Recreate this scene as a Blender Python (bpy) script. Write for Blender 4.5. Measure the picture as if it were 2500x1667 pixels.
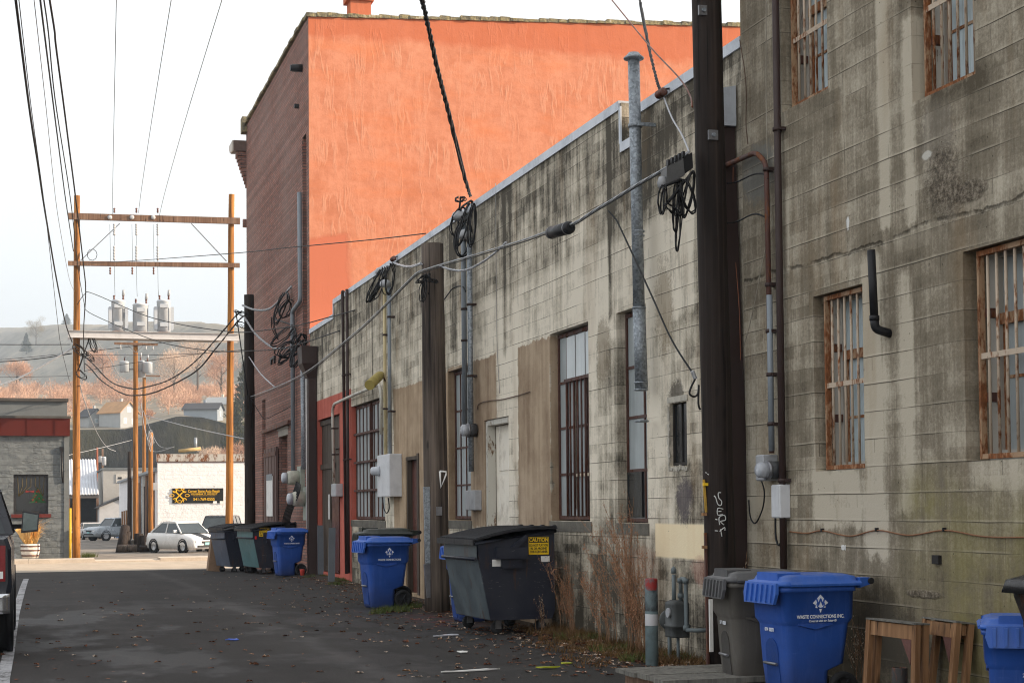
import bpy, math, random
from mathutils import Vector, Matrix
random.seed(7)
scene = bpy.context.scene
for o in list(bpy.data.objects): bpy.data.objects.remove(o)
# ------------------------------------------------------------------ camera
F_PX, CX, CY = 4000.0, 1250.0, 833.5          # photograph 2500 x 1667
EYE = Vector((0, 0, 1.65)); W = 6.9           # alley runs along +Y, right-hand walls at X = W
PITCH, ROLL = math.radians(2.0), math.radians(0.5)
VP = (70.0, 1248.0)
def cam_axes(yaw):
    F0 = Vector((math.sin(yaw), math.cos(yaw), 0)); R0 = Vector((math.cos(yaw), -math.sin(yaw), 0)); U0 = Vector((0, 0, 1))
    F = F0*math.cos(PITCH)+U0*math.sin(PITCH); U = U0*math.cos(PITCH)-F0*math.sin(PITCH)
    return R0*math.cos(ROLL)-U*math.sin(ROLL), R0*math.sin(ROLL)+U*math.cos(ROLL), F
lo, hi = 0.0, 0.8
for _ in range(60):
    mid = (lo+hi)/2; R_, U_, F_ = cam_axes(mid)
    if CX+F_PX*R_.y/F_.y > VP[0]: lo = mid
    else: hi = mid
R_, U_, F_ = cam_axes(lo)
SHIFT_PX = VP[1]-(CY-F_PX*U_.y/F_.y)
cd = bpy.data.cameras.new('camera'); cam = bpy.data.objects.new('camera', cd); scene.collection.objects.link(cam)
cd.sensor_width = 36; cd.lens = F_PX/2500*36; cd.shift_y = SHIFT_PX/2500; cd.clip_start = 0.1; cd.clip_end = 9000
m4 = Matrix((R_, U_, -F_)).transposed().to_4x4(); m4.translation = EYE; cam.matrix_world = m4
scene.camera = cam; scene.render.resolution_x = 1024; scene.render.resolution_y = 682
# ------------------------------------------------------------------ sky, sun, exposure
SUN_A, SUN_E = math.radians(16), math.radians(20)   # light travels (-cos A, +sin A)
wd = bpy.data.worlds.new('World'); scene.world = wd; wd.use_nodes = True
bg = wd.node_tree.nodes['Background']; sk = wd.node_tree.nodes.new('ShaderNodeTexSky'); sk.sky_type = 'NISHITA'
sk.sun_disc = False; sk.sun_elevation = SUN_E; sk.sun_rotation = math.radians(106); sk.altitude = 100
sk.air_density = 1.0; sk.dust_density = 1.0; SKY_L = 4.45; sk.ozone_density = 1.0
wn, wl = wd.node_tree.nodes, wd.node_tree.links          # thin bright winter overcast veiling the clear sky
wtc = wn.new('ShaderNodeTexCoord'); wsep = wn.new('ShaderNodeSeparateXYZ'); wl.new(wtc.outputs['Generated'], wsep.inputs[0])
wmap = wn.new('ShaderNodeVectorMath'); wmap.operation = 'MULTIPLY'; wl.new(wtc.outputs['Generated'], wmap.inputs[0]); wmap.inputs[1].default_value = (1, 1, 3)
wno = wn.new('ShaderNodeTexNoise'); wl.new(wmap.outputs[0], wno.inputs[0]); wno.inputs['Scale'].default_value = 2.6; wno.inputs['Detail'].default_value = 5
wal = wn.new('ShaderNodeMapRange'); wl.new(wsep.outputs[2], wal.inputs[0]); wal.inputs[1].default_value = 0.0; wal.inputs[2].default_value = .5; wal.inputs[3].default_value = 1.0; wal.inputs[4].default_value = .80
wns = wn.new('ShaderNodeMapRange'); wl.new(wno.outputs[0], wns.inputs[0]); wns.inputs[1].default_value = .3; wns.inputs[2].default_value = .7; wns.inputs[3].default_value = -.10; wns.inputs[4].default_value = .05
wad = wn.new('ShaderNodeMath'); wad.operation = 'ADD'; wad.use_clamp = True; wl.new(wal.outputs[0], wad.inputs[0]); wl.new(wns.outputs[0], wad.inputs[1])
wmx = wn.new('ShaderNodeMix'); wmx.data_type = 'RGBA'; wl.new(wad.outputs[0], wmx.inputs[0]); wl.new(sk.outputs[0], wmx.inputs[6]); wmx.inputs[7].default_value = (SKY_L, SKY_L*.98, SKY_L*.945, 1)
wl.new(wmx.outputs[2], bg.inputs[0]); bg.inputs[1].default_value = 0.15
sl = bpy.data.lights.new('sun', 'SUN'); sun = bpy.data.objects.new('sun', sl); scene.collection.objects.link(sun)
sl.energy = 5.0; sl.angle = math.radians(0.5); sl.color = (1.0, 0.80, 0.60)
td = Vector((-math.cos(SUN_A)*math.cos(SUN_E), math.sin(SUN_A)*math.cos(SUN_E), -math.sin(SUN_E)))
sun.rotation_euler = td.to_track_quat('-Z', 'Y').to_euler(); sun.location = (60, -20, 40)
scene.view_settings.view_transform = 'Standard'; scene.view_settings.look = 'None'
scene.view_settings.exposure = 1.08; scene.view_settings.gamma = 1.0; scene.cycles.filter_width = 1.1
# ------------------------------------------------------------------ pixel -> place
def ray(px, py):
    return F_ + R_*((px-CX)/F_PX) + U_*((CY+SHIFT_PX-py)/F_PX)
def onx(px, py, X=W):
    d = ray(px, py); return EYE + d*((X-EYE.x)/d.x)
def ony(px, py, Y):
    d = ray(px, py); return EYE + d*((Y-EYE.y)/d.y)
def onz(px, py, Z=0.0):
    d = ray(px, py); return EYE + d*((Z-EYE.z)/d.z)
def lerp(a, b, t): return a+(b-a)*t
def ground_z(y):
    pts = [(-1e4, 0), (38, 0.0), (47, -.12), (57, -.33), (64, -.28), (67, -.27), (80, -.37), (100, -.5), (200, -.95), (300, -1.2), (1e4, -1.2)]
    for (a, za), (b, zb) in zip(pts, pts[1:]):
        if a <= y <= b: return lerp(za, zb, (y-a)/(b-a))
    return 0
# ------------------------------------------------------------------ objects
LOC = {}
def _link(o):
    scene.collection.objects.link(o); return o
def thing(name, label, cat, loc=(0, 0, 0), group=None, rz=0.0):
    o = _link(bpy.data.objects.new(name, None)); o.empty_display_size = .2
    o.location = loc; o.rotation_euler = (0, 0, rz); LOC[o.name] = Vector(loc)
    return tag(o, label, cat, group)
def tag(o, label, cat, group=None, kind=None):
    o['label'] = label; o['category'] = cat
    if group: o['group'] = group
    if kind: o['kind'] = kind
    return o
def structure(o, label=None):
    o['kind'] = 'structure'
    if label: o['label'] = label
    return o
def wloc(o):
    v = Vector((0, 0, 0))
    while o is not None:
        v += LOC.get(o.name, Vector((0, 0, 0))); o = o.parent
    return v
def copy_tree(o, parent=None):
    c = o.copy(); scene.collection.objects.link(c); LOC[c.name] = Vector(c.location)
    if parent is not None: c.parent = parent
    for ch in list(o.children): copy_tree(ch, c)
    return c
class MB:
    def __init__(s): s.v = []; s.f = []; s.sm = []; s.mi = []; s.mat = 0
    def add(s, vs, fs, smooth=False):
        n = len(s.v); s.v += [Vector(p) for p in vs]
        for f in fs: s.f.append([i+n for i in f]); s.sm.append(smooth); s.mi.append(s.mat)
        return s
    def box(s, a, b, M=None):
        (x0, y0, z0), (x1, y1, z1) = a, b
        vs = [Vector(p) for p in ((x0,y0,z0),(x1,y0,z0),(x1,y1,z0),(x0,y1,z0),(x0,y0,z1),(x1,y0,z1),(x1,y1,z1),(x0,y1,z1))]
        if M is not None: vs = [M @ p for p in vs]
        return s.add(vs, [(0,3,2,1),(4,5,6,7),(0,1,5,4),(1,2,6,5),(2,3,7,6),(3,0,4,7)])
    def bevbox(s, a, b, r, M=None):
        "box with chamfered vertical and horizontal edges"
        (x0, y0, z0), (x1, y1, z1) = a, b
        rings = []
        for z, q in ((z0, r), (z0+r, 0), (z1-r, 0), (z1, r)):
            e = r
            rings.append([(x0+q+e*(q==0), y0+q, z) if q == 0 else (x0+q+e*.3, y0+q, z), (x1-q-e*(1 if q == 0 else .3), y0+q, z), (x1-q, y0+q+e*(1 if q == 0 else .3), z), (x1-q, y1-q-e*(1 if q == 0 else .3), z),
                          (x1-q-e*(1 if q == 0 else .3), y1-q, z), (x0+q+e*(1 if q == 0 else .3), y1-q, z), (x0+q, y1-q-e*(1 if q == 0 else .3), z), (x0+q, y0+q+e*(1 if q == 0 else .3), z)])
        return s.loft(rings, M=M)
    def loft(s, rings, closed=True, cap=True, smooth=False, M=None):
        n = len(rings[0]); vs = [Vector(p) for r in rings for p in r]
        if M is not None: vs = [M @ p for p in vs]
        fs = []
        for i in range(len(rings)-1):
            for j in range(n if closed else n-1):
                k = (j+1) % n
                fs.append((i*n+j, i*n+k, (i+1)*n+k, (i+1)*n+j))
        b = len(s.v); s.add(vs, fs, smooth)
        if cap:
            s.f.append([b+i for i in reversed(range(n))]); s.sm.append(False); s.mi.append(s.mat)
            s.f.append([b+(len(rings)-1)*n+i for i in range(n)]); s.sm.append(False); s.mi.append(s.mat)
        return s
    def tube(s, path, r, n=8, cap=True, smooth=True):
        P = [Vector(p) for p in path]; m = len(P)
        rs = r if isinstance(r, (list, tuple)) else [r]*m
        rings = []; prev = None
        for i in range(m):
            t = (P[min(i+1, m-1)]-P[max(i-1, 0)])
            if t.length < 1e-9: t = Vector((0, 0, 1))
            t.normalize()
            if prev is None:
                a = Vector((0, 0, 1)) if abs(t.z) < .9 else Vector((1, 0, 0))
                u = t.cross(a).normalized()
            else:
                u = prev - t*prev.dot(t)
                u = u.normalized() if u.length > 1e-6 else t.orthogonal().normalized()
            prev = u; w = t.cross(u)
            rings.append([P[i]+(u*math.cos(2*math.pi*k/n)+w*math.sin(2*math.pi*k/n))*rs[i] for k in range(n)])
        return s.loft(rings, True, cap, smooth)
    def cyl(s, a, b, r, n=16, r2=None, smooth=True):
        return s.tube([a, b], [r, r if r2 is None else r2], n, True, smooth)
    def lathe(s, prof, c=(0, 0, 0), n=20, axis='z', smooth=True, cap=True):
        rings = []
        for r, h in prof:
            ring = []
            for k in range(n):
                a = 2*math.pi*k/n; x, y = r*math.cos(a), r*math.sin(a)
                p = {'z': (x, y, h), 'x': (h, x, y), 'y': (x, h, y)}[axis]
                ring.append((c[0]+p[0], c[1]+p[1], c[2]+p[2]))
            rings.append(ring)
        return s.loft(rings, True, cap, smooth)
    def poly(s, pts): return s.add(pts, [tuple(range(len(pts)))])
    def prism(s, pts2, lo, hi, axis='x', M=None):
        def q(p, h): return {'x': (h, p[0], p[1]), 'y': (p[0], h, p[1]), 'z': (p[0], p[1], h)}[axis]
        return s.loft([[q(p, lo) for p in pts2], [q(p, hi) for p in pts2]], M=M)
    def bar(s, a, b, w, h, up=(0, 0, 1)):
        "rectangular bar from a to b"
        a, b = Vector(a), Vector(b); t = (b-a).normalized(); up = Vector(up)
        if abs(t.dot(up)) > .95: up = Vector((0, 1, 0)) if abs(t.y) < .9 else Vector((1, 0, 0))
        u = t.cross(up).normalized(); v = u.cross(t)
        q = [(-w/2, -h/2), (w/2, -h/2), (w/2, h/2), (-w/2, h/2)]
        return s.loft([[p+u*i+v*j for i, j in q] for p in (a, b)])
    def build(s, name, mat, parent=None, fix=True):
        me = bpy.data.meshes.new(name); off = wloc(parent) if parent is not None else Vector((0, 0, 0))
        me.from_pydata([tuple(p-off) for p in s.v], [], s.f); me.polygons.foreach_set('use_smooth', s.sm)
        for m in (mat if isinstance(mat, (list, tuple)) else [mat]): me.materials.append(m)
        if isinstance(mat, (list, tuple)): me.polygons.foreach_set('material_index', s.mi)
        if fix:
            import bmesh
            bm = bmesh.new(); bm.from_mesh(me); bmesh.ops.recalc_face_normals(bm, faces=bm.faces); bm.to_mesh(me); bm.free()
        me.update()
        o = _link(bpy.data.objects.new(name, me))
        if parent is not None: o.parent = parent
        return o
def text_mesh(body, size, name, mat, parent, origin, right, up, proud=0.004, align='CENTER', squash=1.0, bold=0.0, space=1.0):
    "lettering as real flat geometry standing proud of the surface it is printed on"
    cu = bpy.data.curves.new('t', 'FONT'); cu.body = body; cu.size = size; cu.align_x = align; cu.align_y = 'CENTER'; cu.extrude = .0008; cu.offset = bold; cu.space_character = space
    o = bpy.data.objects.new('t', cu); scene.collection.objects.link(o)
    me = bpy.data.meshes.new_from_object(o.evaluated_get(bpy.context.evaluated_depsgraph_get()))
    bpy.data.objects.remove(o); bpy.data.curves.remove(cu)
    R, U = Vector(right).normalized(), Vector(up).normalized(); N = R.cross(U)
    off = wloc(parent) if parent is not None else Vector((0, 0, 0))
    for v in me.vertices:
        v.co = Vector(origin)+R*v.co.x*squash+U*v.co.y+N*(v.co.z+proud)-off
    me.materials.clear(); me.materials.append(mat); me.name = name
    ob = _link(bpy.data.objects.new(name, me))
    if parent is not None: ob.parent = parent
    return ob
def solid_wall(mb, us, zs, filled, mapf, d0, d1):
    "wall with openings: grid cells in (u, z), depth d0..d1"
    us = sorted(set(round(u, 4) for u in us)); zs = sorted(set(round(z, 4) for z in zs))
    nu, nz = len(us)-1, len(zs)-1
    ok = [[filled((us[i]+us[i+1])/2, (zs[j]+zs[j+1])/2) for j in range(nz)] for i in range(nu)]
    def q(*p): mb.add([mapf(*c) for c in p], [(0, 1, 2, 3)])
    for i in range(nu):
        for j in range(nz):
            if not ok[i][j]: continue
            a, b, c, d = us[i], us[i+1], zs[j], zs[j+1]
            q((a,c,d0),(b,c,d0),(b,d,d0),(a,d,d0)); q((a,c,d1),(a,d,d1),(b,d,d1),(b,c,d1))
            if i == 0 or not ok[i-1][j]: q((a,c,d0),(a,d,d0),(a,d,d1),(a,c,d1))
            if i == nu-1 or not ok[i+1][j]: q((b,c,d0),(b,c,d1),(b,d,d1),(b,d,d0))
            if j == 0 or not ok[i][j-1]: q((a,c,d0),(a,c,d1),(b,c,d1),(b,c,d0))
            if j == nz-1 or not ok[i][j+1]: q((a,d,d0),(b,d,d0),(b,d,d1),(a,d,d1))
    return mb
# ------------------------------------------------------------------ material node helpers
class NT:
    def __init__(s, name, rough=.8, metal=0.0, spec=.3):
        s.m = bpy.data.materials.new(name); s.m.use_nodes = True; s.t = s.m.node_tree; s.b = s.t.nodes['Principled BSDF']
        s.b.inputs['Roughness'].default_value = rough; s.b.inputs['Metallic'].default_value = metal
        s.b.inputs['Specular IOR Level'].default_value = spec
    def n(s, typ): return s.t.nodes.new('ShaderNode'+typ)
    def put(s, sock, v):
        if v is None: return
        if hasattr(v, 'links'): s.t.links.new(v, sock)
        elif isinstance(v, (tuple, list)): sock.default_value = tuple(v)+((1,) if len(v) == 3 and sock.type == 'RGBA' else ())
        else: sock.default_value = v
    def pos(s):
        return s.n('NewGeometry').outputs['Position']
    def sep(s, v):
        q = s.n('SeparateXYZ'); s.put(q.inputs[0], v); return q.outputs
    def comb(s, x=0, y=0, z=0):
        q = s.n('CombineXYZ')
        for i, a in enumerate((x, y, z)): s.put(q.inputs[i], a)
        return q.outputs[0]
    def math(s, op, a, b=None, c=None, clamp=False):
        q = s.n('Math'); q.operation = op; q.use_clamp = clamp
        for i, x in enumerate((a, b, c)): s.put(q.inputs[i], x)
        return q.outputs[0]
    def add(s, a, b): return s.math('ADD', a, b)
    def sub(s, a, b): return s.math('SUBTRACT', a, b)
    def mul(s, a, b): return s.math('MULTIPLY', a, b)
    def vmul(s, v, k):
        q = s.n('VectorMath'); q.operation = 'MULTIPLY'; s.put(q.inputs[0], v); q.inputs[1].default_value = k; return q.outputs[0]
    def noise(s, v, scale=1, detail=3, rough=.5, dist=0, out=0):
        q = s.n('TexNoise'); s.put(q.inputs['Vector'], v); q.inputs['Scale'].default_value = scale; q.inputs['Detail'].default_value = detail
        q.inputs['Roughness'].default_value = rough; q.inputs['Distortion'].default_value = dist; return q.outputs[out]
    def voro(s, v, scale=1, feat='F1', out='Distance', rand=1.0):
        q = s.n('TexVoronoi'); q.feature = feat; s.put(q.inputs['Vector'], v); q.inputs['Scale'].default_value = scale; q.inputs['Randomness'].default_value = rand; return q.outputs[out]
    def rng(s, v, a, b, c=0.0, d=1.0, smooth=False):
        q = s.n('MapRange'); q.clamp = True
        if smooth: q.interpolation_type = 'SMOOTHSTEP'
        s.put(q.inputs[0], v)
        for i, x in enumerate((a, b, c, d)): s.put(q.inputs[i+1], x)
        return q.outputs[0]
    def mix(s, f, a, b, mode='MIX'):
        q = s.n('Mix'); q.data_type = 'RGBA'; q.blend_type = mode; s.put(q.inputs[0], f); s.put(q.inputs[6], a); s.put(q.inputs[7], b); return q.outputs[2]
    def ramp(s, f, stops):
        q = s.n('ValToRGB'); s.put(q.inputs[0], f); e = q.color_ramp.elements
        while len(e) < len(stops): e.new(.5)
        for i, (p, c) in enumerate(stops):
            e[i].position = p; e[i].color = (c, c, c, 1) if not isinstance(c, (tuple, list)) else tuple(c)+(1,)
        return q.outputs[0]
    def box(s, u, v, u0, u1, v0, v1, soft=.02):
        a = s.mul(s.rng(u, u0-soft, u0+soft), s.rng(u, u1+soft, u1-soft)); b = s.mul(s.rng(v, v0-soft, v0+soft), s.rng(v, v1+soft, v1-soft))
        return s.mul(a, b)
    def bump(s, h, strength=.3, dist=.02, normal=None):
        q = s.n('Bump'); q.inputs['Strength'].default_value = strength; q.inputs['Distance'].default_value = dist
        s.put(q.inputs['Height'], h); s.put(q.inputs['Normal'], normal); return q.outputs[0]
    def out(s, col=None, rough=None, normal=None, metal=None):
        s.put(s.b.inputs['Base Color'], col); s.put(s.b.inputs['Roughness'], rough); s.put(s.b.inputs['Normal'], normal); s.put(s.b.inputs['Metallic'], metal); return s.m
_simple = {}
def simple(name, col, rough=.6, metal=0.0, var=.25, scale=6.0, bump=.15, spec=.3, grime=None, stretch=(1, 1, 1)):
    "plain surface with procedural mottling, roughness variation and a fine bump"
    if name in _simple: return _simple[name]
    t = NT(name, rough, metal, spec); p = t.vmul(t.pos(), stretch)
    a = t.noise(p, scale, 4, .6); b = t.noise(p, scale*9, 2, .5)
    k = t.rng(t.add(t.mul(a, .7), t.mul(b, .3)), .3, .7, 1-var, 1+var)
    c = t.mix(1.0, col, t.comb(k, k, k), 'MULTIPLY')
    if grime: c = t.mix(t.rng(t.noise(p, scale*.6, 5, .65), .5, .72), c, grime)
    r = t.rng(a, .3, .7, max(0, rough-.12), min(1, rough+.12))
    _simple[name] = t.out(c, r, t.bump(b, bump, .01)); return _simple[name]
# ------------------------------------------------------------------ wall materials (all in world metres: u along the wall, v up)
def concrete(name, light, mid, dark, course, seed, line_light, top_dark=None, zones=None, moss=None, bands=(), puffs=(), bumpk=.6, ck=1.0, crack=None, spall=None):
    t = NT(name, .92, 0, .15); P = t.pos(); x, y, z = t.sep(P)
    u = t.add(x, y); uv = t.comb(u, z, seed)
    wob = t.noise(t.comb(t.mul(u, 1.3), t.mul(z, 1.3), seed), 1, 3, .6)
    v = t.add(z, t.mul(t.sub(wob, .5), .018))
    # board-form lifts
    fr = t.math('FRACT', t.math('DIVIDE', v, course)); row = t.math('FLOOR', t.math('DIVIDE', v, course))
    brk = t.noise(t.comb(t.mul(u, .9), t.mul(row, 3.7), seed), 1.0, 4, .6)
    line = t.mul(t.math('LESS_THAN', t.math('ABSOLUTE', t.sub(fr, .5)), t.mul(brk, .030)), t.rng(brk, .36, .56))
    ridge = t.mul(t.rng(t.math('ABSOLUTE', t.sub(fr, .53)), .07, .0), t.rng(brk, .42, .66))
    # rectangular form panels, each its own tone
    br = t.n('TexBrick'); t.put(br.inputs['Vector'], t.comb(t.add(u, t.mul(row, .37)), t.sub(v, course*.5), 0)); br.offset = .37; br.offset_frequency = 3
    br.inputs['Color1'].default_value = (0, 0, 0, 1); br.inputs['Color2'].default_value = (1, 1, 1, 1); br.inputs['Mortar'].default_value = (.5, .5, .5, 1)
    br.inputs['Scale'].default_value = 1; br.inputs['Mortar Size'].default_value = .0035; br.inputs['Brick Width'].default_value = 1.13; br.inputs['Row Height'].default_value = course
    br2 = t.n('TexBrick'); t.put(br2.inputs['Vector'], t.comb(t.add(u, t.mul(row, .83)), t.sub(v, course*.5), 0)); br2.inputs['Color1'].default_value = (0, 0, 0, 1); br2.inputs['Color2'].default_value = (1, 1, 1, 1); br2.inputs['Mortar'].default_value = (.5, .5, .5, 1)
    br2.inputs['Scale'].default_value = 1; br2.inputs['Mortar Size'].default_value = 0; br2.inputs['Brick Width'].default_value = .57; br2.inputs['Row Height'].default_value = course; br2.offset = .23; br2.offset_frequency = 2
    panel = t.add(t.mul(br.outputs['Color'], .6), t.mul(br2.outputs['Color'], .4)); joint = t.mul(br.outputs['Fac'], t.rng(brk, .38, .56))
    # rain streaks, blotches, grain
    st = t.noise(t.comb(t.mul(u, 7), t.mul(z, .45), seed+3), 1, 5, .62); st2 = t.noise(t.comb(t.mul(u, 1.6), t.mul(z, .22), seed+9), 1, 3, .5)
    st3 = t.noise(t.comb(t.mul(u, 24), t.mul(z, 1.3), seed+6), 1, 4, .7)
    bl = t.noise(uv, .55, 6, .62); bl2 = t.noise(uv, 2.6, 6, .68); gr = t.noise(uv, 38, 4, .7)
    f = t.add(t.mul(t.sub(t.add(t.add(t.mul(st, .62), t.mul(bl, .62)), t.add(t.mul(st2, .5), t.mul(bl2, .75))), 1.245), ck), .80)
    f = t.add(f, t.mul(t.sub(panel, .5), .20)); f = t.add(f, t.mul(t.sub(st3, .5), .5*ck)); f = t.add(f, t.mul(t.sub(gr, .5), .36))
    for (u0, u1, z0, z1, amt) in bands:
        e = t.mul(t.sub(st, .5), .16); f = t.add(f, t.mul(t.box(t.add(u, e), t.add(z, t.mul(t.sub(bl2, .5), .5)), W+u0, W+u1, z0, z1, .05), amt))
    if top_dark: 
        zt, zd, amt = top_dark
        f = t.sub(f, t.mul(t.rng(t.add(z, t.mul(t.sub(st2, .5), 2.2)), zd, zt, 0, 1, True), t.mul(t.rng(st, .25, .7, 1.2, .65), amt)))
    # plinth splash and grime toward the ground line (dirt, fixed to the wall)
    f = t.sub(f, t.mul(t.rng(t.add(z, t.mul(t.sub(bl2, .5), .9)), 1.6, .5), .24))
    col = t.ramp(f, [(.50, dark), (.76, mid), (1.02, light)])
    line = t.math('MAXIMUM', line, t.mul(joint, .8))
    warm = t.rng(t.noise(t.comb(t.mul(u, 2.1), t.mul(z, .35), seed+20), 1, 4, .6), .54, .72)
    col = t.mix(t.mul(warm, .38), col, (.27, .175, .09))
    hgt = t.add(t.mul(gr, .25), t.mul(bl2, .5))
    if zones:
        for (u0, u1, z0, z1, c, c2, soft, cover) in zones:
            e = t.mul(t.sub(bl2, .5), soft); k = t.box(t.add(u, e), t.add(z, e), W+u0, W+u1, z0, z1, .012)
            k = t.mul(k, t.rng(t.add(t.mul(st, .5), t.mul(gr, .5)), cover, cover+.12))
            pc = t.mix(t.rng(t.add(t.mul(st, .5), t.mul(t.noise(uv, 1.4, 6, .7), .5)), .40, .59), c2, c)
            col = t.mix(k, col, pc); line = t.mul(line, t.sub(1, k)); ridge = t.mul(ridge, t.sub(1, t.mul(k, .8)))
    for (pu, pz, ru, rz, c, a) in puffs:    # patches of spall, soot, splash and plain darker tone
        d = t.add(t.math('POWER', t.math('DIVIDE', t.sub(u, W+pu), ru), 2), t.math('POWER', t.math('DIVIDE', t.sub(z, pz), rz), 2))
        col = t.mix(t.mul(t.rng(t.add(d, t.add(t.mul(t.sub(t.noise(uv, 4, 6, .75), .5), 2.6), t.mul(t.sub(gr, .5), 1.6))), 1.1, .45), a), col, c)
    if moss:
        for (u0, u1, z0, z1, a) in moss:
            e = t.mul(t.sub(bl2, .5), .5); k = t.box(t.add(u, e), t.add(z, e), W+u0, W+u1, z0, z1, .18)
            col = t.mix(t.mul(t.mul(k, t.rng(t.add(t.mul(bl2, .6), t.mul(st, .4)), .36, .56)), a), col, (.19, .165, .045))
    col = t.mix(t.mul(ridge, line_light), col, light); col = t.mix(t.mul(line, .75), col, tuple(c*.30 for c in dark))
    if crack:
        cz = t.add(crack, t.add(t.mul(t.sub(t.noise(t.comb(t.mul(u, 1.2), 0, seed), 1, 3, .6), .5), .22), t.mul(t.sub(t.noise(t.comb(t.mul(u, 11), 0, seed), 1, 4, .7), .5), .07))); dz = t.sub(z, cz)
        col = t.mix(t.mul(t.mul(t.rng(dz, -.20, -.01), t.rng(dz, .02, 0)), t.rng(t.add(t.mul(st, .6), t.mul(bl2, .4)), .46, .60, 0, .6)), col, light)
        ckm = t.mul(t.rng(t.math('ABSOLUTE', dz), .022, .006), t.rng(t.noise(t.comb(t.mul(u, 2.5), 3, seed), 1, 3, .7), .38, .5)); col = t.mix(t.mul(ckm, .6), col, tuple(c*.3 for c in dark)); hgt = t.sub(hgt, t.mul(ckm, 1.5))
    if spall:
        for (pu, pz, ru, rz) in spall:
            d = t.add(t.math('POWER', t.math('DIVIDE', t.sub(u, W+pu), ru), 2), t.math('POWER', t.math('DIVIDE', t.sub(z, pz), rz), 2)); sm = t.rng(t.add(d, t.mul(t.sub(t.noise(uv, 3.2, 7, .8), .5), 3.0)), 1.2, .45)
            pb = t.noise(uv, 30, 4, .8); pb2 = t.noise(uv, 13, 6, .8); col = t.mix(t.mul(sm, .85), col, t.ramp(t.add(t.mul(pb, .6), t.mul(pb2, .6)), [(.48, (.03, .024, .018)), (.60, (.15, .122, .092)), (.72, (.36, .31, .24))])); hgt = t.add(hgt, t.mul(sm, t.mul(t.add(pb2, pb), 1.6)))
    pit = t.rng(t.voro(uv, 13, 'F1', 'Distance'), .10, .05); pit = t.mul(pit, t.math('GREATER_THAN', t.noise(uv, 3.3, 2), .56))
    col = t.mix(t.mul(pit, .7), col, tuple(c*.35 for c in dark))
    hgt = t.add(hgt, t.mul(ridge, .3)); hgt = t.sub(hgt, t.mul(line, 1.0)); hgt = t.sub(hgt, pit)
    return t.out(col, None, t.bump(hgt, bumpk, .02))
M_LEFT = concrete('board_formed_concrete', (.75, .68, .56), (.455, .405, .32), (.095, .083, .064), .2317, 1.3, .12, top_dark=(6.7, 4.3, .25),
    zones=[(21.5, 23.05, -1, 4.0, (.43, .33, .23), (.25, .175, .115), .30, .28), (24.2, 27.2, 1.35, 4.02, (.44, .34, .24), (.25, .175, .115), .30, .28), (27.2, 31.62, -1, 3.98, (.46, .345, .235), (.27, .19, .12), .16, .2),
           (36.02, 41.75, -1, 4.33, (.52, .145, .105), (.40, .095, .07), .03, .2), (16.18, 17.6, 1.07, 1.45, (.90, .76, .52), (.86, .70, .46), .02, .12)],
    bands=[(23.05, 24.15, 1.2, 4.0, .18), (16.4, 26.5, 3.7, 4.9, .16), (18.9, 19.8, 1.5, 4.0, .10), (17.2, 17.8, 1.6, 5.0, .12), (15, 16.1, 1.9, 3.4, .1), (16.8, 19.3, 5.0, 6.2, -.12), (23.62, 23.82, 3.9, 6.4, -.30), (18.97, 19.10, 4.0, 6.4, -.40), (33.6, 33.72, 4.0, 6.4, -.3), (39.6, 39.85, 4.3, 6.0, -.25), (19.5, 26.5, 4.9, 5.5, .05), (26.6, 27.1, 4.3, 6.3, -.2), (16.2, 17.0, 1.45, 2.1, -.22)],
    puffs=[(16.72, 1.72, .25, .28, (.10, .085, .095), .8), (16.9, 2.9, .22, .16, (.07, .06, .05), .8), (15.7, .7, .45, .5, (.10, .095, .095), .8), (17.25, 3.9, .3, .6, (.23, .175, .11), .6), (16.3, .95, .3, .18, (.42, .16, .12), .35), (18.0, .95, .5, .25, (.36, .19, .13), .3), (19.3, 3.6, .3, .45, (.21, .165, .11), .6)])
M_RIGHT = concrete('stained_concrete', (.50, .445, .35), (.235, .20, .148), (.10, .083, .058), .2317, 7.7, .52, ck=.62, crack=3.86, spall=((11.17, 4.16, .32, .30), (10.85, 4.02, .26, .08), (11.6, .93, .28, .035)), top_dark=None,
    bands=[(12.02, 12.22, 3.95, 6.6, .40), (11.62, 11.8, 3.9, 5.6, .32), (12.2, 12.55, 1.2, 3.75, .34), (11.75, 11.95, 1.6, 3.5, .26), (13.9, 14.0, 3.9, 4.6, .2), (10.9, 11.5, 4.2, 4.8, .16), (12.6, 13.5, 1.45, 1.95, .28), (14.2, 14.9, .8, 3.6, .14), (13.6, 14.0, 1.9, 3.1, -.1), (10.4, 11.4, 4.55, 4.9, -.18), (12.9, 14.0, 5.0, 5.38, -.14), (12.0, 12.9, .3, 1.0, -.15), (9, 10.9, 1.75, 2.0, .1)],
    moss=[(9.4, 11.3, .1, 1.72, .5), (11.15, 11.95, 1.5, 1.88, .7), (9.0, 10.3, -.2, 1.5, .5), (10.9, 12.0, .75, 1.4, .3)],
    puffs=[(11.3, 4.55, .3, .3, (.16, .14, .115), .5), (12.78, 4.10, .03, .06, (.75, .75, .73), .9), (14.6, 4.9, .45, .3, (.19, .195, .185), .7), (12.3, .55, .5, .35, (.085, .075, .06), .7), (11.45, 4.42, .08, .035, (.6, .58, .52), .8)])
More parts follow.
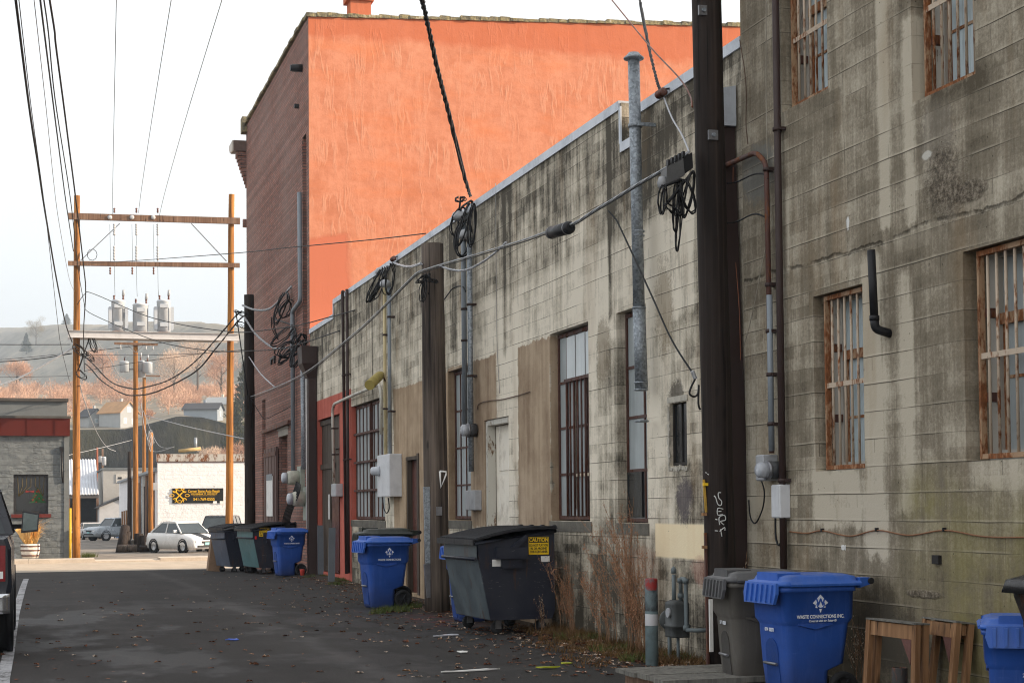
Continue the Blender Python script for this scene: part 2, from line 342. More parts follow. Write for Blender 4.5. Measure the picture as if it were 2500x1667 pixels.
def brick(name, c1, c2, mortar, axis_u=True, rowh=.075, bw=.215, dirty=.4, bumpk=.5):
    t = NT(name, .9, 0, .15); P = t.pos(); x, y, z = t.sep(P); u = t.add(x, y)
    br = t.n('TexBrick'); t.put(br.inputs['Vector'], t.comb(u, z, 0)); br.inputs['Color1'].default_value = c1+(1,); br.inputs['Color2'].default_value = c2+(1,); br.inputs['Mortar'].default_value = mortar+(1,)
    br.inputs['Scale'].default_value = 1; br.inputs['Mortar Size'].default_value = .012; br.inputs['Brick Width'].default_value = bw; br.inputs['Row Height'].default_value = rowh; br.inputs['Bias'].default_value = -.1
    big = t.noise(t.comb(t.mul(u, .35), t.mul(z, .25), 2), 1, 5, .6); fine = t.noise(t.comb(u, z, 5), 7, 4, .7)
    c = t.mix(t.mul(t.rng(big, .38, .64), dirty), br.outputs[0], (.30, .225, .20)); c = t.mix(t.mul(t.rng(fine, .5, .75), .5), c, (.38, .29, .25)); c = t.mix(t.mul(t.rng(fine, .42, .28), .5), c, (.46, .10, .06))
    rw = t.n('TexWhiteNoise'); rw.noise_dimensions = '1D'; t.put(rw.inputs['W'], t.math('FLOOR', t.math('DIVIDE', z, rowh))); k = t.rng(rw.outputs['Value'], 0, 1, .80, 1.12); c = t.mix(1, c, t.comb(k, k, k), 'MULTIPLY')
    return t.out(c, None, t.bump(t.add(t.mul(br.outputs['Fac'], -1), t.mul(fine, .5)), bumpk, .02))
M_BRICK = brick('old_red_brick', (.37, .165, .12), (.225, .115, .092), (.11, .085, .078))
def stucco():
    t = NT('orange_stucco', .93, 0, .1); P = t.pos(); x, y, z = t.sep(P)
    w = t.noise(t.comb(x, z, 0), .8, 3, .5); a = t.noise(t.comb(t.mul(t.add(x, t.mul(w, .35)), 3.1), t.mul(z, .46), 1), 1, 3, .55); b = t.noise(t.comb(x, z, 4), 1.3, 6, .65)
    rip = t.rng(t.math('ABSOLUTE', t.sub(a, .5)), .0, .045, 1, 0); rip = t.mul(rip, t.rng(b, .42, .6))
    c = t.mix(t.rng(t.add(t.mul(b, .6), t.mul(t.noise(t.comb(x, z, 6), 5, 5, .75), .4)), .38, .60), (.66, .275, .165), (.52, .19, .105)); c = t.mix(t.mul(rip, .26), c, (.86, .52, .36))
    c = t.mix(t.mul(t.rng(t.noise(t.comb(t.mul(x, .5), t.mul(z, 1.5), 9), 1, 4, .6), .5, .7), .5), c, (.66, .2, .08))
    topk = t.rng(t.add(z, t.mul(t.sub(b, .5), .5)), 13.75, 13.95); c = t.mix(t.mul(topk, .75), c, (.52, .145, .07))
    # smooth repainted patch at the low left of the wall, its upper edge rising to the right
    patch = t.mul(t.rng(t.add(t.sub(z, t.mul(t.sub(x, 6.9), .22)), t.mul(t.sub(b, .5), .3)), 8.62, 8.50), t.rng(t.add(x, t.mul(t.sub(b, .5), .4)), 8.0, 7.85)); patch = t.mul(patch, t.rng(z, 9.6, 9.5))
    c = t.mix(patch, c, (.56, .175, .10))
    h = t.add(t.mul(a, 1.0), t.add(t.mul(b, .8), t.add(t.mul(rip, .35), t.mul(t.noise(t.comb(x, z, 3), 9, 5, .75), .55))))
    return t.out(c, None, t.bump(t.mul(h, t.rng(patch, 0, 1, 1, .25)), .24, .032))
M_STUCCO = stucco()
def lichen_cap():
    t = NT('lichen_coping', .95, 0, .1); P = t.pos(); a = t.noise(P, 2.2, 5, .7); b = t.noise(P, 9, 4, .7)
    c = t.ramp(t.add(t.mul(a, .5), t.mul(b, .5)), [(.36, (.05, .045, .035)), (.47, (.19, .17, .12)), (.56, (.30, .25, .13)), (.66, (.55, .5, .42))])
    return t.out(c, None, t.bump(b, .8, .05))
M_CAP = lichen_cap()
def asphalt():
    t = NT('worn_asphalt', .88, 0, .25); P = t.pos(); x, y, z = t.sep(P)
    g = t.noise(P, 55, 4, .75); sp = t.voro(P, 70); m = t.noise(P, .28, 5, .6); m2 = t.noise(t.vmul(P, (1, .35, 1)), 1.1, 5, .65)
    f = t.add(t.add(t.mul(g, .5), t.mul(m, .35)), t.mul(m2, .35)); c = t.ramp(f, [(.40, (.014, .0122, .0115)), (.60, (.029, .0258, .0242)), (.80, (.052, .046, .043))])
    c = t.mix(t.mul(t.math('LESS_THAN', sp, .16), .35), c, (.13, .12, .11))
    # damp, oil-dark patches and seams
    d = t.noise(t.vmul(P, (.62, .30, 1)), 1.0, 4, .6); k = t.mul(t.rng(d, .48, .56), t.rng(y, 33, 27)); c = t.mix(t.mul(k, .72), c, (.0105, .010, .010))
    s = t.math('ABSOLUTE', t.sub(t.sub(x, t.mul(t.noise(t.vmul(P, (0, .6, 0)), 1, 3), .7)), 3.0)); c = t.mix(t.mul(t.rng(s, .22, .02), .34), c, (.085, .08, .078))
    s2 = t.math('ABSOLUTE', t.sub(t.add(y, t.mul(t.noise(P, .8, 3), .8)), 22.8)); c = t.mix(t.mul(t.rng(s2, .05, .0), .6), c, (.008, .008, .008))
    s3 = t.math('ABSOLUTE', t.sub(t.add(y, t.mul(t.noise(P, .9, 3), .6)), 26.4)); c = t.mix(t.mul(t.rng(s3, .05, .0), .5), c, (.075, .07, .07))
    wv = t.n('VectorMath'); wv.operation = 'ADD'; t.put(wv.inputs[0], P); t.put(wv.inputs[1], t.vmul(t.noise(P, .9, 4, .65, 0, 1), (.9, .9, 0)))
    ce = t.voro(t.vmul(wv.outputs[0], (.55, .42, 0)), 1, 'DISTANCE_TO_EDGE'); ckk = t.mul(t.rng(ce, .014, .004), t.rng(t.noise(P, .25, 3), .44, .54)); c = t.mix(t.mul(ckk, .75), c, (.007, .0065, .006)); c = t.mix(t.mul(t.mul(t.rng(ce, .05, .015), t.rng(t.noise(P, .25, 3), .44, .54)), .25), c, (.075, .068, .064))
    patch = t.mul(t.mul(t.math('GREATER_THAN', t.add(y, t.mul(t.sub(m2, .5), .1)), 29.5), t.math('LESS_THAN', y, 33.2)), t.mul(t.math('GREATER_THAN', x, 1.1), t.math('LESS_THAN', t.add(x, t.mul(t.sub(m2, .5), .1)), 3.9))); c = t.mix(t.mul(patch, .35), c, (.016, .015, .0145))
    tr = t.add(t.rng(t.math('ABSOLUTE', t.sub(x, 1.2)), .45, .1), t.rng(t.math('ABSOLUTE', t.sub(x, 3.1)), .45, .1)); c = t.mix(t.mul(t.mul(tr, t.rng(m2, .35, .6)), .28), c, (.066, .06, .057))
    red = t.add(t.math('POWER', t.math('DIVIDE', t.sub(x, 5.9), .8), 2), t.math('POWER', t.math('DIVIDE', t.sub(y, 23.4), 1.9), 2)); c = t.mix(t.mul(t.mul(t.rng(red, 1, .2), t.rng(t.noise(P, 3.5, 5, .75), .5, .68)), .8), c, (.16, .014, .02))
    # soil along the foot of the wall
    so = t.rng(t.add(x, t.mul(t.sub(t.noise(P, 1.2, 5, .7), .5), 1.6)), 5.9, 6.7); so = t.mul(so, t.rng(y, 42, 39)); c = t.mix(t.mul(so, .8), c, (.045, .030, .018))
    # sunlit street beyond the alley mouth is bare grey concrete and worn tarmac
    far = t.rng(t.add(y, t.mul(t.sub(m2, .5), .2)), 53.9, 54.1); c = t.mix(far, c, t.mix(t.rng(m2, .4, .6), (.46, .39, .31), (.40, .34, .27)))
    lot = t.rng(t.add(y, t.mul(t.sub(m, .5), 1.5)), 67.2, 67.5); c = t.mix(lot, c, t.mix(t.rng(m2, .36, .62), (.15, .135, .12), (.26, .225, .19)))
    return t.out(c, t.rng(k, 0, 1, .9, .62), t.bump(t.add(g, t.mul(sp, .4)), .5, .012))
M_ASPHALT = asphalt()
def wood_pole(name, c1, c2, sheen=.75):
    t = NT(name, sheen, 0, .25); P = t.pos(); x, y, z = t.sep(P)
    a = t.noise(t.vmul(P, (16, 16, .55)), 1, 5, .65); b = t.noise(t.vmul(P, (4, 4, .5)), 1, 4, .6); kn = t.rng(t.voro(t.vmul(P, (5, 5, 1.7)), 1), .16, .05)
    c = t.mix(t.rng(t.add(t.mul(a, .6), t.mul(b, .4)), .38, .64), c1, c2); c = t.mix(t.mul(kn, .7), c, tuple(k*.3 for k in c1))
    ln = t.noise(t.vmul(P, (26, 26, .28)), 1, 3, .7); crack = t.math('MAXIMUM', t.rng(a, .38, .32), t.rng(ln, .36, .31)); c = t.mix(t.mul(t.rng(ln, .56, .68), .5), c, tuple(min(1, k*1.7) for k in c2)); c = t.mix(t.mul(crack, .85), c, tuple(k*.2 for k in c1))
    return t.out(c, None, t.bump(t.sub(a, t.mul(kn, .3)), .6, .015))
M_POLE_DARK = wood_pole('creosoted_pole', (.013, .009, .0075), (.036, .025, .020)); M_POLE_GREY = wood_pole('weathered_pole', (.030, .022, .018), (.16, .125, .10))
M_POLE_ORANGE = wood_pole('amber_pole', (.09, .034, .011), (.42, .185, .045)); M_POLE_BROWN = wood_pole('brown_timber', (.13, .07, .045), (.24, .15, .10))
M_LUMBER = wood_pole('raw_lumber', (.17, .085, .04), (.34, .19, .095)); M_PLANK = wood_pole('weathered_plank', (.10, .095, .085), (.2, .19, .165))
def rusty(name, paint, rust=(.30, .095, .03), amt=.5, rough=.7, sc=7, stretch=(1, 1, .35)):
    t = NT(name, rough, 0, .35); P = t.vmul(t.pos(), stretch); a = t.noise(P, sc, 6, .7); b = t.noise(P, sc*6, 3, .6)
    k = t.rng(t.add(t.mul(a, .7), t.mul(b, .3)), .62-amt*.3, .70-amt*.3); c = t.mix(k, paint, t.mix(t.rng(b, .35, .65), rust, tuple(x*.45 for x in rust)))
    return t.out(c, t.rng(k, 0, 1, rough-.15, .92), t.bump(t.add(k, t.mul(b, .5)), .35, .006))
M_RUSTBAR = rusty('rusted_cream_steel', (.50, .40, .30), (.34, .125, .045), .36); M_RUSTFRAME = rusty('rusted_orange_steel', (.36, .225, .13), (.30, .11, .04), .58); M_BROWNSTEEL = rusty('brown_sash_steel', (.07, .03, .023), (.13, .044, .022), .4)
def galv(name='galvanised_steel', base=(.27, .30, .33)):
    t = NT(name, .5, .35, .5); P = t.pos(); c = t.voro(P, 42, 'F1', 'Color'); v = t.sep(c)[0]; a = t.noise(P, 3, 4, .6)
    k = t.rng(t.add(t.mul(v, .5), t.mul(a, .5)), .25, .75, .62, 1.3); return t.out(t.mix(1, base, t.comb(k, k, k), 'MULTIPLY'), t.rng(a, .3, .7, .38, .62), t.bump(a, .1, .01))
M_GALV = galv()
def paint(name, c, rough=.45, grime=(.05, .045, .04), amt=.35, spec=.4, metal=0.0, sc=3):
    t = NT(name, rough, metal, spec); P = t.pos(); a = t.noise(P, sc, 6, .65); b = t.noise(t.vmul(P, (6, 6, .8)), sc*.6, 5, .7); g = t.noise(P, sc*25, 3, .6)
    col = t.mix(t.mul(t.rng(a, .5, .72), amt), c, grime); col = t.mix(t.mul(t.rng(b, .54, .7), amt*.8), col, tuple(min(1, x*1.5+.03) for x in c))
    return t.out(col, t.rng(a, .3, .7, max(.05, rough-.1), min(1, rough+.2)), t.bump(g, .12, .004))
M_CABLE = simple('black_cable', (.012, .012, .013), .55, 0, .3, 20, .05); M_ALU = simple('aluminium_strand', (.42, .43, .45), .45, .4, .3, 30, .05)
M_GREYBOX = paint('grey_meter_enamel', (.40, .41, .43), .45); M_WHITEBOX = paint('white_meter_enamel', (.62, .63, .65), .45, amt=.2); M_PVC = paint('grey_plastic_conduit', (.23, .26, .29), .5)
M_PALECONDUIT = rusty('pale_conduit', (.52, .50, .44), (.25, .13, .06), .28); M_CREAMPIPE = paint('cream_conduit', (.62, .52, .30), .5); M_BROWNPIPE = paint('brown_downpipe', (.042, .024, .021), .5, amt=.15)
M_RUSTPIPE = rusty('rusty_pipe', (.10, .045, .035), (.30, .11, .04), .38); M_BLACK = simple('black_plastic', (.016, .016, .018), .5, 0, .3, 10, .1); M_RUBBER = simple('tyre_rubber', (.02, .02, .021), .85, 0, .35, 12, .2)
M_FLASH = paint('white_metal_coping', (.58, .62, .68), .4, amt=.3); M_STEEL = simple('dull_steel', (.22, .22, .23), .42, .7, .3, 9, .1); M_WHITE = paint('white_paint', (.78, .77, .74), .6, amt=.25)
def glass(name, c, rough=.12, streak=.5):
    t = NT(name, rough, 0, .55); P = t.pos(); a = t.noise(t.vmul(P, (1, 1, .6)), 2.2, 5, .6); b = t.noise(t.vmul(P, (9, 9, .7)), 1.6, 5, .65)
    k = t.rng(t.add(t.mul(a, .5), t.mul(b, .5)), .34, .66, 1-streak*.5, 1+streak*.5)
    return t.out(t.mix(1, c, t.comb(k, k, k), 'MULTIPLY'), t.rng(b, .3, .7, rough, rough+.25))
M_FROST = glass('whitewashed_glass', (.30, .33, .335), .3); M_BLUEGLASS = glass('pale_blue_pane', (.44, .52, .55), .18); M_DARKGLASS = glass('dark_glass', (.018, .02, .022), .05, .4); M_PALEPANE = glass('dusty_pane', (.58, .62, .63), .35, .35)
M_DARK = simple('interior_shade', (.010, .009, .008), .9, 0, .2, 4, 0)  # near-black that paints the shade of unlit rooms
# ------------------------------------------------------------------ ground
def make_ground():
    mb = MB(); xs = [-400, -60, -12, -4, 0, 2, 4, 5, 6, 6.5, 6.95, 8, 12, 40, 120, 500]; ys = [-40, -8, 0, 6, 10, 14, 18, 22, 26, 30, 34, 38, 42, 47, 52, 57, 60.5, 64.6, 67, 74, 80, 90, 100, 130, 200, 300, 420]
    vs = []
    for y in ys:
        for x in xs:
            z = ground_z(y)
            if 34 < y < 46 and x > 6: z += .06
            vs.append((x, y, z))
    nx = len(xs); fs = [(j*nx+i, j*nx+i+1, (j+1)*nx+i+1, (j+1)*nx+i) for j in range(len(ys)-1) for i in range(nx-1)]
    mb.add(vs, fs, True); o = mb.build('ground', M_ASPHALT); structure(o, 'dark worn alley asphalt running out to a sunlit cross street')
make_ground()
# far pavement with kerb
M_PAVE = simple('pale_pavement_concrete', (.52, .45, .37), .9, 0, .2, 2.5, .2); M_KERB = simple('kerb_concrete', (.42, .37, .31), .9, 0, .2, 3, .2)
def pave():
    mb = MB()
    for i in range(-6, 26):
        a, b = i*2.4, i*2.4+2.39
        if 2.0 < (a+b)/2 < 5.5:                      # dropped kerb across the alley mouth
            mb.box((a, 63.55, ground_z(63.6)-.05), (b, 63.75, ground_z(63.6)+.05)); mb.box((a, 63.76, ground_z(65)-.05), (b, 65.2, ground_z(65)+.045))
        else:
            mb.box((a, 63.55, ground_z(63.6)-.05), (b, 63.75, ground_z(63.6)+.13)); mb.box((a, 63.76, ground_z(65)-.05), (b, 65.2, ground_z(65)+.125))
    o = mb.build('pavement', M_PAVE); structure(o, 'pale concrete pavement and kerb on the far side of the street')
pave()
def line(name, pts, w, label, mat):
    mb = MB(); vs = []
    for i, (x, y) in enumerate(pts):
        vs += [(x-w/2, y, ground_z(y)+.006), (x+w/2, y, ground_z(y)+.006)]
    mb.add(vs, [(2*i, 2*i+1, 2*i+3, 2*i+2) for i in range(len(pts)-1)]); return structure(mb.build(name, mat), label)
def wornpaint():
    t = NT('worn_white_paint', .85, 0, .2); P = t.pos(); k = t.rng(t.add(t.mul(t.noise(P, 3, 5, .7), .6), t.mul(t.noise(P, 40, 3, .7), .4)), .40, .52)
    return t.out(t.mix(k, (.05, .047, .045), (.36, .36, .37)), None, t.bump(k, .2, .004))
M_LINE = wornpaint()
pl = [onz(x, y, 0) for x, y in ((4, 1690), (8, 1655), (20, 1600), (30, 1540), (37, 1500), (46, 1468), (58, 1428), (65, 1401))]
pl = [a.lerp(b, k/6) for a, b in zip(pl, pl[1:]) for k in range(6)]
line('painted_line', [(p.x, p.y) for p in pl], .13, 'worn white parking line along the left edge of the alley', M_LINE)
line('street_dash', [(7.0, 58.7), (7.0, 58.85)], 0.0001, 'faint street marking', M_LINE) if False else None
# ------------------------------------------------------------------ windows in the alley walls
def alley(X):  return lambda u, z, d: (X+d, u, z)
def sash(parent, name, X, s0, s1, z0, z1, depth, cols, rows, fmat, gmat, fw=.045, bw=.022, label=None, pane_mats=None):
    "metal sash: frame part with its panes as a sub-part; s0 < s1"
    mb = MB(); D = X+depth
    for a, b in ((s0, s0+fw), (s1-fw, s1)): mb.box((D, a, z0), (D+.05, b, z1))
    mb.box((D, s0+fw, z0), (D+.05, s1-fw, z0+fw)); mb.box((D, s0+fw, z1-fw), (D+.05, s1-fw, z1))
    for c in cols: mb.box((D+.004, c-bw/2, z0+fw), (D+.045, c+bw/2, z1-fw))
    cs = [s0+fw]+[q for c in cols for q in (c-bw/2, c+bw/2)]+[s1-fw]
    for r in rows:
        for a, b in zip(cs[::2], cs[1::2]): mb.box((D+.006, a, r-bw/2), (D+.043, b, r+bw/2))
    f = mb.build(name, fmat, parent)
    if label: f['label'] = label
    g = MB(); g.box((D+.02, s0+fw*.5, z0+fw*.5), (D+.032, s1-fw*.5, z1-fw*.5)); g.build('pane', gmat, f)
    return f
def bars(parent, D, ss, z0, z1, r, mat, rails=(), s0=0, s1=0, square=False):
    mb = MB()
    for s in ss:
        if square: mb.box((D-r, s-r, z0), (D+r, s+r, z1))
        else: mb.cyl((D, s, z0), (D, s, z1), r, 8)
    for z in rails: mb.box((D-r*1.6, s0, z-.022), (D-r*1.05, s1, z+.022))
    return mb.build('security_bars', mat, parent)
# ------------------------------------------------------------------ long concrete building on the right (s 15 .. 41.6)
LB = thing('concrete_building', 'long single storey board formed concrete building with stepped parapet, red paint and tan patches', 'building', (W, 28, 0))
S0, S1 = 15.02, 41.58
HL = [(19.87, 21.50, 1.46, 4.03), (17.82, 18.82, 1.45, 4.01), (16.62, 17.12, 2.09, 2.79), (23.55, 24.92, 0.25, 3.02), (25.75, 27.22, 1.44, 3.98), (29.50, 30.57, .05, 2.62), (32.45, 36.03, 1.40, 3.92), (37.46, 40.49, .12, 3.85)]
def top_left(s): return 6.21 if s > 38.15 else 6.55 if s > 18.57 else 6.02 if s > 18.22 else 6.35
def fill_left(s, z):
    return z < top_left(s) and not any(a < s < b and c < z < d for a, b, c, d in HL)
mb = MB(); solid_wall(mb, [S0, S1, 18.22, 18.57, 38.15]+[q for h in HL for q in h[:2]], [-.7, 6.02, 6.21, 6.35, 6.55]+[q for h in HL for q in h[2:]], fill_left, alley(W), 0, .38)
mb.build('wall', M_LEFT, LB)
mb = MB(); mb.box((W+.38, S0, 5.55), (26, S1, 5.75)); mb.box((25.6, S0, -.5), (26, S1, 5.55)); LB_roof = mb.build('roof', simple('tar_roof', (.06, .055, .05), .9), LB)
mb = MB(); mb.box((W+1.2, S0+.1, -.3), (W+1.25, S1-.1, 5.5)); mb.build('interior_shade_sheet', M_DARK, LB)  # black sheet standing in for the shade inside, behind the windows
# white metal coping following the parapet steps
mb = MB()
for a, b, z in ((38.17, 41.56, 6.21), (18.59, 38.15, 6.55), (18.22, 18.57, 6.02), (15.05, 18.20, 6.35)):
    n = max(1, int((b-a)/3)); 
    for i in range(n):
        p, q = lerp(a, b, i/n)+.004, lerp(a, b, (i+1)/n)-.004
        mb.box((W-.025, p, z+.002), (W+.42, q, z+.03)); mb.box((W-.025, p, z-.085), (W-.004, q, z+.002))
for s, za, zb in ((38.15, 6.24, 6.55), (18.57, 6.05, 6.5), (18.205, 6.05, 6.33)): mb.box((W-.022, s-.03, za), (W-.003, s+.03, zb))
mb.build('coping', M_FLASH, LB)
# openings, from the far end: red doorway, barred window, brown door, slim window, white door, tall windows, small dark window
M_DOORWOOD = wood_pole('dark_door_boards', (.045, .032, .024), (.11, .085, .066)); M_REDDOOR = paint('dark_red_door', (.085, .022, .014), .35, amt=.4)
d = thing('x', 'x', 'x'); bpy.data.objects.remove(d)
mb = MB(); D = W+.10
for a, b, z0, z1 in ((37.50, 38.55, 2.55, 3.05), (38.55, 40.46, 3.05, 3.82)): pass
ss = [37.48+i*(40.47-37.48)/14 for i in range(15)]
for i, (a, b) in enumerate(zip(ss, ss[1:])): mb.box((D+random.uniform(0, .012), a+.004, .14), (D+.06, b-.004, 3.05 if b < 38.6 else 3.83))
mb.box((D-.03, 37.47, 3.07), (D+.05, 38.52, 3.84))
for z in (.14, 2.62, 3.7): mb.box((D-.035, 38.54, z), (D-.002, 40.46, z+.12))
dd = mb.build('boarded_doorway', M_DOORWOOD, LB); dd['label'] = 'dark weathered board doorway in the red painted wall'
mb = MB(); mb.box((D-.045, 37.9, .15), (D-.004, 38.8, 2.2)); dr = mb.build('door', M_REDDOOR, dd); 
mb = MB(); mb.lathe([(.0, 0), (.035, .005), (.035, .03), (.0, .04)], (D-.08, 38.72, 1.08), 10, 'x'); mb.build('handle', simple('brass', (.55, .38, .12), .35, .8), dd)
mb = MB(); mb.box((D-.05, 39.15, 1.4), (D-.037, 39.27, 2.0)); mb.build('notice', M_WHITE, dd)
# window with many bars
w = sash(LB, 'window', W, 32.47, 36.01, 1.42, 3.90, .10, [32.47+3.54*k/9 for k in range(1, 9)], [2.04, 2.66, 3.28], M_BROWNSTEEL, M_FROST, .06, .055, 'wide window with close rusty brown bars and whitewashed glass')
bars(w, W+.09, [34.24], 1.45, 3.88, .035, M_BROWNSTEEL, (2.04, 2.66, 3.28), 32.55, 35.95, True)
# brown door
mb = MB(); mb.box((W+.12, 29.56, .06), (W+.17, 30.5, 2.55)); mb.box((W+.105, 29.62, .3), (W+.12, 30.44, 1.1)); mb.box((W+.105, 29.62, 1.3), (W+.12, 30.44, 2.4)); bd = mb.build('door', M_REDDOOR, LB); bd['label'] = 'narrow dark red brown door in tan plaster'
mb = MB(); mb.box((W+.02, 30.50, .05), (W+.16, 30.57, 2.62)); mb.box((W-.02, 29.42, .05), (W+.10, 29.56, 2.66)); mb.box((W-.01, 29.56, 2.555), (W+.16, 30.5, 2.62)); mb.build('frame', M_DOORWOOD, bd)
mb = MB(); mb.lathe([(.0, 0), (.03, .004), (.03, .03), (.0, .036)], (W+.075, 29.7, 1.1), 10, 'x'); mb.build('handle', _simple['brass'], bd)
# slim window
w = sash(LB, 'window', W, 25.77, 27.20, 1.46, 3.96, .11, [26.13, 26.48, 26.84], [2.03, 2.66, 3.29], M_BROWNSTEEL, M_FROST, .05, .03, 'slim rust framed window behind the grey conduits')
# white door
mb = MB(); mb.box((W+.16, 23.57, .27), (W+.21, 24.80, 2.92))
for z0, z1 in ((.45, 1.2), (1.32, 2.1), (2.22, 2.8)): mb.box((W+.148, 23.8, z0), (W+.16, 24.6, z1))
wdr = mb.build('door', paint('cream_door', (.80, .74, .63), .6, (.2, .14, .09), .5), LB); wdr['label'] = 'peeling cream white door in a pale frame'
mb = MB(); mb.box((W+.02, 24.80, .26), (W+.15, 24.90, 3.0)); mb.box((W+.02, 23.57, 2.93), (W+.15, 24.80, 3.01)); mb.build('frame', M_PALECONDUIT, wdr)
# tall window with inner barred panel
w = sash(LB, 'window', W, 19.89, 21.48, 1.48, 4.01, .11, [20.30, 20.70, 21.10], [2.09, 2.72, 3.34], M_BROWNSTEEL, M_FROST, .05, .035, 'tall rust framed window, its lower right panes barred')
bars(w, W+.085, [19.95+.155*i for i in range(8)], 1.52, 3.36, .014, M_BROWNSTEEL, (3.35,), 19.90, 21.08)
mb = MB(); mb.box((W+.10, 20.06, 1.62), (W+.118, 20.10, 3.3)); mb.box((W+.10, 20.75, 1.62), (W+.118, 20.79, 3.3)); mb.box((W+.10, 20.06, 2.05), (W+.118, 20.79, 2.09)); mb.build('inner_sash', paint('flaking_cream_sash', (.55, .47, .36), .6, (.2, .1, .05), .5), w)
g = MB(); g.box((W+.104, 20.72, 3.37), (W+.112, 21.07, 3.94)); g.box((W+.104, 20.32, 3.37), (W+.112, 20.68, 3.94)); g.box((W+.104, 19.95, 3.37), (W+.112, 20.28, 3.94)); g.build('pane', M_PALEPANE, w)
# narrow tall window behind the vent pipe
w = sash(LB, 'window', W, 17.84, 18.80, 1.46, 3.99, .11, [18.20], [2.08, 2.72, 3.33], M_BROWNSTEEL, M_FROST, .045, .035, 'tall narrow rust framed window behind the vent pipe')
mb = MB(); mb.box((W+.095, 18.26, 1.52), (W+.125, 18.29, 2.06)); mb.box((W+.095, 18.73, 1.52), (W+.125, 18.76, 2.06)); mb.box((W+.095, 18.29, 2.03), (W+.125, 18.73, 2.06)); mb.box((W+.105, 18.29, 1.52), (W+.115, 18.73, 2.03)); mb.build('hopper_sash', M_DARKGLASS, w)
# small dark window with chipped white surround
mb = MB(); D = W+.035
mb.box((D, 16.63, 2.1), (D+.04, 16.66, 2.78)); mb.box((D, 17.08, 2.1), (D+.04, 17.11, 2.78)); mb.box((D, 16.66, 2.1), (D+.04, 17.08, 2.13)); mb.box((D+.005, 16.855, 2.13), (D+.035, 16.885, 2.78))
w = mb.build('window', simple('black_sash', (.03, .027, .024), .7), LB); w['label'] = 'small dark window with chipped plaster edge'
g = MB(); g.box((D+.02, 16.65, 2.12), (D+.028, 17.09, 2.78)); g.build('pane', M_DARKGLASS, w)
mb = MB(); r = random.Random(3)
for i in range(46):                                     # chipped plaster round the opening
    t = i/45
    if i < 24: s, z = 17.125+r.uniform(0, .02), lerp(2.06, 2.76, i/23)
    else: s, z = lerp(17.12, 16.62, (i-24)/21), 2.065+r.uniform(-.015, .015)
    q = r.uniform(.012, .028); mb.box((W-.006-r.uniform(0, .01), s-q, z-q), (W+.002, s+q*r.uniform(.2, 1), z+q*r.uniform(.3, 1)))
mb.box((W-.012, 16.58, 2.80), (W+.002, 17.16, 2.865)); mb.build('chipped_surround', simple('pale_plaster', (.45, .42, .36), .95, 0, .3, 15), w)
# stone sills
for a, b, z in ((32.4, 36.1, 1.40), (25.7, 27.3, 1.44), (19.8, 21.55, 1.46), (17.78, 18.86, 1.45)): MB().box((W-.012, a, z-.14), (W+.105, b, z-.004)).build('sill', simple('sooty_sill', (.13, .12, .10), .95, 0, .5, 5, .4), LB)
mb = MB(); mb.box((W-.006, 16.2, 1.075), (W-.001, 17.58, 1.445))
# ------------------------------------------------------------------ tall concrete building at the right (s < 15)
RB = thing('concrete_building', 'tall stained grey concrete building with rusty barred windows at the right', 'building', (W-.04, 8, 0))
XR = W-.04
HR = [(12.58, 13.50, 1.95, 3.54), (10.07, 11.0, 1.97, 3.57), (13.15, 14.08, 5.37, 6.96), (10.78, 11.70, 4.89, 6.5), (7.2, 8.1, 1.97, 3.57), (7.2, 8.1, 4.89, 6.5)]
mb = MB(); solid_wall(mb, [-14, 15.0]+[q for h in HR for q in h[:2]], [-.7, 11.0]+[q for h in HR for q in h[2:]], lambda s, z: not any(a < s < b and c < z < d for a, b, c, d in HR), alley(XR), 0, .4)
mb.build('wall', M_RIGHT, RB)
mb = MB(); mb.box((XR+.4, 14.6, -.5), (26, 15.0, 11)); mb.box((XR+.4, -14, -.5), (26, -13.6, 11)); mb.box((25.6, -13.6, -.5), (26, 14.6, 11)); mb.build('side_wall', M_RIGHT, RB)
mb = MB(); mb.box((XR+.4, -13.6, 10.4), (25.6, 14.6, 10.6)); mb.build('roof', simple('tar_roof', (.06, .055, .05), .9), RB)
mb = MB(); mb.box((XR+1.3, -13.5, -.3), (XR+1.35, 14.5, 10.3)); mb.build('interior_shade_sheet', M_DARK, RB)  # same black sheet in place of shaded rooms
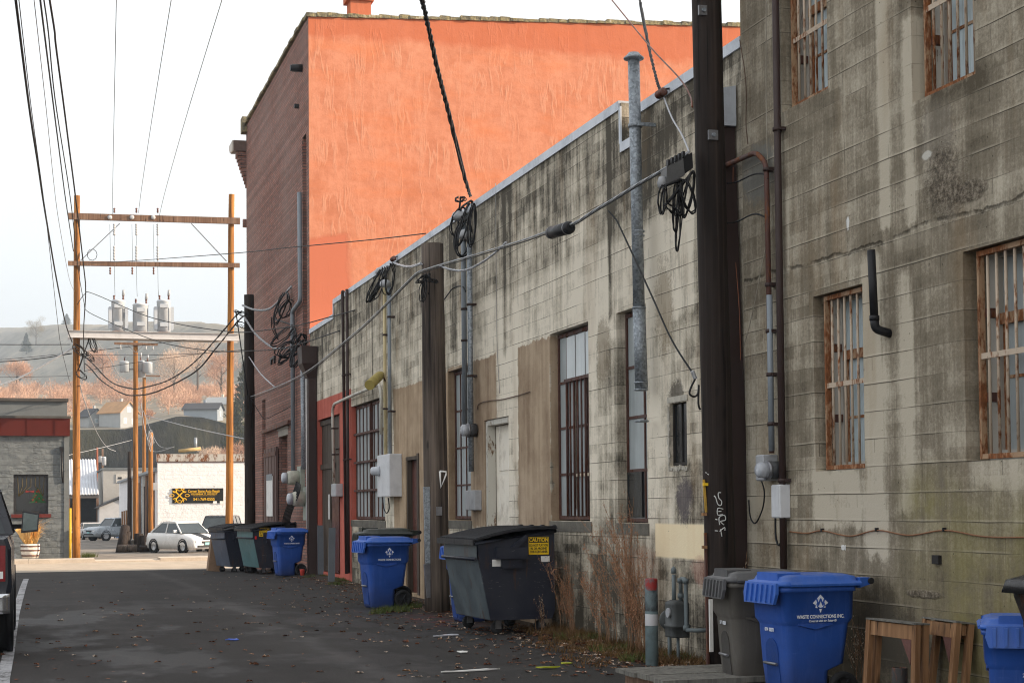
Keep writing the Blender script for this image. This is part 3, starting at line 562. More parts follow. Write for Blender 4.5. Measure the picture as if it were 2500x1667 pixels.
def barred_window(s0, s1, z0, z1, label, rail, sashrail, mid, sill_dirt=True, seed=0):
    "reveal, timber jamb board, old sash with panes, and a rusted steel grille set near the wall face"
    r = random.Random(seed)
    D = XR+.20
    mb = MB(); jw = .17
    mb.box((D, s1-jw, z0), (D+.06, s1-.004, z1-.004)); mb.box((D, s0+.004, z0), (D+.06, s0+.05, z1-.004)); mb.box((D, s0+.05, z1-.06), (D+.06, s1-jw, z1-.004)); mb.box((D, s0+.05, z0+.002), (D+.06, s1-jw, z0+.08))
    w = mb.build('window', rusty('old_window_timber', (.42, .395, .35), (.22, .13, .08), .12, .8, 9) if 'old_window_timber' not in bpy.data.materials else bpy.data.materials['old_window_timber'], RB); w['label'] = label
    mb = MB(); mb.box((D+.002, s0+.05, sashrail-.05), (D+.05, s1-jw, sashrail+.035)); mb.build('meeting_rail', M_RUSTFRAME, w)
    mb = MB(); c = (s0+s1-jw+.05)/2
    mb.box((D+.03, s1-jw-.05, z0+.08), (D+.055, s1-jw, sashrail-.05)); mb.box((D+.03, s0+.05, mid-.012), (D+.055, s1-jw-.05, mid+.012)); mb.box((D+.03, s0+.05, z0+.08), (D+.055, s0+.09, sashrail-.05))
    mb.build('sash', M_RUSTFRAME, w)
    g = MB(); g.box((D+.04, s0+.03, z0+.05), (D+.046, s1-jw, z1-.02)); g.build('pane', M_BLUEGLASS if seed % 2 else M_FROST, w)
    fx = XR+.055; fw = .028
    mb = MB(); mb.box((fx, s0+.012, z0+.012), (fx+.05, s0+.012+fw, z1-.01)); mb.box((fx, s1-.10-fw, z0+.012), (fx+.05, s1-.10, z1-.01)); mb.box((fx, s0+.012+fw, z0+.012), (fx+.05, s1-.10-fw, z0+.05)); mb.box((fx, s0+.012+fw, z1-.05), (fx+.05, s1-.10-fw, z1-.01))
    gr = mb.build('grille', M_RUSTFRAME, w)
    a, b = s0+.04, s1-.13; n = 6
    bars(gr, fx+.028, [lerp(a, b, (i+.75)/(n+.4)) for i in range(n)], z0+.05, z1-.05, .0125, M_RUSTBAR, (rail,), s0+.012, s1-.10)
    for z in (lerp(z0, z1, .30), lerp(z0, z1, .70)): MB().box((fx+.05, s1-.165, z-.035), (D-.002, s1-.105, z+.035)).build('fixing_block', M_RUSTPIPE, gr)
    return w
barred_window(12.58, 13.50, 1.95, 3.54, 'lower barred window beside the brown downpipe', 2.72, 3.00, 2.43, seed=1)
barred_window(10.07, 11.00, 1.97, 3.57, 'lower barred window at the right edge, greenish glass', 2.76, 3.05, 2.6, seed=2)
barred_window(13.15, 14.08, 5.37, 6.96, 'upper barred window beside the brown downpipe', 6.02, 6.3, 5.85, seed=3)
barred_window(10.78, 11.70, 4.89, 6.50, 'upper barred window at the right, pale blue panes', 5.62, 6.05, 5.42, seed=5)
barred_window(7.2, 8.1, 1.97, 3.57, 'barred window nearest the viewer', 2.76, 3.05, 2.6, seed=2)
barred_window(7.2, 8.1, 4.89, 6.50, 'upper barred window nearest the viewer', 5.62, 6.05, 5.42, seed=5)
# small marks on this wall: dark square and stencilled white marks
o = MB().box((XR-.03, 11.38, 1.175), (XR+.005, 11.48, 1.245)).build('dark_wall_square', simple('near_black', (.02, .017, .015), .7), RB)
text_mesh('001', .055, 'stencil_mark', M_WHITE, RB, (XR-.003, 12.98, 1.27), (0, -1, 0), (0, 0, 1), .001, bold=.004)
# ------------------------------------------------------------------ brick building with the orange stuccoed side
BB = thing('brick_building', 'tall old red brick building with bright orange stuccoed side wall', 'building', (W, 48, -.2))
YB, YE = 41.60, 54.2
zt = ony(1807, 66, YB); print('stucco right top', zt)
xr = 19.5; zr = 14.33+(zt.z-14.33)*(xr-W)/(zt.x-W)
mb = MB(); b0 = .35
mb.loft([[(W, YB-.03, -1), (xr, YB-.03, -1), (xr, YB-.03, zr), (W, YB-.03, 14.33)], [(W, YB+.012, -1), (xr, YB+.012, -1), (xr, YB+.012, zr), (W, YB+.012, 14.33)]])
sw = mb.build('stucco_wall', M_STUCCO, BB)
HBk = [(45.4, 47.0, -.5, 3.9), (42.0, 42.65, 5.2, 11.4), (49.8, 50.55, -.5, 5.0)]
mb = MB(); solid_wall(mb, [YB+.014, YE]+[q for h in HBk for q in h[:2]], [-1, 14.35]+[q for h in HBk for q in h[2:]], lambda s, z: not any(a < s < b and c < z < d for a, b, c, d in HBk), alley(W), 0, .4)
mb.box((W+.4, YB+.014, -1), (xr, YB+.35, 14.2))
for a, b, c, dd_ in HBk: mb.box((W+.22, a, c), (W+.3, b, dd_))
mb.build('wall', M_BRICK, BB)
mb = MB(); XM, YM = 11.5, 49.0                      # street block; unseen rear wing cut back so its shadow clears the street
for a, b in (((W+.4, YE-.4, -1), (XM, YE, 14.3)), ((XM-.4, YM, -1), (XM, YE-.401, 14.3)), ((XM, YM-.4, -1), (xr, YM, 13.6)), ((xr-.4, YB+.4, -1), (xr, YM-.401, zr))): mb.box(a, b)
mb.build('unseen_rear_walls', M_BRICK, BB)
mb = MB(); mb.box((W+.4, YB+.36, 13.2), (XM-.401, YE-.4, 13.35)); mb.box((XM-.4, YB+.36, 13.0), (xr-.4, YM-.4, 13.19)); mb.build('roof', simple('tar_roof', (.06, .055, .05), .9), BB)
mb = MB(); r = random.Random(5)      # crumbling lichen-covered coping
N = 46
for i in range(N):
    a, b = W-.06+(xr-W)*i/N, W-.06+(xr-W)*(i+1)/N; z = lerp(14.35, zr+.02, i/N); q = r.uniform(0, .035)
    mb.box((a, YB-.05-q, z-.03), (b-.004, YB+.4, z+.06+r.uniform(-.02, .03)))
for i in range(24):
    a, b = lerp(YB+.4, YE-.3, i/24), lerp(YB+.4, YE-.3, (i+1)/24); q = r.uniform(0, .02); mb.box((W-.07-q, a, 14.36), (W+.42, b-.003, 14.44+r.uniform(-.015, .02)))
mb.box((W-.16, YE-.28, 14.1), (W+.45, YE+.2, 14.6)); mb.build('coping', M_CAP, BB)
# chimney
c = ony(879, 20, YB+.1); cx0 = c.x
mb = MB(); mb.box((cx0-.27, YB-.004, 14.1), (cx0+.27, YB+.5, 15.0)); mb.box((cx0-.36, YB-.06, 14.86), (cx0+.34, YB+.55, 15.02)); mb.box((cx0-.33, YB-.03, 15.02), (cx0+.31, YB+.52, 15.7)); mb.build('chimney', M_STUCCO, BB)
# cornice return at the far corner
mb = MB(); mb.prism([(YE-.05, 13.85), (YE+.95, 13.85), (YE+.95, 13.72), (YE+.75, 13.55), (YE-.05, 13.5)], W-.42, W+4.4, 'x'); cn = mb.build('cornice', simple('brown_sheet_metal', (.13, .085, .07), .5, .1), BB)
mb = MB(); mb.prism([(YE-.04, 13.84), (YE+.9, 13.84), (YE+.9, 13.7), (YE+.7, 13.56), (YE+.2, 13.5), (YE-.04, 13.5)], W-.46, W-.424, 'x'); mb.build('cornice_end', simple('sunlit_gutter_end', (.5, .44, .38), .5), cn)  # end face painted pale to carry the sunlight on it
mb = MB()
for i in range(9): mb.box((W-.30+i*.034, YE-.0+.002, 13.46-.13*(i+1)), (W+4, YE+.5-i*.05, 13.48-.13*i))
mb.box((W-.10, YE+.004, 11.0), (W+.3, YE+.22, 11.25)); mb.build('corbel', M_BRICK, cn)
# sliding timber door, lintels, blocked doorway, notice, small irons
M_SLIDE = wood_pole('sliding_door_boards', (.11, .065, .055), (.19, .13, .115))
mb = MB()
for i in range(8): a = 47.02+i*.31; mb.box((W-.09-.01*(i % 2), a+.006, -.1), (W-.03, a+.30, 3.45))
sd = mb.build('sliding_door', M_SLIDE, BB); mb = MB(); mb.box((W-.115, 47.05, 3.2), (W-.10, 49.5, 3.32)); mb.box((W-.115, 47.05, .3), (W-.10, 49.5, .42)); mb.build('strap', M_RUSTPIPE, sd)
mb = MB(); mb.box((W-.13, 47.5, 1.45), (W-.117, 48.75, 2.62)); nt = mb.build('notice', M_WHITE, sd); mb = MB(); mb.box((W-.137, 47.55, 2.5), (W-.131, 48.7, 2.68)); mb.build('notice_edge', M_PVC, nt)
mb = MB(); mb.bar((W-.09, 44.4, 4.02), (W-.09, 49.7, 3.98), .12, .10); mb.build('door_track', M_RUSTPIPE, BB)
mb = MB(); mb.box((W-.03, 45.2, 3.9), (W+.02, 47.2, 4.0)); mb.box((W-.012, 45.3, 3.72), (W+.2, 47.1, 3.9)); mb.build('lintel', simple('pale_lintel', (.36, .33, .29), .9), BB)
mb = MB(); mb.box((W-.05, 47.6, 6.05), (W+.01, 48.5, 6.12)); mb.box((W-.05, 47.65, 5.9), (W+.01, 47.75, 6.05)); mb.box((W-.05, 48.3, 5.92), (W+.01, 48.4, 6.05)); mb.build('iron_bracket', M_BLACK, BB)
p = onx(738, 167); mb = MB(); mb.cyl((W+.02, p.y, p.z), (W-.26, p.y+.05, p.z), .10, 14); mb.cyl((W-.25, p.y+.05, p.z), (W-.31, p.y+.05, p.z), .085, 14); mb.build('scupper_pipe', M_BLACK, BB)
p = onx(729, 260); mb = MB(); mb.box((W-.12, p.y-.06, p.z-.05), (W+.01, p.y+.06, p.z+.05)); mb.build('anchor', M_BLACK, BB)
# ------------------------------------------------------------------ wheeled refuse carts (local: front = -y, +x side towards the viewer once turned)
def rrect(x0, x1, y0, y1, r, z, n=4):
    pts = []
    for cx, cy, a0 in ((x1-r, y1-r, 0), (x0+r, y1-r, 90), (x0+r, y0+r, 180), (x1-r, y0+r, 270)):
        for k in range(n+1):
            a = math.radians(a0+90*k/n); pts.append((cx+r*math.cos(a), cy+r*math.sin(a), z))
    return pts
def cart_plastic(name, c, grime=(.05, .045, .04)):
    t = NT(name, .42, 0, .45); P = t.pos(); a = t.noise(P, 3.2, 6, .65); b = t.noise(t.vmul(P, (9, 9, 1)), 2, 5, .7); g = t.noise(P, 140, 2, .6)
    col = t.mix(t.mul(t.rng(a, .48, .7), .35), c, tuple(x*.5 for x in c)); col = t.mix(t.mul(t.rng(b, .52, .70), .30), col, tuple(min(1, x*1.25+.06) for x in c))
    sc = t.noise(t.vmul(P, (3, 3, 40)), 1.3, 4, .75); col = t.mix(t.mul(t.rng(sc, .66, .72), .35), col, tuple(min(1, x*1.4+.10) for x in c)); z = t.sep(P)[2]
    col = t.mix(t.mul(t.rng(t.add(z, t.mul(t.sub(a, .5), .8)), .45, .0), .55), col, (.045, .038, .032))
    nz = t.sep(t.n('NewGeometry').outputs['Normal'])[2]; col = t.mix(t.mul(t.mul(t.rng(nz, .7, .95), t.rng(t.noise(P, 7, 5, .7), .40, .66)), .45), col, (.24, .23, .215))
    return t.out(col, t.rng(a, .3, .7, .36, .6), t.bump(t.add(g, t.mul(a, .6)), .14, .004))
M_BLUE = cart_plastic('blue_cart_plastic', (.022, .085, .37)); M_BLUELID = cart_plastic('blue_lid_plastic', (.030, .115, .46)); M_GREYCART = cart_plastic('grey_cart_plastic', (.115, .105, .092)); M_GREYLID = cart_plastic('grey_lid_plastic', (.085, .085, .088))
M_DKGREEN = cart_plastic('dark_green_cart_plastic', (.018, .024, .019)); M_LOGO = simple('white_print', (.72, .75, .80), .5, 0, .1, 8, .05)
def cart(label, loc, body, lid, k=1.0, rz=-math.pi/2, logo=None, serial=None, group='wheeled refuse carts along the wall', lid_open=0):
    t = thing('wheelie_bin', label, 'bin', (0, 0, 0), group)
    S = Matrix.Diagonal((k, k, k, 1))
    mb = MB()
    L = [(-.21, .21, -.26, .10, .05, .0), (-.23, .23, -.285, .11, .06, .04), (-.255, .255, -.31, .12, .07, .30), (-.262, .262, -.315, .27, .07, .36), (-.285, .285, -.335, .315, .08, .70), (-.288, .288, -.34, .318, .08, .715), (-.318, .318, -.365, .345, .085, .76), (-.325, .325, -.372, .352, .085, 1.0), (-.345, .345, -.395, .37, .09, 1.005), (-.345, .345, -.395, .37, .09, 1.05)]
    mb.loft([rrect(a, b, c, d, r, z) for a, b, c, d, r, z in L], smooth=True, M=S)
    # moulded ledges each side and an arched pocket round the wheel
    for sx in (-1, 1):
        mb.loft([[(sx*(.262+dx), y, z) for y, z in ((-.22, .70+dz), (-.05, .66+dz), (.12, .70+dz), (.12, .735-dz), (-.22, .735-dz))] for dx, dz in ((0, 0), (.042, .012))], M=S)
    b = mb.build('body', body, t)
    for p in b.data.polygons: pass
    mb = MB()
    mb.loft([[(x*.0+dx, -.345-.0, z) for dx, z in ()] for _ in ()], M=S) if False else None
    # lifting pocket: recess shade painted as a darker panel; steel bar in front
    pk = MB(); pts = [(-.125, .06), (.125, .06), (.115, .47)]+[(.115*math.cos(math.radians(a)), .47+.115*math.sin(math.radians(a))) for a in range(20, 180, 20)]+[(-.115, .47)]
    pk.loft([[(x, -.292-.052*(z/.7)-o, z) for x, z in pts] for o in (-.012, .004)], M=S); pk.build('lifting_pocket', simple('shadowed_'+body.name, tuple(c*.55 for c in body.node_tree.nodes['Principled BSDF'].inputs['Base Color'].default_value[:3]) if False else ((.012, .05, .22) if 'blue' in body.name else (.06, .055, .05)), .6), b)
    rb = MB(); rb.cyl((-.12*k, -.345*k, .36*k), (.12*k, -.345*k, .36*k), .013*k, 10); rb.build('lifting_bar', M_STEEL, b)
    mb = MB()
    mb.loft([rrect(a, c, d, e, r, z) for a, c, d, e, r, z in ((-.352, .352, -.41, .385, .09, 1.052), (-.358, .358, -.42, .39, .09, 1.065), (-.355, .355, -.415, .39, .09, 1.09), (-.325, .325, -.365, .385, .08, 1.10), (-.31, .31, -.35, .38, .08, 1.135), (-.25, .25, -.27, .30, .08, 1.155))], smooth=True, M=S)
    # front skirt with ribs
    pr = [(-.30, 1.085), (.30, 1.085), (.315, .99), (.285, .90), (-.285, .90), (-.315, .99)]
    mb.loft([[(x, y-(1.085-z)*.12, z) for x, z in pr] for y in (-.405, -.435)], M=S)
    for i in range(6):
        x = -.24+i*.096; mb.loft([[(x+dx, yy-(1.085-z)*.12, z) for dx, z in ((-.016, 1.07), (.016, 1.07), (.012, .915), (-.012, .915))] for yy in (-.434, -.452)], M=S)
    # grip hood above the skirt
    mb.loft([[(x*f, y, z) for x, y in ((-.2, -.365), (.2, -.365), (.17, -.12), (-.17, -.12))] for f, z in ((1, 1.10), (1, 1.165), (.9, 1.172))], M=S)
    # side rolls of the lid and hinge shoulders
    for sx in (-1, 1):
        mb.loft([[(sx*x, y, z) for x, z in ((.30, 1.055), (.372, 1.055), (.375, 1.075), (.35, 1.095), (.30, 1.095))] for y in (-.32, .38)], M=S)
        mb.loft([[(sx*x, .385, z) for x, z in ((.16, 1.03), (.33, 1.03), (.33, 1.12), (.16, 1.12))], [(sx*x, .50, z) for x, z in ((.19, 1.06), (.31, 1.06), (.31, 1.12), (.19, 1.12))]], M=S)
    ld = mb.build('lid', lid, t)
    hb = MB(); hb.cyl((-.29*k, .50*k, 1.09*k), (.29*k, .50*k, 1.09*k), .018*k, 10); 
    h = hb.build('handle', lid, t)
    for sx in (-1, 1): MB().cyl((sx*.312*k, .50*k, 1.09*k), (sx*.335*k, .50*k, 1.09*k), .028*k, 12).build('end_cap', M_BLACK, h)
    for sx in (-1, 1):
        wb = MB(); wb.lathe([(.0, sx*.235*k), (.125*k, sx*.235*k), (.145*k, sx*.25*k), (.145*k, sx*.285*k), (.125*k, sx*.30*k), (.09*k, sx*.292*k), (.085*k, sx*.285*k), (.03*k, sx*.288*k), (.0, sx*.30*k)], (0, .235*k, .145*k), 22, 'x'); wh = wb.build('wheel', M_RUBBER, t)
        hbm = MB()
        for a in range(6):
            c, s_ = math.cos(a*math.pi/3), math.sin(a*math.pi/3); hbm.bar((sx*.291*k, (.235+.02*c)*k, (.145+.02*s_)*k), (sx*.291*k, (.235+.088*c)*k, (.145+.088*s_)*k), .012*k, .018*k, (1, 0, 0))
        hbm.build('spokes', M_BLACK, wh)
    MB().cyl((-.24*k, .235*k, .145*k), (.24*k, .235*k, .145*k), .012*k, 8).build('axle', M_STEEL, t)
    if logo:
        X = .3215*k; q = .062*k; z0 = .905*k; y0 = -.01*k
        lg = MB(); lg.loft([[(X+o, y0+y, z0+z) for y, z in ((-.075*k, 0), (-.045*k, -.018*k), (-.05*k, -.04*k), (-.018*k, -.045*k), (0, -.085*k), (.018*k, -.045*k), (.05*k, -.04*k), (.045*k, -.018*k), (.075*k, 0), (.04*k, .035*k), (0, .075*k), (-.04*k, .035*k))] for o in (.001, .004)]); e = lg.build('emblem', M_LOGO, b)
        text_mesh('W', .085*k, 'emblem_letter', body, e, (X+.0045, y0, z0+.006*k), (0, 1, 0), (0, 0, 1), .0015, bold=.003)
        lg = MB(); lg.tube([(X+.006, y0+.036*k*math.cos(a), z0-.012*k+.034*k*math.sin(a)) for a in [math.radians(x) for x in range(150, 400, 20)]], .006*k, 6); lg.build('emblem_ring', body, e)
        text_mesh(logo, .042*k, 'lettering', M_LOGO, b, (X+.001, y0, .785*k), (0, 1, 0), (0, 0, 1), .002, squash=.86, bold=.0012)
        if serial: text_mesh('Connect with the Future\u00ae', .028*k, 'motto', M_LOGO, b, (X-.001, y0+.02*k, .748*k), (0, 1, .0), (-.25*0, 0, 1), .004, squash=.9, bold=.0008)
    if serial: text_mesh(serial, .046*k, 'serial_number', M_LOGO, b, (0, -.336*k-.012*k, .66*k), (1, 0, 0), (0, 0, 1), .002, squash=.8, bold=.001)
    t.location = loc; t.rotation_euler = (0, 0, rz); LOC[t.name] = Vector(loc)
    return t
cart('blue recycling cart with white diamond emblem, nearest the viewer', (6.25, 12.55, 0), M_BLUE, M_BLUELID, .93, -math.pi/2+.03, 'WASTE CONNECTIONS INC.', '07/4  00371')
cart('brown grey refuse cart beside the nearest blue cart', (6.22, 13.4, 0), M_GREYCART, M_GREYLID, .93, -math.pi/2-.10, None, '517   00280')
cart('bright blue cart standing in front of a dark green cart', (5.70, 26.95, 0), M_BLUE, M_BLUELID, 1.02, -math.pi/2+.12, 'WASTE CONNECTIONS')
cart('dark green cart behind a bright blue cart', (5.92, 27.95, 0), M_DKGREEN, M_DKGREEN, 1.13, -math.pi/2-.06)
cart('blue cart squeezed behind the big navy dumpster', (6.26, 23.2, 0), M_BLUE, M_BLUELID, 1.0, -math.pi/2)
cart('blue cart in front of the teal dumpster', (6.22, 40.9, 0), M_BLUE, M_BLUELID, 1.02, -math.pi/2+.15, 'WASTE CONNECTIONS')
cart('blue cart cut by the right edge beside a rusty tank', (6.46, 9.72, 0), M_BLUE, M_BLUELID, .77, -.55, None, '2')
# pale cart lid just showing in front of the nearest cart
# ------------------------------------------------------------------ steel dumpsters (local: front = -y)
def dumpster_paint(name, c, c2):
    t = NT(name, .5, .0, .45); P = t.pos(); a = t.noise(P, 2.5, 6, .68); b = t.noise(t.vmul(P, (5, 5, .8)), 1.5, 6, .7); s = t.noise(t.vmul(P, (1, 1, 6)), 9, 4, .7)
    col = t.mix(t.rng(a, .45, .66), c, c2); col = t.mix(t.mul(t.rng(b, .58, .66), .85), col, (.06, .03, .02)); col = t.mix(t.mul(t.rng(s, .66, .72), .6), col, (.32, .30, .27))
    return t.out(col, t.rng(a, .3, .7, .35, .65), t.bump(t.add(b, t.mul(a, .5)), .25, .008))
M_NAVY = dumpster_paint('navy_dumpster_paint', (.016, .019, .032), (.026, .028, .04)); M_TEAL = dumpster_paint('teal_dumpster_paint', (.05, .13, .14), (.10, .20, .21)); M_STEELBLUE = dumpster_paint('blue_grey_dumpster_paint', (.055, .072, .083), (.10, .125, .135))  # front paints lighter than the navy sides: light on that face put into colour
M_DULLBLUE = dumpster_paint('dull_blue_dumpster_paint', (.05, .065, .10), (.11, .13, .17)); M_DLID = simple('black_dumpster_lid', (.022, .022, .025), .48, 0, .3, 5, .15); M_YELLOW = simple('yellow_sticker', (.85, .55, .02), .5, 0, .1, 9, .03)
def dumpster(label, loc, w, front, side, rz=-math.pi/2, sticker=True, open_=0.0, decals=(), dep=1.12, sy=0):
    t = thing('dumpster', label, 'dumpster', (0, 0, 0), 'dumpsters on castors along the wall')
    h = w/2; y1 = dep/2
    prof = [(-y1+.17, .19), (y1-.04, .19), (y1, .30), (y1, 1.34), (-y1, 1.20), (-y1+.015, .98)]
    mb = MB(); mb.prism(prof, -h, h, 'x'); mb.mat = 0
    b = mb.build('body', side, t)
    fb = MB(); fb.loft([[(x, y, z) for x, y, z in ((-h+.02, -y1+.173, .20), (h-.02, -y1+.173, .20), (h-.02, -y1+.012, .98), (-h+.02, -y1+.012, .98))], [(x, y-.006, z) for x, y, z in ((-h+.02, -y1+.173, .20), (h-.02, -y1+.173, .20), (h-.02, -y1+.012, .98), (-h+.02, -y1+.012, .98))]])
    fb.loft([[(x, -y1-.004-d, z) for x, z in ((-h+.02, 1.0), (h-.02, 1.0), (h-.02, 1.19), (-h+.02, 1.19))] for d in (0, .006)]); fb.build('front_panel', front, b)  # lighter panel paints in the light falling on the front
    rim = MB(); rim.tube([(-h-.03, -y1-.03, 1.19), (h+.03, -y1-.03, 1.19), (h+.03, y1, 1.335), (-h-.03, y1, 1.335), (-h-.03, -y1-.03, 1.19)], .026, 8); rim.tube([(-h, -y1-.02, .985), (h, -y1-.02, .985)], .022, 8); rim.build('rim', side, b)
    for sx in (-1, 1):                                    # lifting sleeve on each end
        p = MB(); p.box((sx*h if sx > 0 else -h-.13, -.30, .98), (h+.10 if sx > 0 else -h, .12, 1.13)); p.box((h+.001 if sx > 0 else -h-.09, -.22, .86), (h+.06 if sx > 0 else -h-.001, .06, .975))
        p.bar((sx*(h+.04), -.14, 1.05), (sx*(h+.04), y1-.40, 1.27), .05, .06); p.build('lift_sleeve', side, t)
    for sx in (-1, 1):                                    # two lid leaves, ribbed and slightly domed
        l = MB(); x0, x1 = (.006, h+.05) if sx > 0 else (-h-.05, -.006); rows = []
        for k in range(9):
            f = k/8; y = lerp(-y1-.05, y1+.03, f); z = lerp(1.215, 1.36, f)+.05*math.sin(math.pi*f)+open_*(1-f)
            rows.append((y, z))
        vs = [(x, y, z) for y, z in rows for x in (x0, x1)]+[(x, y, z+.022) for y, z in rows for x in (x0, x1)]; n = len(rows)*2
        fs = [(2*i, 2*i+1, 2*i+3, 2*i+2) for i in range(8)]+[(n+2*i, n+2*i+2, n+2*i+3, n+2*i+1) for i in range(8)]+[(2*i, 2*i+2, n+2*i+2, n+2*i) for i in range(8)]+[(2*i+1, n+2*i+1, n+2*i+3, 2*i+3) for i in range(8)]+[(0, n, n+1, 1), (16, 17, n+17, n+16)]
        l.add(vs, fs)
        m = max(3, int((x1-x0)/.085))
        for i in range(m):
            x = lerp(x0, x1, (i+.5)/m); l.tube([(x, y, z+.028) for y, z in rows], .012, 6)
        l.box((x0, -y1-.085, rows[0][1]-.05), (x1, -y1-.065, rows[0][1]+.02)); l.build('lid', M_DLID, t)
    for i in range(4): MB().cyl((-h+.1+i*(w-.2)/3-.05, y1+.03, 1.385), (-h+.1+i*(w-.2)/3+.05, y1+.03, 1.385), .028, 10).build('hinge', M_BLACK, t)
    for sx in (-1, 1):
        for y in (-y1+.30, y1-.16):
            c = MB(); c.lathe([(.0, -.025), (.075, -.025), (.085, -.015), (.085, .015), (.075, .025), (.0, .025)], (sx*(h-.14), y, .086), 16, 'x'); cs = c.build('castor', M_RUBBER, t)
            f = MB(); f.box((sx*(h-.14)-.04, y-.03, .07), (sx*(h-.14)-.03, y+.05, .2)); f.box((sx*(h-.14)+.03, y-.03, .07), (sx*(h-.14)+.04, y+.05, .2)); f.box((sx*(h-.14)-.05, y-.04, .185), (sx*(h-.14)+.05, y+.06, .2)); f.build('fork', M_STEEL, cs)
    if sticker:
        X = h+.002; y1 -= sy; s = MB(); s.box((X, y1-.36, 1.03), (X+.003, y1-.08, 1.26)); st = s.build('caution_label', M_YELLOW, t)
        s = MB(); s.box((X+.0035, y1-.355, 1.185), (X+.0045, y1-.085, 1.255)); s.build('label_band', M_BLACK, st)
        text_mesh('CAUTION', .068, 'label_title', M_YELLOW, st, (X+.005, y1-.22, 1.22), (0, 1, 0), (0, 0, 1), .001, squash=.86, bold=.003)
        for i, tx in enumerate(('DO NOT PLAY ON,', 'IN, OR AROUND', 'THIS CONTAINER')): text_mesh(tx, .042, 'label_text', M_BLACK, st, (X+.003, y1-.22, 1.15-.042*i), (0, 1, 0), (0, 0, 1), .001, squash=.72, bold=.0012)
        y1 += sy
    for (y, z, ww, hh, mt) in decals: MB().box((h+.002, y-ww/2, z-hh/2), (h+.005, y+ww/2, z+hh/2)).build('sticker', mt, t)
    t.location = loc; t.rotation_euler = (0, 0, rz); LOC[t.name] = Vector(loc); return t
big = dumpster('big navy dumpster with ribbed black lid and yellow caution label, nearest the viewer', (6.06, 21.25, 0), 1.5, M_STEELBLUE, M_NAVY, -math.pi/2+.05, True, 0, ((-.27, .93, .13, .09, M_WHITE), (.40, .97, .12, .075, M_WHITE)), 1.06)
MB().box((-.70, -.53, .84), (-.58, -.516, .98)).build('front_notice', M_WHITE, big)
dumpster('dumpster with pale teal front and yellow caution label', (6.2, 44.8, -.1), 1.9, M_TEAL, M_NAVY, -math.pi/2+.1, True, 0, ((-.50, 1.0, .05, .08, simple('red_sticker', (.6, .02, .02), .5)),), 1.14, .62)
dumpster('scuffed blue dumpster, farthest of the three, with a gaping lid', (5.72, 47.6, -.16), 1.5, M_DULLBLUE, M_NAVY, -math.pi/2+.16, False, .06, (), 1.05)
def front_decal(d, dep, x, z, w, h, m):
    o = MB(); y = lambda zz: -dep/2+.17-(zz-.20)/.78*.155-.008
    o.loft([[(x-w/2, y(zz)-k, zz) if s < 0 else (x+w/2, y(zz)-k, zz) for s, zz in ((-1, z-h/2), (1, z-h/2), (1, z+h/2), (-1, z+h/2))] for k in (0, .004)]); o.build('sticker', m, d)
dl = [o for o in bpy.data.objects if o.name.startswith('dumpster') and o.parent is None]
front_decal(dl[1], 1.14, .45, .72, .22, .5, M_WHITE); front_decal(dl[1], 1.14, .25, .75, .16, .42, simple('red_sticker', (.6, .02, .02), .5)); front_decal(dl[2], 1.05, .2, .74, .22, .40, simple('torn_label', (.36, .35, .31), .8, 0, .4, 14))
# ------------------------------------------------------------------ cardboard, boards, litter
M_CARD = simple('brown_cardboard', (.24, .155, .10), .9, 0, .2, 3, .1)
def boxthing():
    t = thing('cardboard_box', 'tall flattened brown cardboard box leaning beside the farthest dumpster', 'box', (5.22, 48.9, -.15))
    mb = MB(); R = Matrix.Translation((5.22, 48.9, -.15)) @ Matrix.Rotation(.12, 4, 'Y')
    mb.box((-.18, -.25, 0), (.28, .25, 1.0), R); mb.build('carton', M_CARD, t); f = MB(); f.box((-.18, -.26, 1.002), (.02, .26, 1.012), R); f.build('flap', M_CARD, t)
boxthing()
M_SLATE = simple('grey_plastic_board', (.115, .125, .14), .6, 0, .15, 4, .1)
for (x0, y0, x1, y1, lab, ww) in ((783, 1402, 782, 1282, 'grey board leaning on the red doorway, left of the pair', .145), (809, 1420, 811, 1288, 'grey board leaning on the red doorway, right of the pair', .145)):
    p = onz(x0, y0, .05); q = ony(x1, y1, p.y+.25); mb = MB(); mb.bar(p, q, ww, .045, (0, 1, 0)); tag(mb.build('board', M_SLATE), lab, 'board', 'grey boards by the red doorway')
p = onz(738, 1404, .06); mb = MB(); mb.lathe([(.0, 0), (.045, 0), (.062, .14), (.066, .145), (.0, .15)], (p.x, p.y, p.z), 14, 'z'); cup = mb.build('paper_cup', simple('red_white_cup', (.72, .10, .08), .5)); tag(cup, 'red paper cup lying by the weeds near the far blue cart', 'cup'); cup.rotation_euler = (0, 0, 0)
def scrap(px, py, w, d, rz, mat, lab, name='paper_scrap', cat='litter'):
    p = onz(px, py, 0); r = random.Random(int(px)); mb = MB(); n = 10; top = []; bot = []
    for i in range(n):
        a = 2*math.pi*i/n; k = r.uniform(.75, 1.1); x, y = math.copysign(abs(math.cos(a))**.5, math.cos(a))*w/2*k, math.copysign(abs(math.sin(a))**.5, math.sin(a))*d/2*k
        X, Y = x*math.cos(rz)-y*math.sin(rz), x*math.sin(rz)+y*math.cos(rz); zz = .012+r.uniform(0, .012); top.append((p.x+X, p.y+Y, zz+.004)); bot.append((p.x+X, p.y+Y, zz-.006))
    mb.loft([bot, top]); tag(mb.build(name, mat), lab, cat)
scrap(1147, 1639, .62, .06, .10, M_WHITE, 'white painted stick lying on the asphalt', 'stick', 'stick')
scrap(1085, 1553, .42, .09, .25, simple('grey_paper', (.42, .43, .47), .8), 'crumpled pale grey paper strip near the big dumpster')
scrap(567, 1563, .16, .12, .1, simple('blue_wrapper', (.08, .16, .62), .5), 'blue wrapper lying on the alley asphalt')
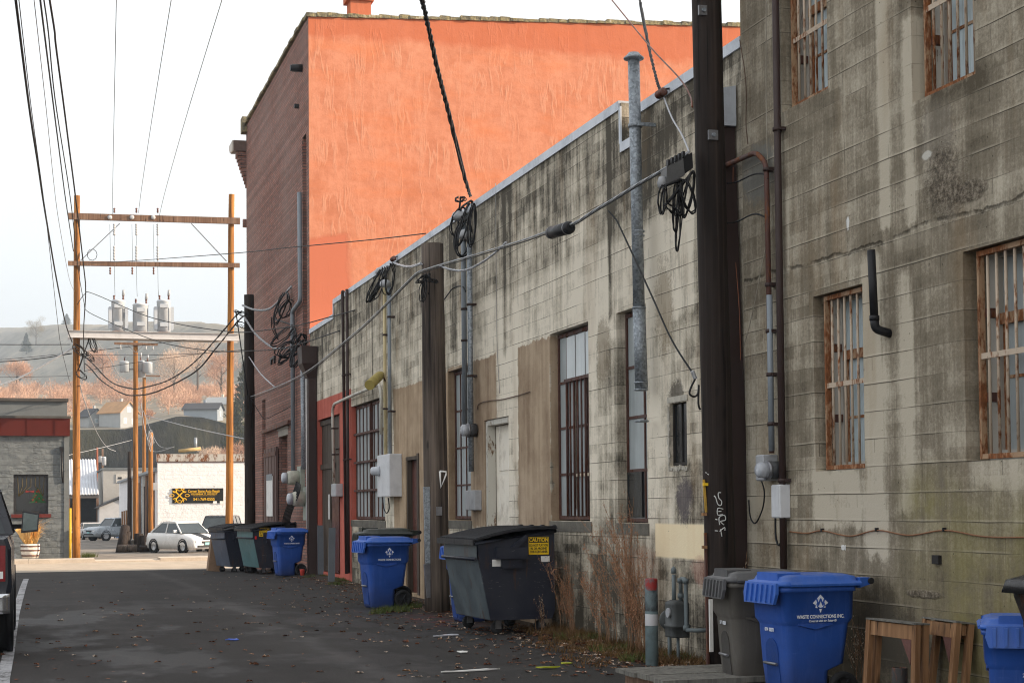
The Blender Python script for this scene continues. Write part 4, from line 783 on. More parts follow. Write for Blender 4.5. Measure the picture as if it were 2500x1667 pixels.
scrap(1128, 1593, .11, .14, .3, M_WHITE, 'striped white wrapper on the asphalt')
M_LIME = simple('lime_plastic', (.36, .38, .03), .5, 0, .2, 12)
scrap(1338, 1632, .26, .07, .15, M_LIME, 'lime yellow wrapper at the edge of the weeds, longer one'); scrap(1383, 1621, .15, .07, .3, M_LIME, 'lime yellow wrapper at the edge of the weeds, smaller one')
# ------------------------------------------------------------------ bollard, gas meter, timber step
p = onz(1592, 1624, 0)
def bollard(p):
    t = thing('bollard', 'steel pipe bollard painted pale blue, white band and red top', 'bollard', p)
    tn = NT('bollard_paint', .55, 0, .4); P = tn.pos(); z = tn.sep(P)[2]; nz = tn.noise(P, 6, 5, .7); zz = tn.add(z, tn.mul(tn.sub(nz, .5), .03)); sm = tn.noise(P, 5, 5, .65)
    c = tn.mix(tn.rng(sm, .45, .65), (.19, .255, .27), (.12, .15, .155)); c = tn.mix(tn.mul(tn.rng(zz, .56, .57), tn.rng(sm, .35, .55, .35, 1)), c, (.03, .03, .032)); c = tn.mix(tn.mul(tn.math('GREATER_THAN', zz, .415), tn.math('LESS_THAN', zz, .535)), c, (.66, .66, .68)); c = tn.mix(tn.mul(tn.math('GREATER_THAN', zz, .78), tn.rng(sm, .38, .5)), c, (.28, .02, .015)); m = tn.out(c, None, tn.bump(sm, .2, .005))
    mb = MB(); mb.lathe([(.0, -.1), (.068, -.1), (.068, .885), (.062, .9), (.0, .905)], p, 24, 'z'); mb.build('post', m, t)
bollard(p)
def gasmeter():
    o = Vector((6.62, 16.25, 0)); t = thing('gas_meter', 'grey gas meter with bent pipes behind the striped bollard', 'gas meter', o)
    m = paint('gas_meter_grey', (.06, .066, .066), .55, amt=.4); mp = paint('gas_pipe_grey', (.14, .17, .18), .5, amt=.4)
    mb = MB(); mb.loft([rrect(o.x-.11, o.x+.09, o.y-.13, o.y+.13, .04, z) for z in (.26, .28, .36)]+[rrect(o.x-.12, o.x+.10, o.y-.15, o.y+.15, .05, z) for z in (.37, .39)]+[rrect(o.x-.11, o.x+.09, o.y-.13, o.y+.13, .05, z) for z in (.40, .60, .625)]+[rrect(o.x-.07, o.x+.05, o.y-.09, o.y+.09, .04, .65)], smooth=True); b = mb.build('meter_body', m, t)
    MB().cyl((o.x-.11, o.y-.03, .52), (o.x-.135, o.y-.03, .52), .05, 16).build('dial', M_GREYBOX, b)
    mb = MB(); mb.lathe([(.0, -.025), (.11, -.025), (.115, 0), (.11, .025), (0, .025)], (o.x-.02, o.y+.20, .43), 18, 'y'); mb.build('regulator', m, t)
    mb = MB(); mb.tube([(o.x-.02, o.y+.06, .62), (o.x-.02, o.y+.06, .92)], .022, 10); mb.lathe([(.0, 0), (.03, 0), (.03, .05), (.0, .08)], (o.x-.02, o.y+.06, .93), 10, 'z'); mb.build('riser', mp, t)
    mb = MB(); mb.tube([(o.x, o.y-.08, .62), (o.x, o.y-.08, .84), (o.x-.0, o.y-.1, .88), (o.x, o.y-.2, .88), (o.x, o.y-.22, .85), (o.x, o.y-.22, .38), (o.x, o.y-.24, .35), (o.x+.06, o.y-.34, .35), (o.x+.26, o.y-.36, .35)], .022, 10)
    for z in ((o.x, o.y-.08, .70), (o.x, o.y-.08, .86), (o.x, o.y-.22, .86), (o.x, o.y-.22, .37)): mb.lathe([(.0, -.025), (.034, -.025), (.034, .025), (0, .025)], z, 10, 'z')
    mb.build('outlet_pipe', mp, t)
    mb = MB(); mb.tube([(o.x-.02, o.y+.2, -.05), (o.x-.02, o.y+.2, .33)], .022, 10); mb.tube([(o.x-.02, o.y-.04, -.05), (o.x-.02, o.y-.04, .27)], .018, 8); mb.build('inlet_pipe', mp, t)
gasmeter()
def platform():
    a, b, c, d = onz(1511, 1632, .16), onz(1578, 1664, .16), onz(1728, 1642, .16), onz(1630, 1620, .16)
    t = thing('timber_platform', 'low weathered timber platform at the foot of the striped bollard', 'platform', (a.x+.6, a.y-.2, 0))
    x0, x1, y0, y1 = a.x, 6.55, b.y, a.y+.08; n = 5
    for i in range(n): p, q = lerp(y0, y1, i/n)+.006, lerp(y0, y1, (i+1)/n)-.006; MB().box((x0+random.uniform(-.02, .02), p, .12+random.uniform(0, .006)), (x1, q, .16+random.uniform(0, .008))).build('plank', M_PLANK, t)
    for x in (x0+.08, lerp(x0, x1, .5), x1-.1): MB().box((x, y0+.02, 0), (x+.09, y1-.02, .119)).build('bearer', M_POLE_BROWN, t)
platform()
# ------------------------------------------------------------------ timber frames, rusty stub, tank at the right edge
def trestle(p, L, H, dpt, rz, label, tilt=0):
    t = thing('trestle', label, 'frame', (0, 0, 0), 'timber frames leaning by the wall')
    for x in (0, L-.055):
        for y in (0, dpt-.045): MB().loft([[(x+dx_+k_, y+dy_, z_) for dx_, dy_ in ((0, 0), (.055, 0), (.055, .045), (0, .045))] for z_, k_ in ((0, (-.035 if x == 0 else .01)), (H, 0))]).build('post', M_LUMBER, t)
    for y in (0, dpt-.055): MB().box((-.0+.057, y+.01, H-.115), (L-.057, y+.045, H-.008)).build('rail', M_LUMBER, t)
    for y in (0, dpt-.055): MB().box((-.0+.057, y+.01, .12), (L-.057, y+.045, .19)).build('rail', M_LUMBER, t)
    for x in (.015, L-.055): MB().box((x, .057, H-.09), (x+.04, dpt-.057, H-.01)).build('rail', M_LUMBER, t)
    MB().box((.0, -.004, H+.001), (L+.002, dpt+.004, H+.014)).build('top_board', M_PLANK, t)
    g = MB(); g.prism([(L-.19, H-.117), (L-.057, H-.117), (L-.057, H-.30)], -.002, .03, 'y'); g.build('gusset', simple('plum_stain', (.13, .06, .05), .8), t)
    t.location = p; t.rotation_euler = (tilt, .0, rz); LOC[t.name] = Vector(p); return t
a = onz(2107, 1500, .70)
trestle((6.33, 11.70, 0), .70, .74, .12, -math.pi/2+.05, 'bolted timber trestle with grey board top, in front of its twin', -.05)
trestle((6.62, 11.44, 0), .55, .76, .15, -math.pi/2-.06, 'timber trestle half hidden behind the front one', -.12)
p = onz(2111, 1667, .3)
t_ = thing('pipe_stub', 'short rusty black pipe stub standing in front of the timber frames', 'pipe', (5.86, 10.3, 0)); MB().lathe([(.0, 0), (.055, 0), (.055, .50), (.05, .505), (.043, .49), (.0, .48)], (5.86, 10.3, 0.0), 20, 'z').build('tube', rusty('charred_pipe', (.02, .016, .014), (.28, .07, .02), .35), t_)
def tank():
    p = Vector((6.38, 8.72, 0)); t = thing('rusty_tank', 'rusty black lidded steel tank on a timber stand at the right edge', 'tank', p)
    MB().loft([rrect(p.x-.32, p.x+.26, p.y-.3, p.y+.42, .06, z) for z in (.86, .90)]+[rrect(p.x-.36, p.x+.3, p.y-.34, p.y+.46, .06, z) for z in (1.06, 1.075)]).build('tub', rusty('burnt_steel', (.022, .018, .016), (.12, .05, .025), .4), t)
    MB().loft([rrect(p.x-.42, p.x+.34, p.y-.4, p.y+.52, .08, 1.08), rrect(p.x-.40, p.x+.32, p.y-.38, p.y+.5, .08, 1.16), rrect(p.x-.3, p.x+.24, p.y-.28, p.y+.4, .08, 1.2)], smooth=True).build('lid', simple('oily_black_lid', (.02, .02, .021), .3), t)
    for x in (-.16, .2):
        for y in (-.2, .3): MB().box((p.x+x-.04, p.y+y-.04, 0), (p.x+x+.04, p.y+y+.04, .86)).build('leg', M_POLE_BROWN, t)
tank()
# ------------------------------------------------------------------ wall pipes, meters and boxes
def wp(pts, off, X=W): 
    r = []
    for q in pts:
        p = onx(q[0], q[1], X-(q[2] if len(q) > 2 else off)); r.append(p)
    return r
def bend(P, r=.08, n=4):
    "round the corners of a pipe run"
    out = [P[0]]
    for a, b, c in zip(P, P[1:], P[2:]):
        u, v = (a-b), (c-b); k = min(r, u.length*.45, v.length*.45); u.normalize(); v.normalize()
        for i in range(n+1):
            f = i/n; out.append((b+u*k)*(1-f)**2+b*2*f*(1-f)+(b+v*k)*f**2)
    return out+[P[-1]]
def pipe(name, label, cat, pts, r, mat, off=.08, X=W, clamps=(), group=None, head=None, vertical=True, rb=.12, nseg=12):
    P = wp(pts, off, X)
    if vertical and len(P) == 2: P[1].y = P[0].y
    t = thing(name, label, cat, P[-1], group)
    tb = MB(); tb.tube(bend(P, rb), r, nseg); tb.build('pipe', mat, t)
    for f in clamps:
        q = P[0].lerp(P[-1], f) if len(P) == 2 else lerp(P[-2], P[-1], f); c = MB(); c.lathe([(r+.002, -.018), (r+.012, -.018), (r+.012, .018), (r+.002, .018)], q, 12, 'z'); c.box((q.x, q.y-r-.03, q.z-.015), (X+.004, q.y-r-.004, q.z+.015)); c.box((q.x, q.y+r+.004, q.z-.015), (X+.004, q.y+r+.03, q.z+.015)); c.build('clamp', M_BROWNPIPE, t)
    if head == 'weather':
        q = P[0]; h = MB(); h.lathe([(r+.03, -.09), (r+.075, -.06), (r+.08, -.02), (r+.05, .04), (.0, .075)], q+Vector((-.07, .02, 0)), 14, 'z'); h.build('weather_head', M_GREYBOX, t)
    return t, P
# galvanised flue
def flue():
    a = onx(1547, 136, W-.22); b = onx(1559, 950, W-.15); m = onx(1556, 715, W-.16)
    t = thing('flue_pipe', 'tall galvanised flue pipe with conical cap rising above the parapet', 'flue pipe', b)
    s = a.y; R = .068; x = W-.17
    P = [Vector((x-.05, s, a.z-.05)), Vector((x-.02, s, 3.9)), Vector((x, s, b.z))]
    MB().tube([P[0], P[1]], R, 24).build('upper_pipe', M_GALV, t)
    MB().tube([P[1]+Vector((0, 0, .02)), P[2]], R+.006, 24).build('lower_pipe', M_GALV, t)
    rg = MB()
    for z, rr in ((3.92, .078), (2.98, .078), (3.06, .078), (2.62, .078), (4.75, .072), (4.80, .072)): rg.lathe([(R, -.012), (rr+.004, -.008), (rr+.004, .008), (R, .012)], (x-.02*min(1, max(0, (z-2.6)/1.3)), s, z), 24, 'z')
    rg.build('joint_rings', M_GALV, t)
    c = MB(); c.lathe([(R-.01, -.06), (.115, -.045), (.12, -.03), (.085, .0), (.06, .03), (.0, .045)], (x-.05, s, a.z), 24, 'z'); c.build('cap', M_RUSTPIPE if False else M_GALV, t)
    br = MB(); br.lathe([(R+.004, -.02), (R+.014, -.02), (R+.014, .02), (R+.004, .02)], (x-.04, s, 6.02), 20, 'z'); br.box((x-.04, s-.11, 6.0), (W+.002, s-.085, 6.04)); br.build('bracket', M_GALV, t)
flue()
M_DSP = M_BROWNPIPE
pipe('downpipe', 'dark brown round downpipe on the tall concrete building', 'downpipe', [(1889, -300), (1926, 1480)], .034, M_DSP, .06, XR, (.35, .83))
t, P = pipe('conduit', 'rusty service conduit bending down to the grey meter by the big pole', 'conduit', [(1735, 420), (1846, 372), (1871, 400), (1884, 1106)], .026, M_RUSTPIPE, .08, XR, (.02, .42, .58, .73, .9), None, None, True, .10)
lo_ = MB(); q = onx(1879, 720, XR-.08); lo_.tube([Vector((q.x, P[3].y, q.z)), P[3]+Vector((0, 0, .02))], .029, 12); lo_.build('plastic_sleeve', M_PVC, t)
# meter with round glass dome, grey box, white box
def dome_meter(name, label, px, py, r, boxes, X, face=-1):
    c = onx(px, py, X-.16); t = thing(name, label, 'meter', c)
    MB().lathe([(.0, 0), (r, 0), (r, -.10), (r*.95, -.11), (0, -.11)], (X-.02, c.y, c.z), 22, 'x').build('base_can', simple('dark_meter_can', (.07, .072, .075), .5, .2), t)
    MB().lathe([(r*.98, -.11), (r*1.04, -.115), (r*1.04, -.14), (r*.9, -.145)], (X-.02, c.y, c.z), 22, 'x').build('ring', M_STEEL, t)
    MB().lathe([(r*.88, -.135), (r*.86, -.22), (r*.6, -.245), (0, -.25)], (X-.02, c.y, c.z), 22, 'x').build('glass_dome', glass('meter_glass', (.42, .44, .48), .15) if 'meter_glass' not in bpy.data.materials else bpy.data.materials['meter_glass'], t)
    for (dy, z0, z1, w, d, m, nm) in boxes: MB().bevbox((X-d, c.y+dy-w/2, c.z+z0), (X+.002, c.y+dy+w/2, c.z+z1), .012).build(nm, m, t)
    return t, c
t, c = dome_meter('electric_meter', 'glass domed electric meter beside a grey box, near the big dark pole', 1872, 1147, .085, ((.17, -.10, .15, .17, .16, M_GREYBOX, 'side_box'),), XR)
def wallbox(name, label, x0, y0, x1, y1, X, d, mat, cat='utility box', lid=True):
    a, b = onx(x0, y1, X-d), onx(x1, y0, X-d); t = thing(name, label, cat, a)
    s0, s1 = sorted((a.y, b.y)); z0, z1 = sorted((a.z, b.z)); MB().bevbox((X-d, s0, z0), (X+.002, s1, z1), .008).build('case', mat, t)
    if lid: MB().box((X-d-.006, s0+.012, z0+.012), (X-d, s1-.012, z1-.012)).build('cover', mat, t)
    return t, (s0, s1, z0, z1)
t, q = wallbox('utility_box', 'small white utility box with hanging cable loop beside the brown downpipe', 1884, 1182, 1903, 1264, XR, .11, M_WHITEBOX)
text_mesh('Pulse\nWifi', .03, 'lettering', M_BLACK, t, (XR-.118, (q[0]+q[1])/2, q[2]+.17), (0, -1, 0), (0, 0, 1), .001, bold=.0006) if False else None
def cable(name, label, P, r, mat=None, cat='cable', group=None, n=6, twist=0):
    mb = MB()
    if twist: 
        for ph in range(3): 
            Q = []; acc = 0
            for i, p in enumerate(P):
                t_ = (P[min(i+1, len(P)-1)]-P[max(0, i-1)]).normalized(); u = t_.orthogonal().normalized(); 
                up = Vector((0, 0, 1)); u = t_.cross(up).normalized() if abs(t_.z) < .99 else Vector((1, 0, 0)); v = u.cross(t_)
                if i: acc += (p-P[i-1]).length
                a = 2*math.pi*(acc/twist+ph/3); Q.append(p+u*math.cos(a)*r*1.05+v*math.sin(a)*r*1.05)
            mb.tube(Q, r, 5)
    else: mb.tube(P, r, n)
    o = mb.build(name, mat or M_CABLE); tag(o, label, cat, group); return o
def spline(P, n=8):
    "Catmull-Rom through the points"
    P = [Vector(p) for p in P]; out = []
    for i in range(len(P)-1):
        p0, p1, p2, p3 = P[max(0, i-1)], P[i], P[i+1], P[min(len(P)-1, i+2)]
        for k in range(n):
            t = k/n; out.append(.5*((2*p1)+(p2-p0)*t+(2*p0-5*p1+4*p2-p3)*t*t+(3*p1-p0-3*p2+p3)*t**3))
    return out+[P[-1]]
cable('cable', 'black cable loop hanging under the small white utility box', spline(wp([(1893, 1264), (1894, 1310), (1901, 1330), (1908, 1315), (1909, 1270)], .07, XR)), .010)
cable('cable', 'black cable drooping from the domed meter to the pole', spline(wp([(1858, 1170), (1866, 1200), (1862, 1240), (1845, 1276), (1832, 1262), (1828, 1220)], .06, XR)), .008)
P = [];  
for x, y in ((1927, 1297), (1970, 1301), (2008, 1295), (2075, 1308), (2141, 1294), (2220, 1306), (2306, 1294), (2400, 1309), (2500, 1311), (2700, 1308)): P.append(onx(x, y, XR-.014))
t = cable('cable', 'thin orange brown cable clipped in shallow swags along the concrete wall', spline(P), .0065, simple('orange_cable', (.23, .105, .05), .6))
for x, y in ((2008, 1294), (2141, 1293), (2306, 1293)):
    q = onx(x, y, XR-.012); MB().box((XR-.03, q.y-.008, q.z-.012), (XR+.002, q.y+.008, q.z+.018)).build('clip', M_BLACK, None).parent = None
    o = bpy.context.scene.objects[-1] if False else None
for o in [o for o in bpy.data.objects if o.name.startswith('clip')]: o.parent = t
cable('cable', 'thin brown wire straggling down the wall right of the big pole', spline(wp([(1806, 98), (1818, 175), (1822, 235), (1821, 300), (1826, 352)], .02, XR)), .005, simple('brown_wire', (.13, .085, .06), .7))
cable('cable', 'thin orange wire hanging below the rusty conduit', spline(wp([(1790, 408), (1789, 560), (1796, 640), (1805, 760), (1808, 880)], .02, XR)), .004, simple('brick_wire', (.30, .12, .07), .7))
cable('cable', 'thin pale wire slanting behind the conduit', spline(wp([(1871, 0), (1871, 250), (1876, 450), (1886, 550), (1870, 600), (1838, 760), (1815, 850)], .03, XR)), .0045, simple('pale_wire', (.36, .33, .27), .7))
def ventelbow():
    a, b, c = onx(2119, 612, XR-.16), onx(2127, 785, XR-.16), onx(2143, 806, XR); t = thing('vent_pipe', 'black vent pipe with elbow on the wall between the barred windows', 'vent pipe', b)
    s = b.y; MB().tube([Vector((XR-.15, s, a.z)), Vector((XR-.13, s, b.z))], .034, 18).build('pipe', M_BLACK, t)
    MB().tube(bend([Vector((XR-.13, s, b.z+.03)), Vector((XR-.125, s-.0, b.z-.06)), Vector((XR+.01, s-.02, b.z-.10))], .06), .037, 18).build('elbow', M_BLACK, t)
    MB().lathe([(.034, -.02), (.042, -.02), (.042, .02), (.034, .02)], (XR-.13, s, b.z+.03), 18, 'z').build('collar', M_BLACK, t)
ventelbow()
# two dark brown pipes by the barred window, joined by a bend at the top
pipe('conduit', 'dark brown pipe hooked over the parapet, left one of the pair', 'pipe', [(838, 712), (836, 712), (846, 1400)], .036, M_DSP, .08, W, (.3, .6), 'brown parapet pipes')
pipe('conduit', 'dark brown pipe hooked over the parapet, right one of the pair', 'pipe', [(847, 706), (858, 1400)], .036, M_DSP, .07, W, (.3, .6), 'brown parapet pipes')
# cream and grey service masts beside the barred window, with meter cabinet
pipe('conduit', 'cream service mast running down to the white meter cabinet', 'conduit', [(938, 660), (947, 1110)], .034, M_CREAMPIPE, .10, W, (.35, .75), None, 'weather')
pipe('conduit', 'grey service mast beside the cream one above the meter cabinet', 'conduit', [(950, 690), (958, 1108)], .036, M_PVC, .10, W, (.2, .75), None, 'weather')
t, q = wallbox('meter_cabinet', 'white meter cabinet with glass dome under the cream mast', 922, 1107, 951, 1213, W, .24, M_WHITEBOX, 'meter cabinet')
MB().lathe([(.10, 0), (.10, -.05), (.085, -.06), (.08, -.15), (.055, -.17), (0, -.175)], (W-.246, q[1]-.2, (q[2]+q[3])/2+.1), 20, 'x').build('glass_dome', bpy.data.materials['meter_glass'], t)
cable('cable', 'black cable loop below the white meter cabinet', spline(wp([(934, 1215), (937, 1240), (944, 1252), (950, 1240), (948, 1215)], .1)), .012)
# white angled conduit, flood light and junction box on the red wall
pipe('conduit', 'rusty white conduit crossing above the red doorway then dropping to a junction box', 'conduit', [(930, 1060), (931, 960), (926, 938), (868, 962), (816, 986), (812, 1000), (815, 1182)], .034, M_PALECONDUIT, .12, W, (.25, .6), None, None, True, .16)
wallbox('junction_box', 'small grey junction box at the foot of the rusty white conduit', 809, 1180, 820, 1212, W, .16, M_GREYBOX, 'junction box')
def flood():
    a, b = onx(902, 940, W-.55), onx(929, 915, W-.2); t = thing('flood_light', 'yellowed can flood light on the rusty white conduit', 'lamp', b)
    mm = paint('yellowed_enamel', (.36, .29, .085), .5); d = (a-b).normalized(); MB().tube([b, b+d*.1, a], [.075, .095, .10], 18).build('hood', mm, t); MB().tube([b-d*.08, b], .05, 12).build('socket', mm, t); MB().tube([b-d*.06, Vector((W-.1, b.y, b.z-.12))], .015, 8).build('bracket', M_RUSTPIPE, t)
flood()
# service masts beyond the stub pole
pipe('conduit', 'thick grey service mast with rounded weather head, left of the pair above the stub pole', 'conduit', [(1131, 525), (1143, 1035)], .045, M_PVC, .09, W, (.12, .45, .6), 'service masts behind the stub pole', 'weather')
pipe('conduit', 'thick grey service mast with rounded weather head, right of the pair', 'conduit', [(1146, 570), (1157, 1150)], .045, M_GALV, .09, W, (.3, .6), 'service masts behind the stub pole', 'weather')
dome_meter('electric_meter', 'glass domed electric meter on the grey mast by the slim window', 1141, 1050, .11, (), W)
wallbox('utility_box', 'small cream utility box below the grey service masts', 1136, 1196, 1158, 1245, W, .12, M_GREYBOX)
cable('cable', 'brown wire swagged along the tan plaster towards the white door', spline(wp([(1165, 1000), (1170, 985), (1195, 978), (1225, 975), (1262, 966), (1293, 956)], .02)), .008, simple('brown_wire', (.13, .085, .06), .7))
cable('cable', 'thin grey wire running down the wall left of the tall window', spline(wp([(1210, 448), (1212, 700), (1214, 850), (1220, 960)], .02)), .006, simple('grey_wire', (.3, .29, .27), .6))
# scupper and dark flat downspout behind the big pole
def scupper():
    a = onx(1787, 200, W-.12); b = onx(1787, 300, W-.12); t = thing('downspout', 'flat dark brown downspout with white metal hopper behind the big pole', 'downspout', (W, a.y, 0)); s = 15.34
    MB().prism([(W-.24, b.z-.0), (W-.02, b.z), (W-.02, a.z), (W-.26, a.z-.05)], s-.17, s+.17, 'y').build('hopper', M_FLASH, t)
    mb = MB(); mb.loft([[(x, y, z) for x, y in ((W-.2, s-.13+k), (W-.02, s-.13+k), (W-.02, s+.13+k), (W-.2, s+.13+k))] for z, k in ((b.z-.005, 0), (3.5, -.10), (1.9, -.2), (0, -.2))]); mb.build('pipe', M_BROWNPIPE, t)
scupper()
# ------------------------------------------------------------------ utility poles
def polething(name, label, base, top, r0, r1, mat, cat='utility pole', group=None, n=20, wobble=.004):
    base, top = Vector(base), Vector(top); t = thing(name, label, cat, base, group); r = random.Random(int(base.y*10)); P = []; R = []
    m = 14
    for i in range(m+1):
        f = i/m; p = base.lerp(top, f); P.append(p+Vector((r.uniform(-1, 1), r.uniform(-1, 1), 0))*wobble); R.append(lerp(r0, r1, f)*(1+r.uniform(-.012, .012)))
    mb = MB(); mb.tube(P, R, n); mb.build('pole_shaft', mat, t); return t
def oncyl(px, py, cx, cy, r):
    d = ray(px, py); ox, oy = EYE.x-cx, EYE.y-cy; A = d.x**2+d.y**2; B = 2*(ox*d.x+oy*d.y); C_ = ox*ox+oy*oy-r*r; q = B*B-4*A*C_
    s = (-B-math.sqrt(max(q, 0)))/(2*A); return EYE+d*s
# big dark pole close by
bx, by = 6.42, 14.75
tp = ony(1724, 0, by); bt = ony(1766, 1655, by); dx = (tp.x-bt.x)/(tp.z-bt.z)
BP = polething('utility_pole', 'thick black creosoted utility pole in the foreground with chalk letters', (bt.x, by, -.02), (bt.x+dx*9.5, by, 9.5), .150, .142, M_POLE_DARK, group=None, n=28)
M_CHALK = simple('white_chalk', (.62, .62, .60), .95, 0, .3, 60, .1)
def stroke(pts, r=.0055):
    P = []
    for x, y in pts:
        z = ony(x, y, by-.15).z; p = oncyl(x, y, bt.x+dx*(z), by, .1525); P.append(p)
    return spline(P, 4)
o1 = (1300, 1000); k = 4.704
def cr(*p): return [(o1[0]+x/k, o1[1]+y/k) for x, y in p]
mb = MB()
for pts in (cr((2165, 950), (2135, 955), (2140, 1010), (2172, 1050), (2165, 1095), (2130, 1085), (2105, 1010), (2085, 985)), cr((2190, 1140), (2130, 1130), (2128, 1205), (2185, 1200)), cr((2135, 1165), (2170, 1165)),
            cr((2150, 1320), (2145, 1235), (2205, 1210), (2215, 1265), (2160, 1280), (2200, 1320)), cr((2100, 1255), (2125, 1262)), cr((2160, 1370), (2175, 1455)), cr((2150, 1395), (2205, 1350), (2210, 1385)), cr((2095, 1388), (2130, 1390)), cr((1990, 715), (1998, 730)), cr((2010, 735), (2025, 745))):
    mb.tube(stroke(pts), .005, 5)
mb.build('chalk_letters', M_CHALK, BP)
for (x, y) in ((1717, 26), (1741, 330)):
    z = ony(x, y, by-.15).z; p = oncyl(x, y, bt.x+dx*z, by, .152); m = MB(); m.box((p.x-.048, p.y-.012, p.z-.048), (p.x+.048, p.y+.02, p.z+.048)); wsh = m.build('washer_plate', M_STEEL, BP); MB().cyl((p.x, p.y-.03, p.z), (p.x, p.y-.012, p.z), .02, 8).build('bolt', M_GALV, wsh)
m = MB(); a, b = ony(1722, 1300, by-.02), ony(1729, 1640, by-.02); m.bar(a, b, .022, .03, (0, 1, 0)); m.build('rusty_strip', M_RUSTPIPE, BP)
m = MB(); a, b = ony(1735, 1462, by-.10), ony(1737, 1590, by-.10); m.bar(a, b, .035, .02, (0, 1, 0)); m.build('white_guard', M_WHITE, BP)
m = MB(); a, b = ony(1718, 1170, by-.03), ony(1724, 1250, by-.03); m.bar(a, b, .02, .02, (0, 1, 0)); m.build('yellow_guard', simple('yellow_guard', (.5, .30, .05), .6), BP)
for (x, y) in ((1722, 1182), (1719, 1255), (1720, 1335)): p = ony(x, y, by-.05); MB().box((p.x-.022, p.y-.02, p.z-.014), (p.x+.022, p.y+.02, p.z+.014)).build('tag', M_YELLOW if y < 1200 else M_LUMBER, BP)
# cut-off weathered pole in the middle
p0 = onz(1068, 1492, 0); MY = p0.y; p1 = ony(1055, 596, MY)
MP = polething('stub_pole', 'weathered grey brown stub pole cut off below the parapet line, with metal guard strips', (p0.x, MY, -.02), (p1.x, MY, p1.z), .205, .178, M_POLE_GREY, 'utility pole', None, 26)
for (x0, y0, x1, y1, c) in ((1041, 1188, 1044, 1292, M_GALV), (1043, 1293, 1047, 1375, M_GALV), (1042, 1376, 1050, 1458, M_STEEL)):
    a, b = ony(x0, y0, MY-.12), ony(x1, y1, MY-.12); m = MB(); m.bar(a, b, .10, .05, (0, 1, 0)); m.build('guard_strip', c, MP)
a = [ony(x, y, MY-.21) for x, y in ((1074, 1150), (1089, 1151), (1089, 1158), (1076, 1190), (1074, 1150))]; MB().tube(a, .016, 6).build('white_bracket', M_WHITE, MP)
p = ony(1071, 1247, MY-.20); MB().box((p.x-.04, p.y-.02, p.z-.07), (p.x+.05, p.y+.01, p.z+.07)).build('tag_plate', M_STEEL, MP)
# slim dark pole beside the brick building
DY = 46.2; a, b = ony(608, 720, DY), ony(611, 1412, DY)
DP = polething('stub_pole', 'black stub pole in front of the brick building', (b.x, DY, -.2), (a.x, DY, a.z), .155, .14, M_POLE_DARK, 'utility pole')
# ------------------------------------------------------------------ H-frame with transformer platform
HY = 65.8
def hp(x, y, Y=HY): return ony(x, y, Y)
la, lb, ra, rb_ = hp(186, 1374), hp(188, 478), hp(559, 1374), hp(565, 475)
HF = thing('transformer_gantry', 'timber H frame of two amber poles with crossarms and a steel transformer platform', 'utility pole', (la.x, HY, la.z))
for a, b in ((la, lb), (ra, rb_)):
    P = [a.lerp(b, i/10)+Vector((random.uniform(-.01, .01), 0, 0)) for i in range(11)]; MB().tube(P, [lerp(.155, .115, i/10) for i in range(11)], 18).build('pole_shaft', M_POLE_ORANGE, HF)
for (x0, y0, x1, y1, h) in ((166, 528, 586, 540, .25), (166, 643, 585, 648, .18)):
    a, b = hp(x0, y0, HY-.18), hp(x1, y1, HY-.18); b.y = a.y; MB().bar(a, b, .11, h).build('crossarm', M_POLE_BROWN, HF)
for p, q in (((292, 546), (197, 636)), ((467, 546), (553, 638))): MB().bar(hp(*p, HY-.2), hp(*q, HY-.2), .05, .03).build('brace', M_STEEL, HF)
a, b = hp(167, 815, HY-.42), hp(586, 822, HY-.42); b.y = a.y; M_PLAT = paint('white_platform_steel', (.58, .57, .57), .45, amt=.2)
m = MB(); m.box((a.x, a.y, a.z-.14), (b.x, a.y+.02, a.z+.14)); m.box((a.x, a.y-.06, a.z+.122), (b.x, a.y+.08, a.z+.14)); m.box((a.x, a.y-.06, a.z-.14), (b.x, a.y+.08, a.z-.122)); m.box((a.x, a.y+.80, a.z-.14), (b.x, a.y+.82, a.z+.14)); m.box((a.x+.2, a.y+.02, a.z+.10), (b.x-.2, a.y+.80, a.z+.135)); m.build('platform_beam', M_PLAT, HF)
PLZ = a.z+.14; PLY = HY
M_PORC = simple('grey_porcelain', (.42, .43, .44), .3, 0, .15, 6, .05, .5); M_BRPORC = simple('brown_porcelain', (.12, .045, .03), .3, 0, .15, 6, .05, .5)
def insul(mb, p, r, h, n=4):
    prof = []
    for i in range(n): z = h*i/n; prof += [(r*.5, z), (r, z+h/n*.45), (r*.5, z+h/n*.9)]
    mb.lathe([(0, 0)]+prof+[(0, h)], p, 12, 'z')
for x in (268, 322, 374):
    p = hp(x, 531, HY-.24); MB().lathe([(0, 0), (.085, 0), (.09, -.03), (.03, -.04), (0, -.04)], p, 14, 'y').build('disc_insulator', M_PORC, HF)
    m = MB(); q = hp(x+11, 520, HY-.2); insul(m, (q.x, q.y, q.z), .05, .20, 3); m.build('pin_insulator', M_BRPORC, HF)
    for y0, y1 in ((546, 575), (600, 636)):
        m = MB(); q0, q1 = hp(x+11, y1, HY-.2), hp(x+11, y0, HY-.2); insul(m, tuple(q0), .06, q1.z-q0.z, 5); m.build('fuse_insulator', M_PORC, HF)
    m = MB(); q0, q1 = hp(x+1, 670, HY-.2), hp(x+1, 652, HY-.2); insul(m, tuple(q0), .045, q1.z-q0.z, 3); m.build('post_insulator', M_BRPORC, HF)
    m = MB(); m.tube([hp(x+11, 636, HY-.2), hp(x+12, 700, HY-.1), hp(x+13, 724, HY)], .007, 4); m.tube([hp(x, 548, HY-.2), hp(x+2, 640, HY-.2)], .006, 4); m.tube([hp(x+11, 575, HY-.2), hp(x+11, 600, HY-.2)], .006, 4); m.build('drop_wire', M_CABLE, HF)
